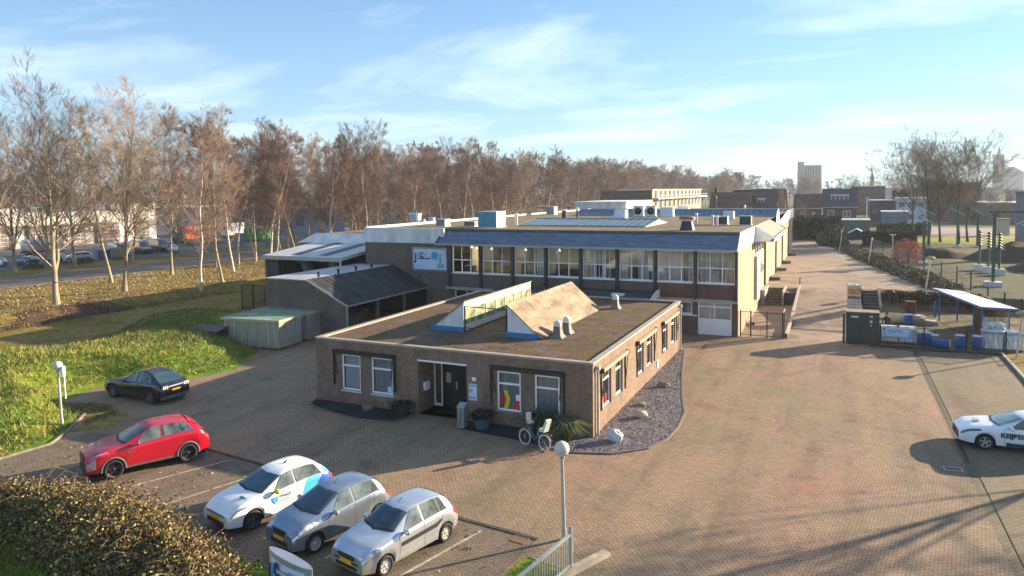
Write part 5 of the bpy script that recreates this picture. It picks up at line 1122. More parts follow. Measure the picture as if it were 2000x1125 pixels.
def rown(keys,x,y0,y1,dy,h,lab,grp,jx=1.5,jy=2.0,hj=.12,z=0,wid=1.0):
    y=y0
    while y<y1:
        tree(q.choice(keys),x+q.uniform(-jx,jx),y+q.uniform(-jy,jy),h*q.uniform(1-hj,1+hj),lab,grp,z=z,wid=wid); y+=dy*q.uniform(.85,1.2)
BI=['birch0','birch1','birch2','birch3']; PO=['poplar0','poplar1','poplar2','plane2']
rown(BI,-66,62,135,6,18.5,'slim red brown birch woven between the taller trees of the belt','inner birches of the belt')
rown(PO+['plane1','plane3'],-86,66,140,7,20.5,'tan stemmed bare tree behind the street side of the belt','street side inner trees')
rown(BI,-62,68,130,9,19,'red brown bare birch in the belt close behind the long block roof','birches behind the long block')
rown(PO,-70,72,130,9,20.5,'grey brown bare tree in the belt behind the long block roof','grey trees behind the long block')
rown(BI+PO[:1],-78,95,135,9,20,'white stemmed tree on the street side of the belt behind the long block','street side belt trees')
rown(PO,-99,92,150,10,21.5,'bare tree of the belt across the street behind the long block','far side belt trees')
FB=['fbirch0','fbirch1','fbirch2']; FP=['fpoplar0','fpoplar1','fpoplar2','fpoplar3','fplane0']
rown(FB+FP[:2],-61,132,420,7.0,18.5,'small looking bare tree of the long receding belt, building side','receding belt trees, building side',wid=1.15)
rown(FP+FB[:1],-74,136,430,7.2,21.5,'small looking bare tree of the long receding belt, middle row','receding belt trees, middle row',wid=1.15)
rown(FP,-97,150,440,8.5,22.5,'small looking bare tree of the long receding belt, street side','receding belt trees, street side',wid=1.2)
rown(FP[:2]+FP[3:],-205,40,300,13,17,'distant dark bare tree standing behind the depot roofs','distant trees behind the depot',jx=8,wid=1.4)
rown(FP,-232,60,330,15,18.5,'distant dark bare tree of the rear row behind the depot','rear row trees behind the depot',jx=8,wid=1.5)
rown(FP,-40,300,440,9,17,'far bare tree in the grey wood left of the tower block','far wood left of the tower block',jx=7,z=1.1,wid=1.3)
for i in range(9): tree(q.choice(FP),-24+i*4.2+q.uniform(-1,1),392+q.uniform(-12,22),q.uniform(13,17),'far bare tree of the wood around the tower block','far wood around the tower block',z=1.1,wid=1.3)
# the tall group right of the lane
og=[('oak0',22.4,120.6,18,'left tree of the tall dark trunked group behind the hedge'),('oak1',24.0,112.5,17,'slim tree second from the left in the tall dark trunked group'),
('oak2',26.2,116,18,'middle tree of the tall dark trunked group on the sunny lawn'),('oak0',28.4,112,17.5,'leaning tree right of the middle in the tall dark trunked group'),('oak1',30.6,118,17.5,'right hand tree of the tall dark trunked group, widest crown')]
for k,x,y,h,l in og: tree(k,x,y,h,l,'tall trees behind the hedge',z=1.1,wid=1.1)
tree('oak2',40.5,150,9,'small dark bushy tree right of the brick flats',z=1.1,wid=1.2)
tree('oak0',14.7,337,16,'lone bare tree far behind the dormer house',z=1.1)
tree('poplar1',-2.5,150,9.5,'small bare garden tree left of the dark roofed house',z=1.1)
tree('birch2',2.5,165,7,'low reddish garden tree before the brown roofed houses',z=1.1,wid=1.5)
tree('birch0',-12,140,7.5,'reddish shrubby tree before the wide brown roof',z=1.1,wid=1.6)
# leafy things
SCG=[mat('scrub_grey_green',(.11,.125,.07),.8,.3,1),mat('scrub_pale',(.24,.23,.16),.8,.3,1),mat('scrub_olive',(.075,.085,.03),.8,.3,1)]
LF=[mat('leaf_dark',(.025,.040,.018),.7,.4,2),mat('leaf_mid',(.055,.085,.025),.7,.4,2),mat('leaf_olive',(.095,.10,.030),.7,.4,2)]
HDG=[mat('hedge_dark',(.014,.030,.016),.8,.4,1),mat('hedge_mid',(.028,.052,.022),.8,.4,1)]
DRY=[mat('dry_brown',(.10,.060,.028),.8,.4,2),mat('dry_tan',(.22,.145,.06),.8,.4,2),mat('dry_dark',(.040,.028,.018),.8,.4,2),mat('dry_olive',(.12,.105,.032),.8,.4,2)]
BRB=[mat('bramble_leaf',(.14,.145,.03),.65,.4,1),mat('bramble_rust',(.27,.13,.045),.7,.4,1),mat('bramble_pale',(.42,.33,.14),.7,.4,1),mat('bramble_dark',(.050,.045,.018),.75,.4,1),mat('bramble_brown',(.18,.11,.045),.75,.4,1)]
def boxpts(n,x0,x1,y0,y1,z0,z1,shell=.25,rng=rr):
    p=rng.uniform(0,1,size=(n,3)); k=rng.integers(0,5,n); e=rng.uniform(0,shell,n)
    p[k==0,0]=e[k==0]*.5; p[k==1,0]=1-e[k==1]*.5; p[k==2,1]=e[k==2]*.5; p[k>=3,2]=1-e[k>=3]*.7
    return np.column_stack([x0+(x1-x0)*p[:,0],y0+(y1-y0)*p[:,1],z0+(z1-z0)*p[:,2]])
def hedgebox(label,x0,x1,y0,y1,h,z,n,size,mats,name='hedge',cat='hedge',rz=0,core=HDG[0],wob=.25):
    cx,cy=(x0+x1)/2,(y0+y1)/2; t=thing(name,label,cat,(cx,cy,z),rz)
    P=boxpts(n,x0-cx,x1-cx,y0-cy,y1-cy,0,h); w=np.array([mn.noise(Vector((a*.6,b*.6,3)))for a,b,_ in P[::1]]); P[:,2]*=1+wob*w; scatter('foliage',P,size,mats,parent=t)
    g=MB(); g.box(x0-cx+.25,x1-cx-.25,y0-cy+.25,y1-cy-.25,0,h*.86); g.build('inner_growth',core,t); return t
hedgebox('tall dark evergreen hedge across the far end of the concrete lane',1.6,10.2,116.5,119.5,4.2,1.13,9000,.16,HDG)
hedgebox('long clipped dark hedge right of the lane in front of the tall trees',13.6,21.6,104.5,108.0,2.3,1.1,11000,.11,[HDG[0],LF[0]],wob=.06)
hedgebox('lower green hedge line behind the grey green shed',17,26,134,136,2.4,1.1,5000,.14,[LF[0],LF[1]])
hedgebox('evergreen clump behind the white flat roofed house',26.5,31,239,244,8,1.1,4000,.3,HDG,name='evergreen_bush',cat='bush')
def blob(label,cx,cy,z,rx,ry,h,n,size,mats,name='shrub',cat='shrub',stems=True,tall=.5,rng=rr,core=True,up=False,stemm=None):
    t=thing(name,label,cat,(cx,cy,z)); d=rng.normal(size=(n,3)); d/=np.linalg.norm(d,axis=1)[:,None]; r=rng.uniform(.55,1.05,size=(n,1))**.6; p=d*r; p[:,2]=np.abs(p[:,2])
    w=np.array([1+.38*mn.noise(Vector((a*2.2+cx,b*2.2+cy,c*2.2))) for a,b,c in d])[:,None]; p=p*w*np.array([rx,ry,h]); scatter('foliage',p,size,mats,parent=t,updir=up,aspect=.35 if up else 1)
    if stems:
        g=MB()
        for k in range(14):
            a=R.uniform(0,6.28); q_=R.uniform(.3,.95); g.tube([(0.1*math.cos(a),.1*math.sin(a),0),(rx*q_*.5*math.cos(a),ry*q_*.5*math.sin(a),h*.5),(rx*q_*math.cos(a),ry*q_*math.sin(a),h*R.uniform(.6,1.0))],[.03,.02,.01],3)
        g.build('stem',stemm or TW_G,t)
    return t
blob('brown and green round shrub at the right end of the dark hedge',8.9,104,1.13,2.4,3,3.4,5000,.16,[SCG[0],DRY[1],LF[1],LF[0]])
blob('pinkish red leafless shrub between the lane scrub and the field fence',18.0,76.5,1.1,1.9,1.9,2.9,5200,.09,[mat('red_twig',(.30,.09,.06),.8,.3,2),mat('pink_twig',(.42,.17,.12),.8,.3,2)],up=True)
blob('autumn orange leafy tree behind the showroom',-172,88,3,5.5,5.5,10,5000,.35,[mat('autumn_orange',(.40,.19,.05),.8,.3,1),mat('autumn_brown',(.25,.12,.04),.8,.3,1)],name='autumn_tree',cat='tree')
# scrub bank strip right of the lane: several shrubs one can tell apart by place
lane_e=[(17.9,49.5),(17.2,53),(16.7,56.5),(16.1,60),(15.3,63.5),(14.7,67),(14.0,71),(13.5,75),(12.8,79),(12.1,83),(11.2,88),(10.4,93)]
for i,(x,y) in enumerate(lane_e):
    blob('low scrubby shrub of the overgrown strip along the right edge of the lane',x+1.0,y,1.12,1.8,2.3,.55+.2*(i%3),1500,.09,[SCG[0],SCG[1],SCG[2],LF[0]],stems=True)
    col.objects[-1]
for o in bpy.data.objects:
    if o.get('label','').startswith('low scrubby shrub of the overgrown'): o['group']='lane edge scrub'
# bank behind the play yard
for i,(x,y) in enumerate([(14.5,44.3),(16.4,44.0),(18.3,44.2),(20.2,44.0)]):
    t=blob('brown bramble shrub on the bank behind the blue shelter',x,y,.35,1.4,1.3,1.0,2200,.09,[DRY[0],DRY[2],LF[0],DRY[2],LF[2]]); t['group']='bank brambles'
# undergrowth behind ducts and along the belt
for i in range(16):
    y=78+i*4.2; t=blob('dry brown underwood bush along the foot of the tree belt',-57-R.uniform(0,7),y,0,2.4,2.4,R.uniform(1.2,2.6),900,.16,[DRY[0],DRY[2],TW_B],stems=False); t['group']='underwood along the belt'
for i in range(5):
    t=blob('dark scrub bush on the far side of the street',-101-R.uniform(0,3),14+i*8,0,1.3,1.5,R.uniform(.5,.9),400,.14,[DRY[0],DRY[3],LF[2]],stems=False); t['group']='scrub across the street'

GB1=[mat('blade_green',(.12,.19,.018),.7,.5,.3),mat('blade_yellow',(.27,.29,.03),.7,.6,.3,c2=(.33,.25,.05)),mat('blade_deep',(.055,.11,.012),.7,.6,.3),mat('blade_green',(.12,.19,.018)),mat('blade_straw',(.30,.20,.06),.7,.5,.3)]
# ---- bramble thicket in the lower left foreground
def spline(P,t):
    k=t*(len(P)-1); i=min(int(k),len(P)-2); return P[i]+(P[i+1]-P[i])*(k-i)
SP=[np.array(v) for v in ((-20.0,-16.0,.5),(-17.0,-15.0,.8),(-14.0,-14.5,1.15),(-11.4,-14.7,1.25),(-8.6,-15.2,1.15),(-6.4,-15.8,1.05),(-4.8,-17.0,.9))]
n=95000; tt=rr.uniform(0,1,n); C=np.array([spline(SP,t) for t in tt]); a=rr.uniform(0,2*np.pi,n); e=np.abs(rr.normal(size=n)); ra=rr.uniform(.45,1.0,n)**.5
w=np.array([1+.5*mn.noise(Vector((c[0]*.9+math.cos(x)*1.2,c[1]*.9+math.sin(x)*1.2,2.0)))+.35*mn.noise(Vector((c[0]*2.6+math.cos(x)*2.4,c[1]*2.6,7.0+math.sin(x)*2.4))) for c,x in zip(C,a)])
ph=rr.uniform(0,np.pi/2,n); P=np.column_stack([C[:,0]+np.cos(a)*np.cos(ph)*1.75*ra*w, C[:,1]+np.sin(a)*np.cos(ph)*1.75*ra*w-.1, C[:,2]*np.sin(ph)*ra*w+.05])
bt=thing('bramble_thicket','brown bramble thicket spreading before the parked cars','bramble',(-12,-14.8,0))
P[:,0]+=12;P[:,1]+=14.8
scatter('foliage',P[:70000],.033,[BRB[0],BRB[1],BRB[3],BRB[4],BRB[4],BRB[3]],parent=bt); scatter('foliage',P[70000:],.042,[BRB[0],BRB[2],GB1[1],BRB[3]],parent=bt)
g=MB()
for k in range(700):
    t=R.random(); c=spline(SP,t); a0=R.uniform(0,6.28); l=R.uniform(.5,1.3); p0=Vector((c[0]+12+R.uniform(-.8,.8),c[1]+14.8+R.uniform(-.8,.8),R.uniform(.3,c[2]))); 
    p1=p0+Vector((math.cos(a0)*l*.5,math.sin(a0)*l*.5,R.uniform(.1,.4))); p2=p1+Vector((math.cos(a0)*l*.5,math.sin(a0)*l*.5,R.uniform(-.35,.1))); g.tube([p0,p1,p2],[.012,.010,.005],3)
g.build('stem',mat('bramble_stem',(.24,.15,.08),.8,.3,3),bt)
g=MB()
for i in range(15):
    c=spline(SP,i/14); g.ell((c[0]+12,c[1]+14.8,0),(1.25,1.15,c[2]*.72),10,6,jit=.15)
g.build('inner_growth',BRB[3],bt)
# grass tufts (uncountable): blades over the banks and foreground
def blades(poly,n,size,mats,label,zf=hl,name='tall_grass',dens=None):
    P=rndpoly(poly,n); 
    if dens:
        k=np.array([mn.noise(Vector((x*.5,y*.5,dens)))>-.15 for x,y in P]); P=P[k]
    z=np.array([zf(x,y)-.03 for x,y in P]); return scatter(name,np.column_stack([P,z]),size,mats,updir=True,flat=.6,aspect=.16,label=label,cat='grass')
GB1=[mat('blade_green',(.12,.19,.018),.7,.5,.3),mat('blade_yellow',(.27,.29,.03),.7,.6,.3,c2=(.33,.25,.05)),mat('blade_deep',(.055,.11,.012),.7,.6,.3),mat('blade_green',(.12,.19,.018)),mat('blade_straw',(.30,.20,.06),.7,.5,.3)]
GB2=[mat('blade_olive',(.11,.10,.03),.8,.3,2),mat('blade_brown',(.16,.11,.05),.8,.3,2),GB1[2]]
blades([(-21.6,-12),(-22.6,-8.6),(-24.4,-6.6),(-28.5,-5.4),(-29.2,-3),(-27.7,-.8),(-25.6,.6),(-24.8,3),(-27,8),(-32,12),(-37,15),(-40,10),(-40,-6),(-38,-14),(-30,-20)],42000,.13,GB1,'bright yellow green tall grass on the bank behind the parked cars')
blades([(-41,-8),(-41,10),(-38,17),(-34,22),(-52,30),(-53,22),(-53,-6)],26000,.12,[DRY[0],DRY[2],DRY[0],DRY[1]],'brown scrub grass in the ditch')
fz=lambda x,y:0
blades([(-22,-13.8),(-3,-16.2),(.4,-14.3),(.6,-20),(-8,-22),(-14,-19),(-24,-17)],42000,.12,GB1,'green and straw grass in the lower left corner',zf=lambda x,y:hl(x,y) if x<-22 else 0)
blades([(.9,-13.8),(1.5,-10.6),(2.9,-10.9),(3.0,-14)],3500,.06,GB1[:3],'small grass patch by the galvanised railing',zf=fz)
blades([(-22.8,-7.6),(-24.4,-6.5),(-27.3,-5.7),(-25,-4.9),(-22.6,-5.9)],2200,.07,GB2,'worn grass strip beside the black car',zf=fz)
g=MB(); g.quad(*[(x,y,.006) for x,y in [(-28,-13.95),(.85,-13.95),(1.3,-10.45),(3.0,-10.75),(3.0,-45),(-28,-45)]]); struct('front_verge',g,GREENB)
def tuft(name,label,x,y,h,n,m,spread=.9):
    t=thing(name,label,'plant',(x,y,.03)); g=MB()
    for k in range(n):
        a=R.uniform(0,6.28); e=R.uniform(.35,1.25); L=h*R.uniform(.7,1.1); d=Vector((math.cos(a),math.sin(a),0)); s=Vector((-d.y,d.x,0))*.022
        p0=d*R.uniform(0,.12); p1=p0+d*L*.35*e*spread+Vector((0,0,L*.75)); p2=p0+d*L*.85*e*spread+Vector((0,0,L*(.85-.35*e*.9)))
        g.add([p0-s,p0+s,p1+s,p1-s,p2],[(0,1,2,3),(3,2,4)],R.choice((0,0,1)))
    g.build('leaf_clump',m,t); return t
SW=[mat('sword_leaf',(.05,.075,.022),.55,.3,3),mat('sword_leaf_pale',(.17,.17,.07),.55,.3,3)]
tuft('sword_leaf_plant','large arching sword leaved plant at the brick corner behind the bicycle','x' and -.9,-.95,1.15,330,SW,1.1)
tuft('sword_leaf_plant','dark sword leaved plant under the right window behind the bicycle',-2.1,-.8,1.35,360,[SW[0],LF[0]],1.2)

# trees standing beyond the right edge; their shadows rake over the paving
for k,x,y,h,l in (('oak0',27.5,13.6,15,'bare tree just outside the right edge, first of the shadow casting three'),('oak2',31.5,11.0,17,'bare tree outside the right edge, second of the shadow casting three'),('plane2',30.5,6.5,15,'bare tree outside the right edge, last of the shadow casting three')):
    tree(k,x,y,h,l,'bare trees outside the right edge',name='bare_tree')
FL=[mat('fallen_tan',(.28,.20,.09),.9,.2,2),mat('fallen_brown',(.16,.10,.05),.9,.2,2),mat('fallen_pale',(.36,.29,.15),.9,.2,2)]
q_=rndpoly([(-80.5,-10),(-80.5,75),(-58,60),(-45,32),(-50,20),(-50,-10)],15000); scatter('fallen_leaves',np.column_stack([q_,np.full(len(q_),.02)+np.array([hl(a,b) if a>-63 and -44<b<46 else 0 for a,b in q_])]),.075,FL,label='tan fallen leaves strewn over the tree verge',cat='fallen leaves')
q_=rndpoly([(-21,-13.8),(0,-13.8),(1,-9.8),(-10,-8.6),(-21,-8)],700); scatter('fallen_leaves',np.column_stack([q_,np.full(len(q_),.02)]),.035,FL,label='few fallen leaves scattered over the parking bays',cat='fallen leaves')
# ================= outbuildings left of the long block
t=T('lean_to_shed','brick shed with a dark corrugated lean to roof and open dark front','shed',(-27,18,0))
x0,x1,xr,y0,y1,zf,ze=-31.0,-23.3,-26.9,12.9,24.36,4.25,2.45
g=MB(); g.extr([(x0,y0,0),(x1,y0,0),(x1,y0,ze),(xr,y0,zf),(x0,y0,zf)],(0,.25,0)); g.box(x0,x0+.2,y0+.25,y1,0,zf); g.box(x0+.2,x1-.2,y1-.1,y1,0,2.4,m=1); t.p('wall',g,[BR_M,DARKIN])
g=MB(); g.extr([(xr,y0-.12,zf+.03),(xr,y1,zf+.03),(x1+.15,y1,ze+.0),(x1+.15,y0-.12,ze)],(0,0,.09))
for k in range(22): y=y0+k*.53; g.bar((xr,y,zf+.13),(x1+.15,y,ze+.10),.05,.03)
t.p('corrugated_roof',g,DKS)
g=MB(); g.box(x0-.05,xr,y0-.12,y1,zf+.02,zf+.10); t.p('flat_roof',g,mat('silver_felt',(.40,.40,.41),.5,.25,.7))
g=MB(); g.bar((x1+.18,y0-.14,ze+.06),(x1+.18,y1,ze+.06),.10); g.bar((xr,y0-.14,zf+.08),(x1+.18,y0-.14,ze+.08),.07,.12); g.box(x1-.02,x1+.08,y0-.02,y0+.10,0,ze,m=0); t.p('gutter',g,GREY)
for y in (16.8,20.6): g=MB(); g.box(x1-.14,x1+.06,y-.1,y+.1,0,ze); t.p('post',g,mat('post_brown',(.16,.13,.11),.8,.2))
for i,y in enumerate((14.6,17.0,19.3,21.5)): g=MB(); g.cyl(xr-.35,y,zf+.1,zf+.42,.10,n=10); g.cyl(xr-.35,y,zf+.42,zf+.5,.14,n=10); t.p('roof_vent',g,DKT)
g=MB(); g.box(-26.5,-25.8,16,19,0,1.2); g.box(-25.4,-24.6,14.3,15.6,0,.9); g.bar((-25,13.6,.0),(-26.2,15,1.9),.08); t.p('stored_goods',g,mat('goods_dark',(.10,.08,.06),.8,.4,2))
t=T('duct_canopy','open shed with pale ribbed roof and large dust ducts under it','shed',(-35,25,0))
X0,X1,Y0,Y1=-40.2,-31.0,22.3,29.5
g=MB(); g.box(X0,X0+.25,Y0,Y1,0,4.9); g.box(X0+.25,X1,Y1-.2,Y1,0,5.2,m=1); g.box(X0+.25,X1,Y0,Y0+.15,0,2.6,m=1); g.box(X1-1.2,X1,Y1-.35,Y1-.2,0,5,m=2); g.box(X0+.25,X0+1.6,Y0+.05,Y0+.2,2.6,4.8,m=1); t.p('wall',g,[BR_M,mat('dark_sheet',(.028,.045,.055),.6,.2),WOODB])
g=MB(); g.extr([(X0-.1,Y0-.2,5.0),(X1+.05,Y0-.2,5.0),(X1+.05,Y1,5.75),(X0-.1,Y1,5.75)],(0,0,.07)); 
t.p('roof',g,mat('pale_roof_sheet',(.50,.52,.53),.5,.15,1))
g=MB()
for a in (.30,.66): x=X0+(X1-X0)*a; g.extr([(x,Y0+.5,5.13),(x+1.1,Y0+.5,5.13),(x+1.1,Y1-.3,5.80),(x,Y1-.3,5.80)],(0,0,.03))
t.p('rooflight',g,DKT)
g=MB(); g.box(X0-.12,X1+.07,Y0-.3,Y0-.21,4.70,5.02); g.extr([(X1+.06,Y0-.2,4.80),(X1+.06,Y1,5.5),(X1+.06,Y1,5.8),(X1+.06,Y0-.2,5.1)],(.08,0,0)); t.p('fascia',g,mat('buff_fascia',(.46,.42,.36),.6,.1))
g=MB(); g.cyl(X1-.05,Y0-.25,0,4.7,.07); t.p('downpipe',g,PALEB)
g=MB(); g.tube([(-38.6,25,4.6),(-37.4,24.6,4.3),(-36.6,24.4,3.3),(-36.5,24.4,0)],[.45,.5,.55,.6],12); g.cyl(-36.5,24.4,1.5,2.9,.85,n=14); t.p('duct',g,mat('teal_grey_metal',(.12,.20,.21),.45,.2,2))
g=MB(); g.cyl(-34.4,25.2,2.6,5,.42,n=12); g.tube([(-34.4,25.2,2.8),(-33.9,24.9,2.2),(-33.2,24.8,1.9)],.35,10); t.p('duct',g,mat('teal_grey_metal',(.12,.20,.21),.45,.2,2))
g=MB(); g.box(-34,-31.6,23.6,24.9,2.55,3.6); t.p('white_bin',g,WHD)
t=T('side_wing','low side wing with pale fascia behind the duct canopy','building',(-37,36,0))
g=MB(); g.box(-42.3,-30.05,29.8,52,0,5.6); t.p('wall',g,BR_M); g=MB(); g.extr([(-42.6,29.6,5.75),(-30.05,29.6,5.75),(-30.05,30.9,6.7),(-41.2,30.9,6.7)],(0,.05,-.03)); t.p('fascia',g,WHD)
g=MB(); g.quad((-41.2,30.95,6.6),(-30.05,30.95,6.6),(-30.05,52,6.6),(-41.2,52,6.6)); t.p('roof',g,ROOFM)
def bikeshed(label,x,y,w,d,h,rz):
    t=thing('bicycle_shed',label,'shed',(x,y,0),rz); g=MB()
    n=int(w/.16)
    for k in range(n): a=w*k/n; g.box(a,a+w/n-.015,-.02,.02,.12,h-.08-.02*(k%2))
    m_=int(d/.16)
    for k in range(m_): a=d*k/m_; g.box(w-.02,w+.02,a+.02,a+d/m_-.0,.12,h-.06-.02*(k%2))
    g.box(-.02,.02,.05,d,.12,h-.1); g.build('board_wall',WOOD,t)
    g=MB(); g.box(-.15,w+.1,-.12,d+.1,h-.04,h+.04); g.build('roof',GRN,t); g=MB(); g.box(-.18,w+.13,-.16,-.12,h-.12,h+.06); g.box(w+.10,w+.14,-.12,d+.12,h-.12,h+.06); g.box(-.18,-.15,-.12,d+.12,h-.12,h+.08); g.build('trim',mat('trim_straw',(.42,.37,.24),.7,.2),t)
    for a,b in ((.1,.1),(w-.1,.1),(w-.1,d-.1),(.1,d-.1)): g=MB(); g.box(a-.06,a+.06,b-.06,b+.06,0,h-.1); g.build('post',mat('post_brown',(.16,.13,.11),.8,.2),t)
bikeshed('front slatted wooden shed with a pale green felt roof',-30.3,7.9,4.75,2.5,2.05,rad(5))
bikeshed('rear slatted wooden shed with a green roof, half behind the front one',-30.6,11.15,4.9,2.2,2.05,rad(5))
t=thing('garden_bin','dark low bin box on the grass before the green roofed sheds','bin',(-32.4,6.6,.0),rad(5)); g=MB(); g.box(0,2.6,0,1.1,0,1.25); g.build('bin_body',mat('bin_dark',(.025,.025,.028),.7,.2),t); g=MB(); g.extr([(-.05,-.08,1.22),(2.65,-.08,1.22),(2.65,1.15,1.42),(-.05,1.15,1.42)],(0,0,.06)); g.build('lid',mat('lid_grey',(.10,.095,.09),.7,.2),t)
t=thing('mesh_gate','pair of dark mesh gate panels standing in the scrub beyond the sheds','gate',(-41.4,20.4,0),rad(8)); 
for k in range(2):
    g=MB(); a=k*1.3; g.box(a,a+.07,-.04,.04,0,2.4); g.box(a+1.22,a+1.29,-.04,.04,0,2.4); g.box(a,a+1.29,-.03,.03,2.33,2.4); g.box(a,a+1.29,-.03,.03,.1,.17)
    for j in range(14): g.box(a+.09+j*.083,a+.10+j*.083,-.01,.01,.1,2.35)
    for j in range(10): g.box(a+.05,a+1.25,-.008,.008,.3+j*.21,.31+j*.21)
    g.build('mesh_panel',BLK,t)
# ================= items before the entrance block
t=thing('litter_bin','tall grey litter bin beside the entrance path','bin',(-5.95,-1.05,0),.1); g=MB(); g.box(-.17,.17,-.17,.17,.06,.98); g.box(-.02,.0,-.178,-.172,.15,.9,m=1); g.build('bin_body',[mat('bin_grey',(.22,.23,.235),.5,.2,4),TRIMB],t); g=MB(); g.extr([(-.19,-.19,.98),(.19,-.19,.98),(.19,.19,1.12),(-.19,.19,1.12)],(0,0,.04)); g.build('lid',mat('bin_lid',(.30,.31,.31),.5,.1),t); g=MB(); g.box(-.14,.14,-.14,.14,0,.06); g.build('foot',BLK,t)
def planter(label,x,y,r,h,top,m):
    t=thing('planter',label,'planter',(x,y,0.03)); g=MB(); g.lathe([(r*.75,0),(r,h*.8),(r*1.05,h),(r*.9,h),(r*.85,h*.85),(.01,h*.85)],14); g.build('pot',m,t)
    P=rr.normal(size=(700,3))*np.array([r*.6,r*.6,top*.3])+np.array([0,0,h+top*.4]); scatter('foliage',P,.06,[LF[0],HDG[0]],parent=t); return t
planter('dark planter tub right of the front door beside the bin',-5.1,-.75,.42,.5,.25,mat('tub_blue_grey',(.06,.10,.14),.6,.2))
planter('black planter tub at the right end of the left slate bed',-9.45,-.8,.42,.55,.12,mat('tub_black',(.02,.022,.025),.6,.2))
t=tag(MB().box(-8.2,-7.0,.55,1.35,.004,.022).build('door_mat',BLK),'black mat lying before the front door','door mat')
def rock(label,x,y,r,m,z=.0):
    g=MB(); g.ell((0,0,r[2]*.6),r,12,7,jit=.16); o=g.build('garden_rock',m,None,(x,y,z)); tag(o,label,'rock'); return o
RW=mat('rock_white',(.52,.54,.56),.85,.15,4,bmp=.4,bscale=8); RB=mat('rock_buff',(.42,.40,.33),.9,.2,3,bmp=.4); RN=mat('rock_brown',(.24,.17,.12),.9,.3,3,bmp=.4)
tag((lambda g_:g_.ell((0,0,.22),(.36,.30,.30),14,9,jit=.10))(MB()).build('garden_rock',RW,None,(1.0,-.05,.03)),'white angular rock at the front corner of the gravel bed','rock')
if 0: g=MB(); v=[(-.42,-.25,0),(.45,-.28,0),(.5,.22,0),(-.30,.30,0),(-.25,-.15,.32),(.25,-.15,.36),(.30,.12,.30),(-.12,.18,.38),(.0,0,.58)]; g.add(v,[(0,1,5,4),(1,2,6,5),(2,3,7,6),(3,0,4,7),(4,5,8),(5,6,8),(6,7,8),(7,4,8)]); tag(g.build('garden_rock',RW,None,(1.0,-.05,.03)),'white angular rock at the front corner of the gravel bed','rock')
rock('buff boulder in the middle of the gravel bed',1.25,3.55,(.32,.28,.24),RB); rock('small flat brown rock behind the buff boulder',.75,5.4,(.26,.2,.12),RN); rock('brown rounded rock at the far end of the gravel bed',1.05,9.2,(.36,.26,.2),RN)
rock('mossy buff stone in the slate bed under the left windows',-11.6,-.55,(.34,.2,.2),mat('stone_moss',(.16,.15,.10),.9,.3,4))
# bicycle
def bike(x,y,h):
    t=thing('bicycle','grey blue step through bicycle with white tyres and child seats','bicycle',(x,y,0),h); r=.34; W=.56
    FB_=mat('bike_frame',(.16,.24,.30),.4,.1); WT=mat('white_tyre',(.68,.65,.60),.6,.1,4)
    for X in (-W,W):
        g=MB(); g.lathe([(r-.05,-.014),(r-.02,-.022),(r,0),(r-.02,.022),(r-.05,.014),(r-.055,0),(r-.05,-.014)],26,axis='Y',c=(X,0,r)); wl=g.build('wheel',WT,t)
        g=MB()
        for k in range(14): a=k*math.pi/7; g.bar((X,0,r),(X+math.cos(a)*(r-.05),0,r+math.sin(a)*(r-.05)),.005)
        g.cyl(X,0,r-.03,r+.03,.03); g.build('spokes',GREY,wl)
        g=MB(); g.tube([(X+math.cos(a)*(r+.03),0,r+math.sin(a)*(r+.03)) for a in [math.pi*k/10+(.0 if X>0 else .0) for k in range(1,10)]],.02,5); g.build('mudguard',FB_,t)
    g=MB(); hd_=(-W+.16,0,.92); bb=(.06,0,.30); st=(.20,0,.78)
    g.tube([(-W,.0,r),(-W+.10,0,.62),hd_,(-W+.20,0,1.08)],.016,6); g.tube([(-W+.15,0,.80),(-.15,0,.42),bb],.020,6); g.tube([(-W+.16,0,.88),(-.05,0,.50),(.11,0,.46)],.016,6); g.tube([bb,st,(.22,0,.86)],.018,6); g.tube([bb,(W,0,r)],.013,5); g.tube([(.17,0,.66),(W,0,r)],.012,5); g.build('frame',FB_,t)
    g=MB(); g.tube([(-W+.42,-.28,1.02),(-W+.22,-.22,1.12),(-W+.20,0,1.10),(-W+.22,.22,1.12),(-W+.42,.28,1.02)],.014,6); g.build('handlebar',BLK,t)
    g=MB(); g.ell((.24,0,.90),(.14,.09,.045),10,6); g.build('saddle',BLK,t)
    g=MB(); g.extr([(.36,-.15,.80),(.62,-.15,.80),(.76,-.13,1.30),(.66,-.10,1.34),(.52,-.15,.92),(.36,-.15,.92)],(0,.30,0)); g.build('child_seat',mat('seat_pale_green',(.50,.58,.48),.5,.1),t)
    g=MB(); g.extr([(-.40,-.13,.98),(-.20,-.13,.98),(-.18,-.13,1.06),(-.34,-.13,1.10),(-.36,-.12,1.42),(-.44,-.12,1.42)],(0,.26,0)); g.build('child_seat',mat('seat_pale_pink',(.62,.52,.48),.5,.1),t)
    g=MB(); g.box(.56,.88,-.08,.08,.72,.75); g.build('rack',BLK,t); g=MB(); g.box(.90,.93,-.03,.03,.68,.74); g.build('rear_light',RED,t)
    g=MB(); g.cyl(.06,0,.2,.2,.01); g.lathe([(.01,-.02),(.10,-.02),(.10,.02),(.01,.02)],12,axis='Y',c=(.06,-.05,.30)); g.bar((.06,-.1,.30),(.14,-.1,.14),.02); g.bar((.06,.1,.30),(-.02,.1,.46),.02); g.build('crank',BLK,t)
    g=MB(); g.bar((.30,.03,.30),(.24,.22,.01),.015); g.build('stand',BLK,t); t.rotation_euler[0]=rad(-4)
bike(-1.93,-2.06,heading(1.05,-.36))
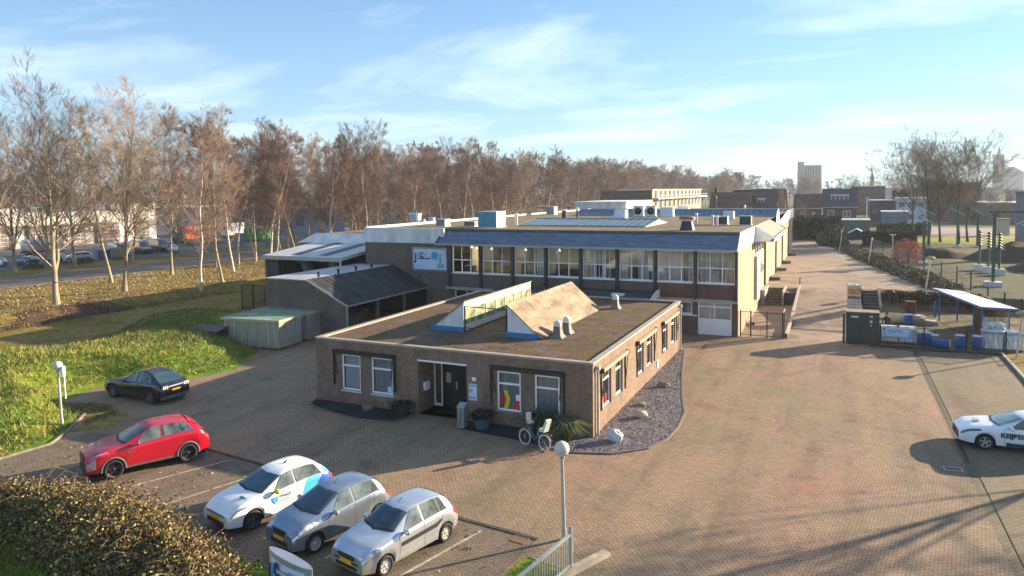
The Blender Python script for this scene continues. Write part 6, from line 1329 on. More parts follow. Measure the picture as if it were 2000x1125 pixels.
# ================= lamps
GLOBE=mat('lamp_globe',(.62,.56,.50),.35,.06,3,spec=.6)
def globe_lamp(label,x,y,h=3.15,r=.235,lean=(0,0)):
    t=thing('street_lamp',label,'street lamp',(x,y,0)); t.rotation_euler=(lean[0],lean[1],0); g=MB(); g.cyl(0,0,0,h-2*r+.02,.065,.05,n=12); g.cyl(0,0,.0,.35,.075,n=12); g.build('pole',GALV,t)
    g=MB(); g.ell((0,0,h-r),(r,r,r),22,14); g.build('globe',GLOBE,t); g=MB(); g.cyl(0,0,h-2*r-.06,h-2*r+.04,.085,n=12); g.build('collar',GREY,t); return t
t=globe_lamp('round globe lamp post beside the parking bays in front',2.0,-8.95,3.1,.24,(0,rad(-1.2)))
t=globe_lamp('globe lamp post standing in the grass left of the red car',-23.6,-8.15,3.1,.22,(0,rad(-2.5)))
g=MB(); g.cyl(.26,.1,1.3,2.6,.03,n=8); g.box(.15,.33,.02,.14,2.35,2.85); g.build('side_cabinet',WH,t)
t=thing('street_lamp','tilted lamp post at the pallet end of the play yard fence','street lamp',(19.95,24.2,0)); t.rotation_euler=(0,rad(5),0); g=MB(); g.cyl(0,0,0,2.65,.06,n=10); g.build('pole',GALV,t)
g=MB(); g.lathe([(.02,2.65),(.25,2.72),(.36,2.86),(.20,3.0),(.02,3.05)],14); g.build('lamp_shade',mat('lamp_shade_buff',(.34,.28,.17),.6,.2),t)
for i,(x,y,h,lab) in enumerate(((17.3,47.9,2.9,'leaning post lamp with a buff shade at the near end of the lane scrub'),(13.3,72.7,3.1,'leaning pale post in the middle of the lane scrub'),(9.9,90.5,3.1,'leaning pale post at the far end of the lane scrub'))):
    t=thing('street_lamp',lab,'street lamp',(x,y,1.12)); t.rotation_euler=(0,rad(7),0); g=MB(); g.cyl(0,0,0,h,.07,n=8); g.build('pole',GALV,t); g=MB()
    if i==0: g.lathe([(.02,h),(.30,h+.02),(.36,h+.2),(.2,h+.3),(.02,h+.32)],12)
    else: g.ell((0,0,h+.1),(.13,.13,.16),8,6)
    g.build('lamp_shade',[mat('lamp_shade_buff',(.34,.28,.17),.6,.2),WHD][i>0],t)
t=thing('street_lamp','thin lamp post with a flat T shaped head by the red shrub','street lamp',(16.4,78.5,1.1)); g=MB(); g.cyl(0,0,0,3.4,.05,n=8); g.build('pole',GALV,t); g=MB(); g.box(-.35,.35,-.12,.12,3.35,3.45); g.build('lamp_head',WHD,t)
t=thing('street_lamp','slim lamp mast at the right corner of the white showroom','street lamp',(-118,76,0)); g=MB(); g.cyl(0,0,0,7.6,.11,.06,n=8); g.build('pole',DKT,t); g=MB(); g.box(-.5,.1,-.1,.1,7.55,7.65); g.build('lamp_head',DKT,t)
t=thing('street_lamp','tall thin lamp post among the houses beyond the hedge','street lamp',(15.6,150,1.1)); g=MB(); g.cyl(0,0,0,7.6,.12,.07,n=8); g.build('pole',GALV,t); g=MB(); g.box(-.1,.5,-.1,.1,7.5,7.6); g.build('lamp_head',GALV,t)
# drain covers
for x,y,rz,lab in ((13.75,2.1,.1,'pale framed drain cover in the shade before the lettered white car'),(.75,-9.55,-.1,'rusty gully grate at the parking kerb near the lamp post')):
    t=thing('drain_cover',lab,'drain cover',(x,y,.008),rz); g=MB(); m_=.32 if x>5 else .26; g.box(-m_,m_,-.2,-.17,0,.012); g.box(-m_,m_,.17,.2,0,.012); g.box(-m_,-m_+.03,-.17,.17,0,.012); g.box(m_-.03,m_,-.17,.17,0,.012); g.build('frame',GALV if x>5 else mat('rust_iron',(.20,.12,.07),.8,.3,9),t); g=MB()
    for k in range(7): g.box(-m_+.05+k*(2*m_-.1)/7,-m_+.08+k*(2*m_-.1)/7,-.17,.17,0,.008)
    g.build('grate',mat('rust_iron',(.20,.12,.07),.8,.3,9),t)
tag(MB().extr([(2.55,-11.05,0),(2.85,-11.15,0),(3.62,-9.35,0),(3.35,-9.22,0)],(0,0,.10)).build('kerb_stone',mat('kerb_buff',(.42,.35,.25),.9,.2,3)),'loose buff kerb stone lying on the paving right of the railing','kerb stone')
# railing in the foreground
t=thing('sliding_gate','galvanised barred gate rail at the bottom edge of the picture','railing',(2.8,-10.6,0),heading(-.16,-1.0)); g=MB(); L=3.2
g.box(0,L,-.035,.035,1.02,1.10); g.box(0,L,-.03,.03,.14,.20); g.build('frame',GALV,t); g=MB()
for k in range(24): x=.10+k*.13; g.box(x-.011,x+.011,-.011,.011,.19,1.03)
g.build('bars',GALV,t)
g=MB(); g.box(-.06,.0,-.05,.05,0,1.28); g.box(-.10,-.06,-.05,.05,.55,.85); g.build('post',GALV,t)
# pylon sign
t=thing('pylon_sign','silver curved top company sign standing before the middle cars','sign',(-2.35,-16.2,0),rad(-14)); hw_,hh_,th=.88,2.02,.14
g=MB(); pl=[(-hw_,0)]+[(hw_*math.cos(a),-th*math.sin(a)) for a in [math.pi*(1-k/12) for k in range(1,12)]]+[(hw_,0)]+[(hw_*math.cos(a),th*math.sin(a)) for a in [math.pi*k/12 for k in range(1,12)]]
g.prism(pl,0,hh_); g.build('body',mat('sign_silver',(.46,.47,.50),.35,.06,metal=.5,scale=1),t)
g=MB(); pts=[(hw_*.9*math.cos(a),-th*math.sin(a)*1.0-.018) for a in [math.pi*(1-k/14) for k in range(2,13)]]; 
g.add([(x,y,.3) for x,y in pts]+[(x,y,hh_-.13) for x,y in pts],[(i,i+1,i+1+len(pts),i+len(pts)) for i in range(len(pts)-1)],0,True); pf=g.build('face',mat('sign_white',(.68,.69,.74),.35,.04),t)
signface(t,1.45,1.55,-.74,-th-.022,.56,0,False)
# ================= gate, court, stairs on the right of the long block
t=thing('steel_gate','black barred steel gate between the long block and the ramp wall','gate',(3.2,24.85,0)); 
g=MB(); L=2.95
for x in (0,.72,1.85,2.9): g.box(x-.04,x+.04,-.04,.04,0,1.95)
g.box(0,L,-.02,.02,1.83,1.87); g.box(0,L,-.02,.02,.12,.16); g.build('frame',BLK,t); g=MB()
for k in range(28): x=.05+k*.105; g.box(x-.009,x+.009,-.009,.009,.14,1.85)
g.build('bars',BLK,t); g=MB(); g.box(.78,.98,-.05,.05,.9,1.1); g.build('lock_box',BLK,t)
g=MB(); g.box(2.92,2.98,.02,1.7,.12,.16); g.box(2.92,2.98,.02,1.7,1.90,1.96,m=1)
for k in range(14): g.box(2.94,2.96,.1+k*.12,.12+k*.12,.14,1.9)
g.build('side_panel',[BLK,GALV],t)
t=T('court_wall','low wall with pale coping between the sunken court and the ramp','wall',(6.4,35,0)); g=MB()
def rz_(y): return 0 if y<30 else min(1.13,(y-30)/14*1.13)
ys_=[25.2,30,37,44,45.0]
for a,b in zip(ys_,ys_[1:]): g.add([(6.28,a,0),(6.42,a,0),(6.42,b,0),(6.28,b,0),(6.28,a,rz_(a)+.32),(6.42,a,rz_(a)+.32),(6.42,b,rz_(b)+.32),(6.28,b,rz_(b)+.32)],[(4,5,6,7),(0,1,5,4),(1,2,6,5),(2,3,7,6),(3,0,4,7)])
t.p('wall',g,BR_M); g=MB()
for a,b in zip(ys_,ys_[1:]): g.bar((6.35,a,rz_(a)+.34),(6.35,b,rz_(b)+.34),.22,.06)
t.p('coping',g,mat('coping_grey',(.42,.36,.30),.8,.2,2)); g=MB(); g.cyl(6.35,44.9,1.4,2.2,.05); t.p('bollard',g,BLK)
def steps(name,label,x0,x1,y0,y1,n,z1,m):
    t=thing(name,label,'stairs',((x0+x1)/2,y0,0)); g=MB()
    for k in range(n): g.box(x0-(x0+x1)/2,x1-(x0+x1)/2,(y1-y0)*k/n,y1-y0,z1*k/n,z1*(k+1)/n)
    g.build('treads',m,t); return t
DST=mat('dark_steps',(.09,.08,.07),.9,.3,4)
st_=steps('court_stairs','dark stairs climbing from the sunken court beside the long block',3.5,5.0,40.3,45,7,1.13,DST)
g=MB(); g.box(-1.15,-.75,.2,4.7,0,1.35); g.box(.76,.9,.2,4.7,0,1.35); g.box(.9,2.0,.9,4.7,0,1.12,m=1); g.build('side_wall',[CONC,mat('court_dark_wall',(.07,.055,.06),.9,.2)],st_)
st_=steps('yard_stairs','dark stairs in the bank behind the stacked liquid tanks',11.85,13.1,41.3,46,6,1.13,DST)
g=MB(); g.extr([(.63,-.1,0),(.63,4.7,0),(.63,4.7,1.45),(.63,3.9,1.45),(.63,-.1,.3)],(.2,0,0)); g.build('side_wall',CONC,st_)
g=MB(); g.box(11.55,11.7,24.9,46,0,.02); struct('lane_edge',g,CONC)
# ================= play yard things
WHP=mat('tank_white',(.62,.60,.54),.5,.1,2); CAGE=mat('cage_metal',(.20,.20,.20),.5,.2)
def ibc(label,x,y,z=0,fill=None,rz=0,grp=None):
    t=thing('liquid_tank',label,'tank container',(x,y,z),rz,grp); g=MB(); g.box(-.48,.48,-.55,.55,.16,1.10); g.cyl(0,0,1.10,1.15,.12); 
    if fill: g.box(-.482,.482,-.552,.552,.34,.82,m=1)
    g.build('tank',[WHP,fill or WHP],t); g=MB()
    for k in range(6):
        a=-.50+k*.2
        for yy in (-.575,.575): g.box(a-.011,a+.011,yy-.01,yy+.01,.12,1.14)
        b=-.575+k*.23
        for xx in (-.50,.50): g.box(xx-.01,xx+.01,b-.011,b+.011,.12,1.14)
    for zz in (.2,.42,.66,.9,1.13):
        g.box(-.51,.51,-.585,-.565,zz-.01,zz+.01); g.box(-.51,.51,.565,.585,zz-.01,zz+.01); g.box(-.51,-.49,-.57,.57,zz-.01,zz+.01); g.box(.49,.51,-.57,.57,zz-.01,zz+.01)
    g.build('cage',CAGE,t); g=MB()
    for a in (-.4,0,.4): g.box(a-.08,a+.08,-.6,.6,0,.10)
    g.box(-.52,.52,-.6,.6,.10,.13); g.build('pallet',WOODB,t); return t
ibc('lower liquid tank with a pinkish front under the orange one',10.95,36.1,.55); ibc('upper liquid tank with orange yellow contents topping the stack',10.95,36.1,1.70,mat('orange_fill',(.65,.32,.03),.5,.25,2))
t=thing('tank_plinth','brick plinth carrying the stacked liquid tanks','plinth',(10.95,36.1,0)); g=MB(); g.box(-.6,.6,-.7,.7,0,.55); g.build('block',BR_M,t)
ibc('left caged tank behind the printed banner',12.95,25.95,.12,mat('milky_fill',(.50,.50,.36),.5,.2)); ibc('right caged tank with the pale blue sheet over its side',14.1,26.05,.12,None)
tag(MB().extr([(13.55,25.28,.35),(14.35,25.30,.35),(14.3,25.33,1.05),(13.5,25.35,.95)],(0,-.02,0)).build('plastic_sheet',mat('sheet_blue',(.30,.45,.62),.4,.4,5)),'pale blue plastic sheet hanging on the right caged tank','sheet')
g=MB(); g.box(12.35,14.8,25.4,26.7,0,.11); tag(g.build('tank_platform',WOODB),'dark timber platform under the two caged tanks','platform')
t=thing('storage_cabinet','tall dark green steel cabinet with small stickers by the lane entrance','cabinet',(11.25,25.0,0),rad(2)); CG=mat('cabinet_green',(.022,.052,.04),.55,.25,1.2); CB_=mat('cabinet_brown',(.05,.045,.042),.55,.2,1.2)
g=MB(); g.box(-1.0,1.05,-.0,1.1,.08,2.2); g.build('cabinet_body',CG,t); g=MB(); g.box(-.97,.02,-.03,-.002,.12,2.14); g.build('cabinet_door',CG,t); g=MB(); g.box(.04,1.02,-.03,-.002,.12,2.14); g.build('cabinet_door',CB_,t); g=MB(); g.box(-1.05,1.10,-.05,1.15,2.2,2.27); g.build('cabinet_top',mat('cabinet_top',(.24,.19,.15),.8,.3,2),t); g=MB(); g.box(-.9,.95,.02,1.05,0,.08); g.build('foot',BLK,t)
g=MB(); g.box(-.70,-.25,-.036,-.031,1.86,1.98); g.box(.45,.65,-.036,-.031,1.92,2.02); g.extr([(.55+.09*math.cos(a*.524),-.034,1.62+.09*math.sin(a*.524)) for a in range(12)],(0,-.004,0)); g.box(.50,.60,-.036,-.031,1.32,1.40); g.build('sticker',WHD,t)
# banner on the fence
t=thing('fence_banner','pale blue printed banner tied to the play yard fence','banner',(12.45,24.72,.78)); g=MB(); g.box(0,1.62,-.015,.0,0,.62); g.build('board',mat('banner_blue',(.42,.58,.78),.5,.06),t)
text('SCOUTING',.24,NAVY,t,(.34,-.02,.27),(math.pi/2,0,0),sx=.75); text('groep aan de spoorlijn',.09,CYAN,t,(.34,-.02,.12),(math.pi/2,0,0)); g=MB(); g.bar((.14,-.02,.10),(.14,-.02,.46),.03); g.extr([(.06,-.02,.44),(.22,-.02,.44),(.14,-.02,.58)],(0,.004,0)); g.build('printed_arrow',NAVY,t)
t=thing('fence_plate','small blank white plate on the fence mesh','sign',(15.35,24.70,1.0)); g=MB(); g.box(0,.42,-.012,0,0,.13); g.build('board',WHD,t)
# fence
t=T('yard_fence','low dark mesh fence in front of the blue barrels','fence',(15.5,24.8,0)); 
for x in (12.35,14.95,17.35,19.5): g=MB(); g.box(x-.04,x+.04,24.76,24.84,0,1.55); t.p('post',g,BLK)
g=MB(); g.box(12.35,19.5,24.78,24.82,1.40,1.44); t.p('top_rail',g,DKT); g=MB()
for k in range(60): x=12.4+k*.12; g.box(x-.003,x+.003,24.797,24.803,.05,1.4)
for k in range(9): z=.1+k*.15; g.box(12.35,19.5,24.795,24.805,z-.003,z+.003)
t.p('mesh',g,BLK); g=MB(); g.box(12.3,19.5,24.62,24.74,0,.10); t.p('base_board',g,mat('base_dark',(.05,.04,.035),.9,.2))
t=thing('gate_post','black gate post left of the green cabinet with a pale stay','post',(10.1,25.1,0)); g=MB(); g.box(-.07,.07,-.07,.07,0,2.05); g.build('post',BLK,t); g=MB(); g.bar((.12,-.02,.1),(.14,-.02,1.95),.04); g.bar((-.05,-.02,1.95),(.14,-.02,2.3),.04); g.build('stay',WHD,t)
BAR=mat('barrel_blue',(.012,.10,.33),.4,.15,2)
def barrel(label,x,y,h=.92,r=.29,lie=False,broken=False,lid=True,grp=None):
    t=thing('barrel',label,'barrel',(x,y,0)); g=MB(); g.lathe([(r*.9,0),(r,.03),(r,h*.32),(r*1.03,h*.34),(r,h*.36),(r,h*.64),(r*1.03,h*.66),(r,h*.68),(r,h-.03),(r*.9,h),(.01,h-.01)],18,m=0); 
    if broken: g.v=[(a-(.10 if (b_<0 and int(c*9)%2) else 0),b_,c) for a,b_,c in g.v]
    bo=g.build('barrel_body',BAR,t); g=MB(); g.lathe([(r*1.0,h-.035),(r*1.05,h-.02),(r*1.05,h+.02),(r*.85,h+.025),(.01,h+.025)],18); g.build('rim',WHD,t)
    if lie: t.rotation_euler=(rad(90),0,rad(88)); t.location=(x,y,r)
    return t
barrel('upright blue barrel right of the caged tanks',14.72,26.1); barrel('blue barrel touching its neighbour right of the caged tanks',15.28,26.2); barrel('blue barrel lying on its side behind the fence',15.55,25.75,1.0,.30,lie=True)
barrel('third upright blue barrel, right of the lying one',17.15,25.95); barrel('right hand upright blue barrel before the shelter',18.15,26.05); barrel('blue barrel with a ragged side standing by the concrete pipe',14.75,33.6,broken=True)
t=thing('concrete_pipe','buff concrete pipe lying behind the banner','pipe',(13.2,34.4,.38),rad(4)); g=MB(); g.lathe([(.30,0),(.38,0),(.38,2.7),(.30,2.7),(.30,0)],18,axis='X'); g.build('pipe',mat('pipe_buff',(.45,.38,.28),.9,.15,2),t)
t=thing('concrete_block','grey buff concrete slab between the ragged barrel and the lawn','block',(15.3,34.3,0),rad(4)); g=MB(); g.extr([(0,0,0),(1.6,0,0),(1.5,0,.32),(.2,0,.42)],(0,.9,0)); g.build('slab',CONC,t)
t=thing('waste_bin','dark red square waste bin on the lawn below the bank','bin',(15.3,38.8,0)); g=MB(); g.box(-.35,.35,-.3,.3,.03,1.15); g.build('bin_body',mat('maroon',(.10,.022,.022),.6,.2),t); g=MB(); g.box(-.38,.38,-.33,.33,1.15,1.24); g.box(.36,.385,-.2,.2,.1,1.1,m=1); g.build('lid',[mat('maroon_lid',(.12,.03,.03),.6,.1),mat('pinkish_edge',(.45,.33,.30),.6,.1)],t)
t=tag(MB().box(17.0,17.15,38.6,38.75,0,1.3).build('fence_post',BLUEP),'short dark blue post by the shelter corner','post')
# shelter
t=T('open_shelter','open timber shelter with white sheet roof and blue edges','shelter',(19.3,33,0)); RZ=[(17.0,38.6,2.3),(19.0,38.8,2.3),(21.1,29.6,2.3),(18.95,29.0,2.3)]
RZ=[(16.7,37.4,2.55),(18.9,38.0,2.30),(21.0,29.4,2.30),(18.6,27.9,2.55)]
g=MB(); g.quad(*[(a,b,c+.07) for a,b,c in RZ]); t.p('roof',g,mat('shelter_white',(.60,.63,.70),.5,.06,1)); g=MB(); g.extr([(a,b,c-.08) for a,b,c in RZ],(0,0,.14)); t.p('roof_edge',g,BLUEP)
for a,b,zt in ((17.2,37.0,2.45),(18.75,31.6,2.42),(18.8,28.6,2.40),(20.6,30.0,2.22),(18.5,37.4,2.25)): g=MB(); g.box(a-.05,a+.05,b-.05,b+.05,0,zt); t.p('post',g,BLUEP)
g=MB(); g.box(20.35,20.42,30,37,.1,2.2,m=0); g.box(18.9,20.4,29.1,29.17,.1,1.75,m=1); g.box(19.0,20.35,33.6,33.66,0.1,2.2,m=0); t.p('board_wall',g,[WOODB,WOOD]); g=MB(); g.box(19.6,20.3,30.2,33.4,.42,.48); t.p('bench',g,WOOD)
# wrapped pallets
for x,y,z,lab in ((19.05,26.6,0,'lower left foil wrapped pallet load at the fence corner'),(19.3,27.5,.0,'foil wrapped pallet load behind the corner one'),(20.15,26.7,0,'right foil wrapped pallet load beside the tilted lamp')):
    t=thing('wrapped_pallet',lab,'pallet load',(x,y,z),.1); g=MB(); g.box(-.5,.5,-.45,.45,.12,1.15+(.35 if y>27 else 0)); bd=g.build('load',mat('foil_wrap',(.40,.50,.60),.3,.5,6,c2=(.62,.68,.74),stretch=(1,1,.25)),t)
    P=boxpts(600,-.54,.54,-.5,.5,1.0,1.25+(.35 if y>27 else 0)); scatter('loose_foil',P,.07,[WHP,PALEB],parent=t); g=MB(); g.box(-.55,.55,-.5,.5,0,.12); g.build('pallet',WOODB,t)
# person behind the tanks, turned to the camera, mid stance
def person(x,y,z,h):
    t=None
    me=bpy.data.meshes.new('person'); J=[(0,0,.94),(0,0,1.12),(0,.01,1.34),(0,0,1.46),(0,-.01,1.56),(0,-.02,1.70), (.18,0,1.40),(.30,-.03,1.14),(.24,-.22,1.00),(-.18,0,1.40),(-.31,-.02,1.14),(-.26,-.20,.98),(.10,0,.90),(.12,-.02,.50),(.12,.03,.08),(.13,-.13,.03),(-.10,0,.90),(-.13,.02,.50),(-.13,.06,.08),(-.14,-.10,.03)]
    Rr=[.15,.14,.16,.085,.06,.10,.075,.055,.035,.075,.055,.035,.10,.07,.05,.035,.10,.07,.05,.035]
    E=[(0,1),(1,2),(2,3),(3,4),(4,5),(2,6),(6,7),(7,8),(2,9),(9,10),(10,11),(0,12),(12,13),(13,14),(14,15),(0,16),(16,17),(17,18),(18,19)]
    me.from_pydata(J,E,[]); o=bpy.data.objects.new('person',me); col.objects.link(o); o.location=(x,y,z); o.rotation_euler=(0,0,h)
    m=o.modifiers.new('skin','SKIN'); me.skin_vertices
    for i,sv in enumerate(me.skin_vertices[0].data): sv.radius=(Rr[i],Rr[i]*.85); sv.use_root=(i==0)
    o.modifiers.new('sub','SUBSURF').levels=1; o.modifiers['sub'].render_levels=1
    dg=bpy.context.evaluated_depsgraph_get(); nm=bpy.data.meshes.new_from_object(o.evaluated_get(dg)); o.modifiers.clear(); o.data=nm
    nm.materials.clear()
    for m_ in (mat('skin',(.42,.25,.18),.6,.05),mat('navy_jacket',(.012,.018,.045),.8,.2,5),mat('dark_trousers',(.03,.032,.04),.8,.2,5)): nm.materials.append(m_)
    for p_ in nm.polygons:
        c=p_.center; p_.use_smooth=True
        p_.material_index=0 if c.z>1.50 or (c.y<-.19 and c.z<1.03 and c.z>.9) else (1 if c.z>.90 else 2)
    g=MB(); g.ell((0,.02,1.745),(.112,.125,.10),12,8); g.build('hair',mat('hair_dark',(.035,.02,.014),.8,.2),o)
    g=MB()
    for sd in (-1,1): g.ell((sd*.036,-.098,1.70),(.012,.01,.008),6,4,m=0); g.ell((sd*.105,-.01,1.69),(.012,.02,.03),6,4,m=1)
    g.ell((0,-.118,1.675),(.014,.02,.022),6,4,m=1); g.box(-.025,.025,-.112,-.104,1.635,1.642,m=2); g.build('face',[BLK,MATS['skin'],mat('lips',(.30,.12,.10),.6,0)],o)
    g=MB(); g.tube([(-.02,-.13,1.42),(-.01,-.16,1.15),(0,-.165,.96)],.008,4); g.build('jacket_zip',GREYP,o)
    g=MB()
    for sd,hx in ((1,.24),(-1,-.26)):
        for k in range(4): g.tube([(hx+(k-1.5)*.018,-.22,.995),(hx+(k-1.5)*.020,-.285-.01*(k in (1,2)),.975),(hx+(k-1.5)*.018,-.295,.94)],[.009,.008,.006],5)
        g.tube([(hx-.035*sd,-.20,1.0),(hx-.055*sd,-.24,.985),(hx-.04*sd,-.27,.965)],[.010,.009,.007],5)
    g.build('fingers',MATS['skin'],o)
    tag(o,'person in a dark navy jacket standing behind the banner','person'); return o
person(12.95,28.3,0,rad(10))
# ================= field beyond: fence, poles, insulator stands
EG=mat('equipment_green',(.045,.09,.07),.5,.2,2); TQ=mat('turquoise_arm',(.25,.50,.40),.45,.1)
t=T('field_fence','long mesh fence with dark posts between the lane scrub and field','fence',(20,60,1.1)); FP_=[(14.6,92),(15.6,85),(16.6,78),(17.6,70),(18.6,63),(19.6,57),(20.4,52.5),(21.0,48.5),(21.7,44.5),(22.3,41),(22.8,37.5),(23.2,34),(23.5,30.5),(23.6,27)]
def zg(x,y): return 1.12 if y>45 else .15
for x,y in FP_: g=MB(); z=zg(x,y); g.box(x-.05,x+.05,y-.05,y+.05,z-.1,z+1.9); t.p('post',g,BLK)
g=MB()
for (a,b),(c,d) in zip(FP_,FP_[1:]):
    for k in (1.85,.95,.15): g.bar((a,b,zg(a,b)+k),(c,d,zg(c,d)+k),.02)
    n_=int(math.hypot(c-a,d-b)/.35)
    for k in range(n_): s=k/n_; x=a+(c-a)*s; y=b+(d-b)*s; z=zg(a,b)*(1-s)+zg(c,d)*s; g.box(x-.006,x+.006,y-.006,y+.006,z,z+1.85)
t.p('mesh',g,GREY)
for i,(x,y,lab) in enumerate(((19.6,74,'green mast with slanted turquoise arms left of the tall trees'),(27.2,104,'middle green mast with slanted turquoise arms on the lawn'),(30.0,104.5,'right green mast with slanted turquoise arms on the lawn'))):
    t=thing('equipment_mast',lab,'mast',(x,y,1.0)); h=5.6; g=MB(); g.box(-.16,.16,-.16,.16,.3,h); g.build('mast_pole',EG,t); g=MB()
    for k in (-.15,.15): g.bar((-1.0,k,h+.9),(.9,k,h-.25),.10)
    for k in range(5): g.bar((-.9+k*.42,-.15,h+.83-k*.26),(-.9+k*.42,.15,h+.83-k*.26),.05)
    g.build('slanted_arms',TQ,t); g=MB(); g.box(-.5,.5,-.5,.5,0,.45); g.build('footing',mat('footing_white',(.50,.52,.55),.8,.1),t)
t=thing('equipment_mast','dark slim mast before the tall dark trunked group','mast',(23.2,104,1.0)); g=MB(); g.box(-.2,.2,-.2,.2,.3,5.6); g.build('mast_pole',EG,t); g=MB(); 
for k in (-.15,.15): g.bar((-1.0,k,6.4),(.9,k,5.3),.10)
g.build('slanted_arms',TQ,t); g=MB(); g.box(-.45,.45,-.45,.45,0,.4); g.build('footing',CONC,t)
t=T('portal_frame','tall green portal frame reaching out of the right edge','mast',(23.4,52.5,1.1)); g=MB(); g.box(23.27,23.53,52.37,52.63,1.1,8.4); t.p('mast_pole',g,EG); g=MB(); g.box(22.9,34,52.4,52.6,8.28,8.48); t.p('crossbeam',g,EG); g=MB(); g.bar((25.6,52.5,7.1),(27.6,52.5,8.2),.12); g.bar((25.2,52.5,7.2),(27.2,52.5,8.25),.12); t.p('slanted_arms',g,TQ); g=MB(); g.box(22.7,24.1,51.9,53.1,1.0,1.6); t.p('footing',g,mat('footing_white',(.50,.52,.55),.8,.1))
t=thing('concrete_mast','broad grey mast with a flat cap at the right edge','mast',(31.9,85.7,1.1)); g=MB(); g.box(-.45,.45,-.4,.4,0,9.0); g.build('mast_pole',mat('mast_grey',(.20,.20,.23),.8,.1),t); g=MB(); g.box(-1.3,1.3,-.7,.7,9.0,9.2); g.build('cap',GREY,t)
for i,(x,y,lab) in enumerate(((24.6,67.6,'left stand of stacked black insulator discs on a white block'),(25.1,65.2,'middle stand of stacked black insulator discs on a white block'),(25.7,62.9,'right stand of stacked black insulator discs on a white block'))):
    t=thing('insulator_stand',lab,'insulator stand',(x,y,1.1)); g=MB(); g.box(-.55,.55,-.45,.45,-.05,.75); g.build('footing',mat('footing_white',(.50,.52,.55),.8,.1),t); g=MB(); g.cyl(0,0,.75,2.9,.12,n=8); g.build('stand_pole',EG,t); g=MB()
    for k in range(6): g.lathe([(.06,2.9+k*.3),(.24,2.95+k*.3),(.24,3.03+k*.3),(.08,3.1+k*.3),(.06,3.2+k*.3)],10)
    g.build('insulator_discs',BLK,t); g=MB()
    for k in range(6): g.bar((.18,-.05,2.98+k*.3),(.46,-.05,2.86+k*.3),.07)
    g.build('white_arms',WH,t)
# ================= houses and far buildings
RBR=brick('house_brick',(.20,.09,.075),(.16,.07,.06),(.14,.10,.09),var=.15); TILE=mat('roof_tile_dark',(.032,.042,.06),.6,.25,1.0); TILB=mat('roof_tile_brown',(.075,.038,.038),.8,.25,.8,c2=(.10,.055,.05)); TILP=mat('roof_tile_purple',(.07,.042,.05),.8,.25,.8)
WINP=mat('far_window',(.10,.13,.16),.2,.3,2)
def house(label,x0,x1,y0,y1,ze,zr,wm,rm,z=1.1,axis='x',wins=(),dormer=None,chim=None,name='house'):
    """gabled house; ridge along axis; wins: (x,z,w,h) on the camera side"""
    B=((x0+x1)/2,(y0+y1)/2,z); t=T(name,label,'house',B); g=MB(); ym=(y0+y1)/2; xm=(x0+x1)/2
    if axis=='x': g.extr([(x0,y0,z),(x0,y1,z),(x0,y1,ze),(x0,ym,zr),(x0,y0,ze)],(x1-x0,0,0))
    else: g.extr([(x0,y0,z),(x1,y0,z),(x1,y0,ze),(xm,y0,zr),(x0,y0,ze)],(0,y1-y0,0))
    t.p('wall',g,wm); g=MB(); o=.35
    if axis=='x':
        for s,ye in ((-1,y0),(1,y1)): g.extr([(x0-o,ym,zr+.12),(x1+o,ym,zr+.12),(x1+o,ye+s*o,ze-.12),(x0-o,ye+s*o,ze-.12)],(0,0,.14))
    else:
        for s,xe in ((-1,x0),(1,x1)): g.extr([(xm,y0-o,zr+.12),(xm,y1+o,zr+.12),(xe+s*o,y1+o,ze-.12),(xe+s*o,y0-o,ze-.12)],(0,0,.14))
    t.p('roof',g,rm)
    g=MB(); g.box(x0-o,x1+o,y0-o-.12,y0-o,ze-.22,ze-.06)
    if axis=='x': t.p('gutter',g,WHD)
    for (a,b,w,h) in wins:
        g=MB(); g.box(a,a+w,y0-.08,y0-.01,b,b+h); wo_=t.p('window',g,WH); g=MB(); 
        nn=max(1,int(w/.9))
        for k in range(nn): g.box(a+.1+k*(w-.1)/nn,a+(k+1)*(w-.1)/nn,y0-.11,y0-.081,b+.12,b+h-.12)
        g.v=[(p[0],p[1],p[2]) for p in g.v]; pn=g.build('pane',WINP,wo_)
    if dormer:
        a,b,w,h,dy=dormer; g=MB(); g.box(a,a+w,dy,ym,b,b+h); do=t.p('dormer',g,WH); g=MB(); g.box(a-.25,a+w+.25,dy-.3,ym,b+h,b+h+.16); g.build('dormer_roof',WH,do); g=MB()
        nn=max(2,int(w/1.0))
        for k in range(nn): g.box(a+.12+k*(w-.12)/nn,a+(k+1)*(w-.12)/nn,dy-.03,dy-.002,b+.25,b+h-.1)
        g.build('pane',WINP,do)
    if chim: g=MB(); g.box(chim[0],chim[0]+.8,ym-.4,ym+.4,zr-.8,zr+chim[1]); t.p('chimney',g,RBR)
    return t
house('brick house with a dark roof and a long white dormer',6.0,14.2,180,189,5.9,10.5,RBR,TILE,wins=((7.2,2.6,1.5,2.3),(10.9,3.2,1.9,1.6)),dormer=(8.0,7.5,4.2,1.5,181.6),chim=(13.0,.9))
house('brown roofed house with two small skylights left of the dormer house',-1.0,5.6,177,186,5.7,9.2,RBR,TILB,wins=((.4,3.9,.7,.7),(3.4,3.9,.7,.7)))
house('wide purple brown roofed house behind the flues',-20.0,-10.3,155,165,4.6,9.9,RBR,TILB,chim=(-19.5,1.4),wins=((-18,2.2,1.6,1.2),))
house('tall purple brown roofed house with a small white dormer window',-10.2,-2.6,158,170,4.6,10.7,RBR,TILP,dormer=(-8.9,7.2,1.6,1.2,160.6),wins=((-8,2.2,1.6,1.2),))
t=T('flat_dormer_block','dark flat topped block rising behind the wide brown roof','building',(-13,168,1.1)); g=MB(); g.box(-15.5,-10.5,166,171,1.1,10.8); t.p('wall',g,TILE); g=MB(); g.box(-15.7,-10.3,165.8,171.2,10.8,11.0); t.p('roof',g,WHD)
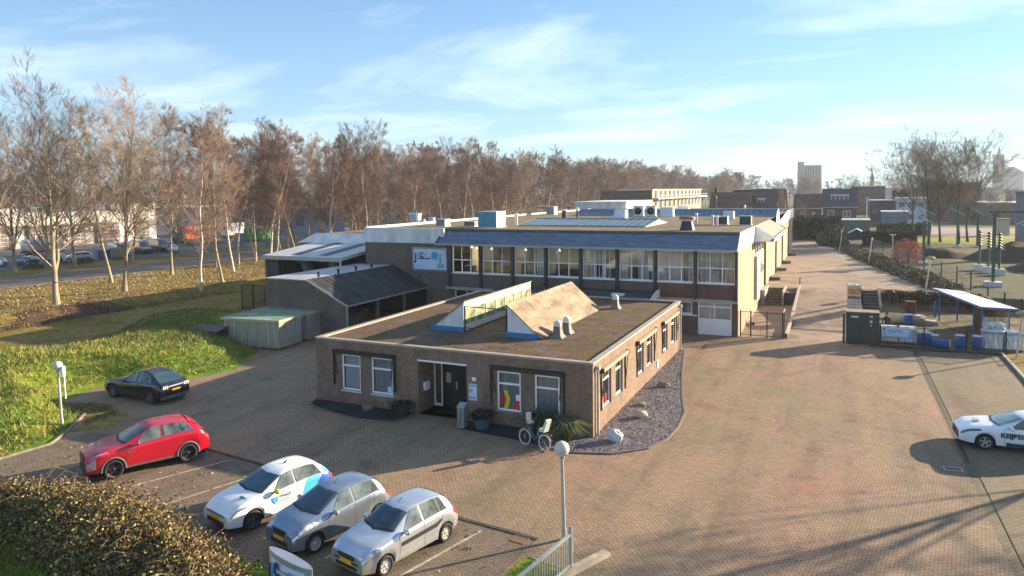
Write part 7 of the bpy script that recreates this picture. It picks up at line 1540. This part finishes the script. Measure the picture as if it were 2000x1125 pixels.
def block(label,x0,x1,y0,y1,z1,wm,rm=None,z=1.1,name='building',cat='building',rows=0,cols=0,rz=0,wh=1.3,ww=1.4,side=False,wmat=None):
    cx,cy=(x0+x1)/2,(y0+y1)/2; t=thing(name,label,cat,(cx,cy,z),rz); w,d,h=(x1-x0)/2,(y1-y0)/2,z1-z; g=MB(); g.box(-w,w,-d,d,-.1,h); g.build('wall',wm,t); g=MB(); g.box(-w-.15,w+.15,-d-.15,d+.15,h,h+.25); g.build('roof',rm or WHD,t)
    for r in range(rows):
        for c in range(cols):
            a=-w+(2*w)*(c+.5)/cols-ww/2; b=h*(r+.5)/rows-wh/2; g=MB(); g.box(a,a+ww,-d-.06,-d-.005,b,b+wh); wo_=g.build('window',wmat or WINP,t)
            if side: g=MB(); g.box(w+.005,w+.06,-d+2*d*(c+.5)/cols-ww/2,-d+2*d*(c+.5)/cols+ww/2,b,b+wh); g.build('window',wmat or WINP,t)
    return t
block('grey green flat roofed shed behind the lane hedge',9.4,15.8,137,142,4.0,mat('shed_green_grey',(.09,.13,.125),.8,.15),rows=1,cols=3,wh=.9,ww=.8,name='garden_shed',cat='shed')
t=thing('party_tent','small white peaked garden tent before the grey green shed','tent',(13,121,1.1)); g=MB(); g.extr([(-1.7,-1.5,.0),(1.7,-1.5,0),(1.7,-1.5,1.0),(0,-1.5,1.9),(-1.7,-1.5,1.0)],(0,3,0)); g.build('tent_wall',mat('tent_dark',(.03,.04,.06),.8,.1),t); g=MB(); g.extr([(-1.9,-1.7,.95),(0,-1.7,1.98),(1.9,-1.7,.95),(1.9,-1.7,1.02),(0,-1.7,2.05),(-1.9,-1.7,1.02)],(0,3.4,0)); g.build('tent_roof',PALEB,t)
block('flat roofed brick block beyond the lone bare tree',15.4,25.2,260,268,11.4,RBR,WHD,rows=3,cols=5)
block('low dark house with a white gutter left of the white house',18.0,25.5,198,206,7.2,TILE,WHD,rows=1,cols=3)
block('white flat roofed house behind the tall trees',24.5,31.5,193,200,7.9,mat('house_pale_blue',(.42,.50,.62),.7,.1),WH,rows=2,cols=3)
block('low blue grey annex beside the white house',20,26,176,183,4.6,mat('annex_blue',(.10,.15,.22),.7,.1),WHD,rows=1,cols=2)
block('brick flats with a bright red end wall behind the tall trees',34.0,47.5,214,236,11.9,mat('flats_brick',(.23,.11,.085),.85,.15,1),mat('flats_roof',(.14,.12,.12),.8,.1),rows=4,cols=6,side=True)
t=thing('chimney_stack','broad dark brick chimney rising over the flats','chimney',(36.2,207,1.1)); g=MB(); g.box(-1.1,1.1,-1,1,0,13.3); g.build('stack',mat('stack_brick',(.12,.07,.055),.9,.1),t); g=MB(); g.box(-1.25,1.25,-1.15,1.15,13.3,13.7); g.build('cap',CONC,t)
block('long low grey hall with a pale roof line at the right edge',46,78,196,214,6.4,mat('hall_grey',(.15,.14,.15),.8,.1),WH,rows=1,cols=8)
block('low white shed at the far end of the lane roofs','x' and -34.0,-24.4,92.9,112,8.7,WHD,WHD,z=1.1,name='rear_hall',cat='building')
block('small buff kiosk on the pink path right of the tall trees',38.6,40.6,139,141,4.2,mat('kiosk_buff',(.42,.38,.33),.8,.1),WOODB,name='kiosk',cat='kiosk')
t=thing('ball_cage','white framed cage on the far path at the right edge','cage',(47,150,1.1)); g=MB()
for k in range(5): g.box(k*1.1,k*1.1+.08,0,.08,0,3.2)
g.box(0,4.5,0,.08,3.1,3.2); g.box(0,4.5,0,.08,1.5,1.58); g.build('frame',WHD,t)
# gallery flats
t=T('gallery_flats','tan two storey flats with a white access gallery and dark gable','building',(-45,220,1.1)); TB=mat('flats_tan',(.42,.31,.19),.8,.1,1)
g=MB(); g.box(-52,-41.6,184,268,.9,11.0,m=0); t.p('wall',g,TB); g=MB(); g.extr([(-58,183.9,6),(-41.65,183.9,6),(-41.65,183.9,10.9),(-58,183.9,10.9)],(0,-.1,0)); t.p('end_wall',g,mat('gable_dark',(.075,.065,.06),.9,.2)); g=MB(); g.box(-52.3,-41.2,183.6,268.3,11.0,11.25); t.p('roof',g,WH)
g=MB(); g.box(-41.6,-39.6,184,272,8.2,8.5); t.p('gallery_floor',g,WHD); g=MB(); g.box(-39.7,-39.6,184,272,9.3,9.4)
for k in range(60): y=184.2+k*1.48; g.box(-39.68,-39.62,y,y+.06,8.5,9.3)
t.p('gallery_rail',g,GALV)
for k in range(14): y=184.3+k*6.6; g=MB(); g.box(-39.75,-39.55,y,y+.2,1,8.2); t.p('gallery_post',g,WHD)
for k in range(12):
    y=187+k*6.8
    for zz in (5.5,8.6): g=MB(); g.box(-41.58,-41.50,y,y+1.3,zz,zz+2.1); g.box(-41.58,-41.50,y+1.7,y+2.7,zz,zz+2.1); t.p('window',g,WINP)
# far landmarks in the haze
HZ=mat('haze_stone',(.30,.29,.30),.9,.1,.05)
t=T('tower_block','tall grey tower block rising over the bare wood','tower',(-16,732,1.1)); g=MB(); g.box(-26,-5,728,745,1,33.5); g.box(-27,-21,727,746,1,37.5); t.p('wall',g,HZ); g=MB()
for k in range(6): g.box(-20+k*2.4,-18.8+k*2.4,727.8,727.95,20,32)
t.p('window',g,WINP); g=MB(); g.box(-26.3,-4.7,727.7,745.3,33.5,34.3); t.p('roof_edge',g,WHD)
t=T('church','hazy church with a square tower and short spire','church',(205,1055,1.1)); g=MB(); g.box(190.5,201,1048,1060,1,50); t.p('tower',g,HZ); g=MB(); v=[(190,1047.5,50),(201.5,1047.5,50),(201.5,1060.5,50),(190,1060.5,50),(194,1052,53),(197.5,1052,53),(197.5,1056,53),(194,1056,53),(195.8,1054,64)]; g.add(v,[(0,1,5,4),(1,2,6,5),(2,3,7,6),(3,0,4,7),(4,5,8),(5,6,8),(6,7,8),(7,4,8)]); t.p('spire',g,HZ)
g=MB(); g.extr([(200,1050,1),(222,1050,1),(222,1050,29),(211,1050,36),(200,1050,29)],(0,60,0)); t.p('nave',g,HZ)
for z_ in (30,40): g=MB(); g.box(194.6,197.2,1047.9,1047.98,z_,z_+5); t.p('belfry_opening',g,WHD)
t=T('distant_spire','thin distant church spire on the horizon','spire',(49,983,1.1)); g=MB(); g.box(46.8,51.2,981,985,1,25); t.p('tower',g,HZ); g=MB(); g.lathe([(2.6,25),(1.8,28),(.9,31),(.05,38)],8,c=(49,983,0)); t.p('spire',g,HZ)
q=random.Random(9)
for i in range(26):
    x=-10+i*17+q.uniform(-6,6); y=470+q.uniform(0,420); h=q.uniform(5,11); w_=q.uniform(10,34)
    b=block('pale low town roof lost in the haze on the right horizon',x,x+w_,y,y+12,1+h,mat('town_%d'%(i%3),[(.30,.28,.28),(.22,.16,.15),(.40,.39,.38)][i%3],.9,.1),mat('town_roof_%d'%(i%2),[(.20,.17,.18),(.42,.42,.44)][i%2],.9,.1),name='far_building'); b['group']='hazy town roofs'
for i in range(40):
    o_=tree(q.choice(FP),10+q.uniform(0,420),q.uniform(300,760),q.uniform(8,14),'tiny hazy tree among the distant town roofs','trees among the town roofs',z=1.1,wid=1.4)
# depot showroom across the street
s=thing('white_showroom','white depot hall with dark roller doors across the street','building',(-147.5,95.4,0),-math.pi/2)
# local x runs from the near right corner to the left along the street front
ux_=1
g=MB(); g.box(0,64,-30,0,0,6.2,m=1); g.box(0,64,0,.5,5.0,7.6,m=0); g.box(0,12,-.02,.55,0,9.1,m=0); g.box(12,30,-9,-.2,6.2,9.2,m=2); g.box(30,46,-11,-1,6.2,8.6,m=0); g.box(46,64,-14,-1.5,6.2,8.2,m=3); g.build('wall',[mat('showroom_white',(.82,.78,.72),.7,.05,.5),mat('showroom_grey',(.36,.36,.36),.7,.08,.5),mat('showroom_blue',(.03,.12,.26),.5,.1),mat('showroom_slate',(.14,.16,.20),.6,.2)],s)
for k,(a,w_) in enumerate(((2.0,4.2),(10,5.6),(18.5,5.4),(26,5.0),(34,5.4),(42.5,5.4),(50,5.4))):
    g=MB(); g.box(a,a+w_,.5,.56,0,4.7); d_=g.build('roller_door',mat('roller_brown',(.12,.085,.075),.6,.2),s); g=MB()
    for j in range(5): g.box(a+.3,a+w_-.3,.57,.60,.8+j*.8,.86+j*.8)
    for j in range(3): g.box(a+w_*(j+1)/4-.04,a+w_*(j+1)/4+.04,.57,.60,.4,4.3)
    g.build('door_bars',GALV,d_)
g=MB(); g.box(0,64,.52,.8,4.8,4.95); g.build('canopy_edge',WHD,s)
text('depot',1.1,NAVY,s,(10.5,.57,7.2),(math.pi/2,0,math.pi),sx=1.1)
block('long grey hall behind the coloured trucks',-190,-150,118,150,7.4,mat('far_hall',(.26,.27,.30),.8,.1,.3),WHD,z=0,rows=1,cols=6,rz=.9,name='depot_hall')
block('cream fronted workshop with window band seen between the trunks',-142,-104,142,166,7.6,mat('workshop_cream',(.46,.42,.33),.8,.08,.4),mat('workshop_roof',(.13,.12,.14),.8,.2),z=0,rows=1,cols=11,rz=.45,wh=1.4,ww=2.2,name='workshop')
block('pale gabled hall with dark windows behind the belt trees',-104,-84,156,176,8.4,mat('hall_pale',(.44,.43,.36),.8,.08,.4),mat('workshop_roof2',(.20,.19,.20),.8,.2),z=0,rows=1,cols=6,rz=.4,wh=1.6,ww=1.6,name='workshop')
block('blue grey warehouse behind the green container',-150,-118,118,136,7.0,mat('warehouse_blue',(.26,.30,.38),.7,.1,.3),WHD,z=0,rows=1,cols=4,rz=.75,wh=2.6,ww=2.2,name='warehouse')
# ================= haze (closed box; sky outside)
m=bpy.data.materials.new('haze_air'); m.use_nodes=True; tt_=m.node_tree
for n_ in list(tt_.nodes): tt_.nodes.remove(n_)
pv=tt_.nodes.new('ShaderNodeVolumePrincipled'); pv.inputs['Color'].default_value=(.82,.90,1,1); pv.inputs['Density'].default_value=.00022; pv.inputs['Anisotropy'].default_value=.2
oo=tt_.nodes.new('ShaderNodeOutputMaterial'); tt_.links.new(pv.outputs[0],oo.inputs['Volume'])
g=MB(); g.box(-1300,1300,-120,1400,-3.5,66); hz_=g.build('haze',m); hz_['kind']='stuff'

# ================= a place for every thing of a small group that shares its label
import collections
ORD='first second third fourth fifth sixth seventh eighth ninth tenth eleventh twelfth thirteenth fourteenth fifteenth'.split()
_g=collections.defaultdict(list)
for o_ in bpy.data.objects:
    if o_.parent is None and o_.get('label'): _g[o_['label']].append(o_)
for lab_,os_ in _g.items():
    if 1<len(os_)<=15:
        os_.sort(key=lambda o_:(o_.location-cam.location).dot(rt)/max(.1,(o_.location-cam.location).dot(fw)))
        for k_,o_ in enumerate(os_):
            w_=(ORD[k_]+' from the left, '+lab_).split(); o_['label']=' '.join(w_[:16])
